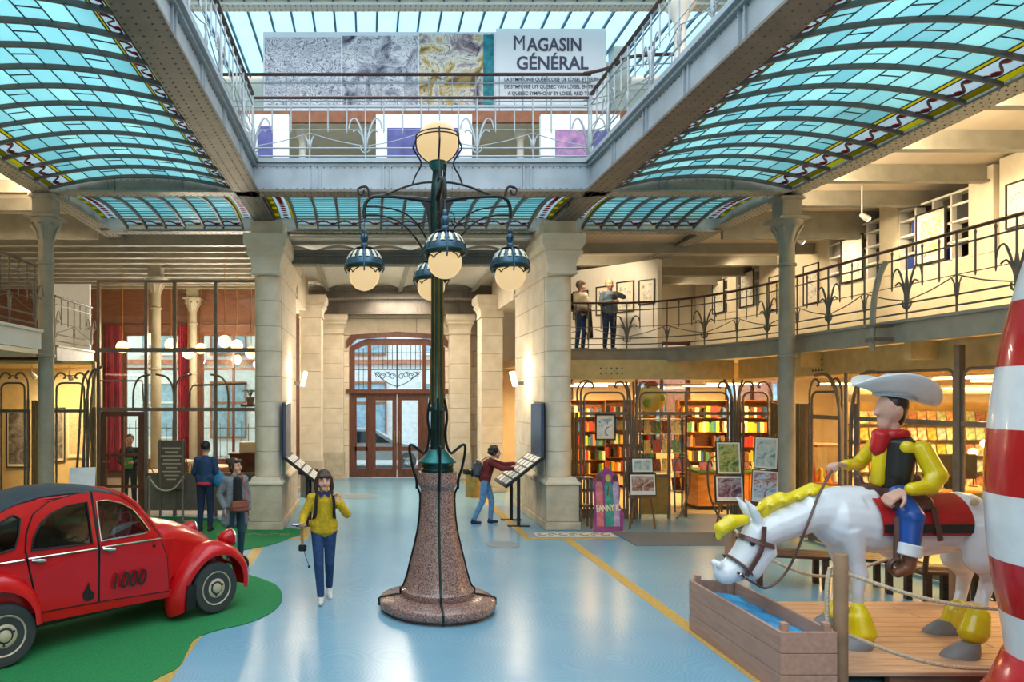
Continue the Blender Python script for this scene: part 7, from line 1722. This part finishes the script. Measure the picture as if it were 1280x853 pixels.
spot((5.4, 17.0, 5.95), (6.0, 18.6, 4.9), 120, SOFT, 120); spot((4.9, 16.2, 5.9), (5.4, 17.4, 4.6), 35, SOFT, 70)  # unseen spots added to brighten the partition and the couple
for y in (17.5, 20.5): spot((8.6, y, 6.3), (10.4, y+.5, 4.6), 110, SOFT, 120)  # soft fill added for the far gallery, no fixtures

# ------------------------------------------------------------ passage fittings
for x, s, wd in ((-1.735+.05, 1, 'left'), (3.49-.05, -1, 'right')):
    sc = thing('wall_sconce', 'slanted white wall light glowing warm on the %s stone pier' % wd, 'wall lamp', (x, 16.1, 2.95))
    MB().box(0, s*.16, -.05, .05, -.06, .02).build('bracket', IRON_D, sc)
    MB().bbox(-.04, .04, -.13, .13, -.17, .17, .01).xf(Matrix.Translation((s*.22, 0, .08)) @ Matrix.Rotation(s*.25, 4, 'Y')).build('shade', mat('sconce_glow', '#fff3de', .4, var=0, emit=2.5), sc)
    bulb((x+s*.12, 16.1, 3.3), 26, SOFT, .05); bulb((x+s*.12, 16.1, 2.75), 16, SOFT, .05)
    tv = thing('info_screen', 'tall dark blue-grey screen hanging on the %s stone pier above its slanted display' % wd, 'screen', (x-s*.02, 14.85, 1.4))
    MB().bbox(-.035, .035, -.45, .45, 0, 1.1, .008).build('panel', mat('screen_slate', '#44546a', .15, var=.0), tv); MB().box(-.045, -.035, -.47, .47, -.02, 1.12).xf(Matrix.Diagonal((s, 1, 1, 1))).build('frame', BLK, tv)
    dsx = thing('slanted_display', 'slanted black display board with rows of white tags by the %s pier' % wd, 'display board', (x+s*.34, 14.9, 0))
    Mt = Matrix.Translation((x+s*.36, 14.95, 1.12)) @ Matrix.Rotation(s*math.radians(38), 4, 'Y')
    MB().bbox(-.48, .48, -.62, .62, -.03, .03, .006).xf(Mt).build('board', BLK, dsx, world=True)
    tagm = None
    for i in range(5):
        for k2 in range(4):
            b = MB().box(-.42+.18*i, -.28+.18*i, -.56+.29*k2, -.35+.29*k2, .03, .036).xf(Mt).build('name_tag', mat('white_card', '#e8e4da', .7, var=0), dsx, world=True)
    for y in (14.6, 15.35):
        MB().box(x+s*.42-.03, x+s*.42+.03, y-.03, y+.03, .02, 1.05).build('leg', BLK, dsx, world=True); MB().box(x+s*.42-.22, x+s*.42+.22, y-.05, y+.05, 0, .02).build('foot', BLK, dsx, world=True)
for x, s, wd in ((-1.72, 1, 'left'), (3.5, -1, 'right')):
    wb = thing('wall_board', 'tall pale board hanging on the %s passage wall near the entrance' % wd, 'board', (x+s*.03, 21.6, 1.3)); MB().bbox(-.03, .03, -.5, .5, 0, 2.5, .008).build('panel', mat('pale_board', '#b9bcbc', .5, var=.03), wb)
BR = mat('old_gold', '#b08d4f', .35, .8, var=.08)
for x, y, lb, c in ((2.72, 18.9, 'gold metal sand bin beside the right passage wall', BR), (-1.62, 18.9, 'dark metal sand bin beside the left passage opening', IRON_D)):
    bi = thing('sand_bin', lb, 'bin', (x, y, 0)); MB().lathe([(.20, 0), (.2, .56), (.22, .6)], 24).build('body', c, bi, smooth=True); MB().lathe([(.27, .6), (.28, .66), (.27, .72), (.22, .72), (.2, .66), (.001, .66)], 24).build('bowl', LBLACK, bi, smooth=True); MB().lathe([(.2, .67), (.12, .70), (.001, .71)], 20).build('sand', MOS_W, bi)
for y, p_ in ((18.2, 40), (20.2, 35), (22.2, 25)): area((.9, y, 5.68), 1.6, .5, p_*3.2, PALE)  # unseen warm fill added below the passage ceiling

# ------------------------------------------------------------ hall furniture on the right: easels, cut-out, benches
EAS = mat('easel_wood', '#7d5533', .55, var=.12, scale=4)
def easel(loc, rz, label, pics, h=1.75, plb='poster'):
    e = thing('easel', label, 'easel', loc, rz)
    MB().tube([(-.26, 0, 0), (-.16, 0, .7), (-.12, .12, h)], .02, 6).build('leg', EAS, e); MB().tube([(.26, 0, 0), (.16, 0, .7), (.12, .12, h)], .02, 6).build('leg', EAS, e); MB().tube([(0, .55, 0), (0, .14, h)], .02, 6).build('leg', EAS, e)
    MB().box(-.3, .3, -.05, .04, .62, .66).build('ledge', EAS, e); MB().box(-.14, .14, .07, .1, h-.25, h-.2).build('crossbar', EAS, e)
    M = chain_matrix(e); z = .665
    for i, (w, hh, m, lb) in enumerate(pics):
        T = M @ Matrix.Translation((0, -.03+.06*(z-.66), z)) @ Matrix.Rotation(math.radians(-5), 4, 'X')
        p_ = thing('framed_print', lb, 'picture', T.translation); p_.rotation_euler = T.to_euler()
        MB().box(-w/2, w/2, 0, .03, 0, hh).build('frame', mat('black_frame', '#2b2622', .4, var=0), p_); MB().box(-w/2+.02, w/2-.02, -.004, 0, .02, hh-.02).build('mount', mat('mount_white', '#e4e1d8', .6, var=0), p_); MB().box(-w/2+.05, w/2-.05, -.008, -.004, .1 if i == 0 else .05, hh-.05).build('print', m, p_)
        z += hh+.012
    return e
A1 = art_mat('print_red_town', ['#4a3a36', '#9c6a5a', '#c9b9a8', '#7a4a44'], 6); A2 = art_mat('print_ships', ['#7a8a86', '#b9c4bc', '#d7d3c4', '#a64a44'], 5); A3 = art_mat('print_jungle', ['#2f4a34', '#6f8a4a', '#b9b06a', '#3a5a66'], 6); A4 = art_mat('print_crowd', ['#2c3448', '#7a4a5a', '#a9a4b0', '#46566a'], 6); A5 = art_mat('print_sky', ['#7fa0c4', '#c9d3dc', '#a9483c', '#e2e2e0'], 5)
easel((5.42, 14.3, 0), .03, 'wooden easel stool with two framed prints left of the shop doorway', [(.54, .44, A1, 'wide framed reddish print on the easel left of the shop doorway'), (.44, .30, A2, 'smaller framed print of pale tones on top of the reddish one')], 1.5)
easel((6.72, 13.45, 0), -.05, 'wooden easel with two framed prints right of the shop doorway', [(.52, .5, A4, 'framed dark print on the lower ledge of the easel right of the doorway'), (.46, .62, A3, 'framed green print standing above the dark print')], 1.85)
easel((7.28, 13.25, 0), -.95, 'second wooden easel turned sideways beside the rider statue', [(.5, .62, A5, 'framed pale blue print on the sideways easel'), (.44, .6, A2, 'narrow framed print at the top of the sideways easel')], 1.95)
wall_frame('framed_page', 'framed drawing hanging in the shop glass above the cut-out', (5.05, 15.42, 1.98), .44, .56, (0, -1, 0), art_mat('sketch_blue', ['#e9e6e0', '#e9e6e0', '#5f86a0', '#2f3a44'], 5))
# cut-out with the title
fk = thing('cutout_display', 'flat purple cardboard cut-out reading FANNY K beside the right stone pier', 'display', (4.62, 13.9, 0))
CUT = [(-.30, 0), (.27, .03), (.31, .35), (.22, .55), (.25, .8), (.2, 1.12), (.08, 1.2), (0, 1.28), (-.1, 1.19), (-.22, 1.1), (-.27, .85), (-.26, .5)]
Mc = Matrix.Translation((0, 0, .005)) @ Matrix.Rotation(math.radians(-6), 4, 'X')
MB().prism(CUT, lambda u, v, s: Vector((u, .012*s, v))).xf(Mc).build('board', mat('purple_board', '#5a2f78', .5, var=.3, scale=4, h2='#a04a80'), fk)
for i, (x, c, w) in enumerate(((-.16, '#d9787c', .07), (.02, '#3f9a8a', .08), (.16, '#b9a0c4', .06))):
    MB().prism([(x-w, .12), (x+w, .12), (x+w*.9, .62), (x+w, .9), (x+w*.5, .98), (x-w*.5, .98), (x-w, .9), (x-w*.9, .62)], lambda u, v, s: Vector((u, -.004*s, v))).xf(Mc).build('painted_figure', mat('figure_print_%d' % i, c, .5, var=.1, scale=9), fk)
    MB().prism([(x+.055*math.cos(a), 1.05+.07*math.sin(a)) for a in [k2*PI/8 for k2 in range(16)]], lambda u, v, s: Vector((u, -.004*s, v))).xf(Mc).build('painted_head', mat('head_print_%d' % i, ('#6a4a3a', '#d8b45a', '#5a3a44')[i], .5, var=.1), fk)
text('FANNY K.', .17, 'lettering', mat('cream_letter', '#efe2b8', .5, var=0), fk, Mc @ facing((.0, -.012, .47), (1, 0, .05), (-.05, 0, 1)), .004, .006, 'CENTER', .62)
MB().tube([(.0, .02, .9), (.0, .3, .0)], .012, 5).build('prop', EAS, fk)
tr2 = thing('folding_trestle', 'grey folding trestle standing between the right stone pier and the cut-out', 'trestle', (4.28, 14.5, 0))
for x in (4.2, 4.42):
    for y in (14.35, 14.6): MB().box(x-.02, x+.02, y-.02, y+.02, 0, 1.02).build('leg', FRAMEM, tr2, world=True)
for z in (.45, 1.0): MB().box(4.16, 4.46, 14.33, 14.62, z-.02, z+.02).build('crosspiece', FRAMEM, tr2, world=True)
o = MB().box(4.7, 7.2, 12.7, 13.9, 0, .012).build('doormat', mat('grey_doormat', '#6c6f70', .95, var=.06, scale=60)); tag(o, 'long dark grey doormat before the shop doorway', 'doormat')
def slat_seat(name, label, x0, x1, y, h, back, rz=0):
    t = thing(name, label, 'bench', ((x0+x1)/2, y, 0), rz); w = (x1-x0)/2; m = mat('old_dark_wood', '#4a3324', .5, var=.15, scale=4, stretch=(1, 6, 6))
    for i in range(5): MB().bbox(-w, w, -.25+.1*i, -.16+.1*i, h-.04, h, .006).build('slat', m, t)
    for sx in (-w+.06, 0, w-.12):
        for sy in (-.22, .16): MB().box(sx, sx+.07, sy, sy+.07, 0, h-.04).build('leg', m, t)
    if back:
        for i in range(3): MB().bbox(-w, w, .26, .29, h+.12+.13*i, h+.22+.13*i, .006).build('back_slat', m, t)
        for sx in (-w, w-.06):
            MB().box(sx, sx+.06, .22, .28, h-.04, h+.52).build('back_post', m, t); MB().tube([(sx+.03, .25, h+.28), (sx+.03, -.1, h+.28), (sx+.03, -.27, h+.22), (sx+.03, -.24, h-.02)], .03, 7).build('arm_rest', m, t)
    return t
slat_seat('bench', 'dark backless slatted bench on the floor behind the statue horse', 5.35, 7.1, 10.0, .46, False, -.25)
slat_seat('bench', 'dark wooden armchair bench behind the statue saddle', 6.9, 7.9, 9.15, .46, True, -.1)
# stanchions and lectern on the left
def stanchion(x, y, lb):
    t = thing('stanchion', lb, 'stanchion', (x, y, .012 if y < 14.8 else 0)); MB().lathe([(.14, 0), (.14, .02), (.03, .04), (.022, .06), (.022, .9), (.035, .91), (.035, .95), (.001, .97)], 18).build('post', mat('steel_grey', '#8d8c86', .35, .6, var=0), t, smooth=True)
stanchion(-4.62, 15.1, 'left thin metal stanchion in front of the menu board'); stanchion(-3.92, 15.1, 'right thin metal stanchion in front of the menu board')
rope('white rope slung between the two stanchions before the menu board', [(-4.6, 15.1, .9), (-4.45, 15.1, .72), (-4.27, 15.1, .66), (-4.09, 15.1, .72), (-3.94, 15.1, .9)], .018)
lc = thing('info_lectern', 'slanted white information panel on a stand behind the red car roof', 'lectern', (-5.15, 12.9, 0))
MB().tube([(0, 0, 0), (0, 0, .95)], .025, 8).build('stand', IRON_D, lc); MB().lathe([(.16, 0), (.16, .02), (.03, .03)], 16).build('foot', IRON_D, lc)
MB().bbox(-.22, .22, -.3, .3, -.012, .012, .004).xf(Matrix.Translation((0, 0, 1.1)) @ Matrix.Rotation(math.radians(18), 4, 'Z') @ Matrix.Rotation(math.radians(55), 4, 'X')).build('panel', mat('lectern_white', '#d5d9de', .5, var=.03), lc)

# ------------------------------------------------------------ the street outside
BRK = mat('pale_facade', '#d9dee2', .8, var=.05); BRK2 = mat('brick_facade', '#b9745a', .85, var=.12, scale=8)
fa = thing('street_building', 'pale and brick houses across the street seen through the entrance', 'building', (0, 33, -.05))
for x0, x1, m in ((-22, -1.4, BRK), (-1.4, 4.2, BRK), (4.2, 24, BRK2)):
    MB().box(x0, x1, 33, 34, -.05, 9).build('wall', m, fa, world=True)
for i in range(13):
    x = -20+3.2*i
    for z in (.8, 4.6):
        w = MB().box(x, x+1.5, 32.92, 33, z, z+2.4).build('window', mat('window_blue', '#8fb0c4', .2, var=.1), fa, world=True)
        for u0, u1, w0, w1 in ((x-.08, x, z, z+2.4), (x+1.5, x+1.58, z, z+2.4), (x-.08, x+1.58, z-.1, z), (x-.08, x+1.58, z+2.4, z+2.5), (x+.71, x+.79, z, z+2.4), (x, x+1.5, z+1.5, z+1.58)): MB().box(u0, u1, 32.86, 32.94, w0, w1).build('window_bar', PLASTER_W if i % 2 else WB, w, world=True)
for z in (4.1, 8): MB().box(-22, 24, 32.8, 33, z, z+.2).build('string_course', BRK2, fa, world=True)
cs_ = thing('parked_car', 'silver estate car parked in the street outside the entrance', 'car', (.0, 27.2, -.05))
SIL = mat('silver_paint', '#b9c2c8', .25, .5, var=.02)
prof = [(-2.2, .35), (-2.25, .8), (-2.1, .95), (-1.9, 1.4), (-.9, 1.48), (.2, 1.45), (1.0, .98), (1.9, .82), (2.2, .6), (2.2, .35)]
MB().prism(prof, lambda u, v, s: Vector((u, -.85+1.7*s, v))).build('body', SIL, cs_)
for pl in ([(-1.8, .98), (-1.7, 1.36), (-.95, 1.41), (-.9, .98)], [(-.8, .98), (-.82, 1.41), (.15, 1.38), (.75, .98)]): MB().prism(pl, lambda u, v, s: Vector((u, -.865+.01*s, v))).build('window', mat('dark_car_window', '#27323a', .1, var=0), cs_)
for x in (-1.35, 1.4):
    T = Matrix.Translation((x, -.8, .32)) @ Matrix.Rotation(PI/2, 4, 'X'); w = MB().lathe([(.2, -.1), (.31, -.1), (.32, 0), (.31, .08), (.2, .1)], 24).xf(T).build('wheel', RUB, cs_, smooth=True)
    MB().lathe([(.2, .09), (.06, .11), (.001, .11)], 20).xf(T).build('hub_cap', CHR, w)
    for k2 in range(5): a = k2*2*PI/5; MB().box(.05, .19, -.02, .02, .1, .115).xf(T @ Matrix.Rotation(a, 4, 'Z')).build('spoke', SIL, w)
finish_blends()
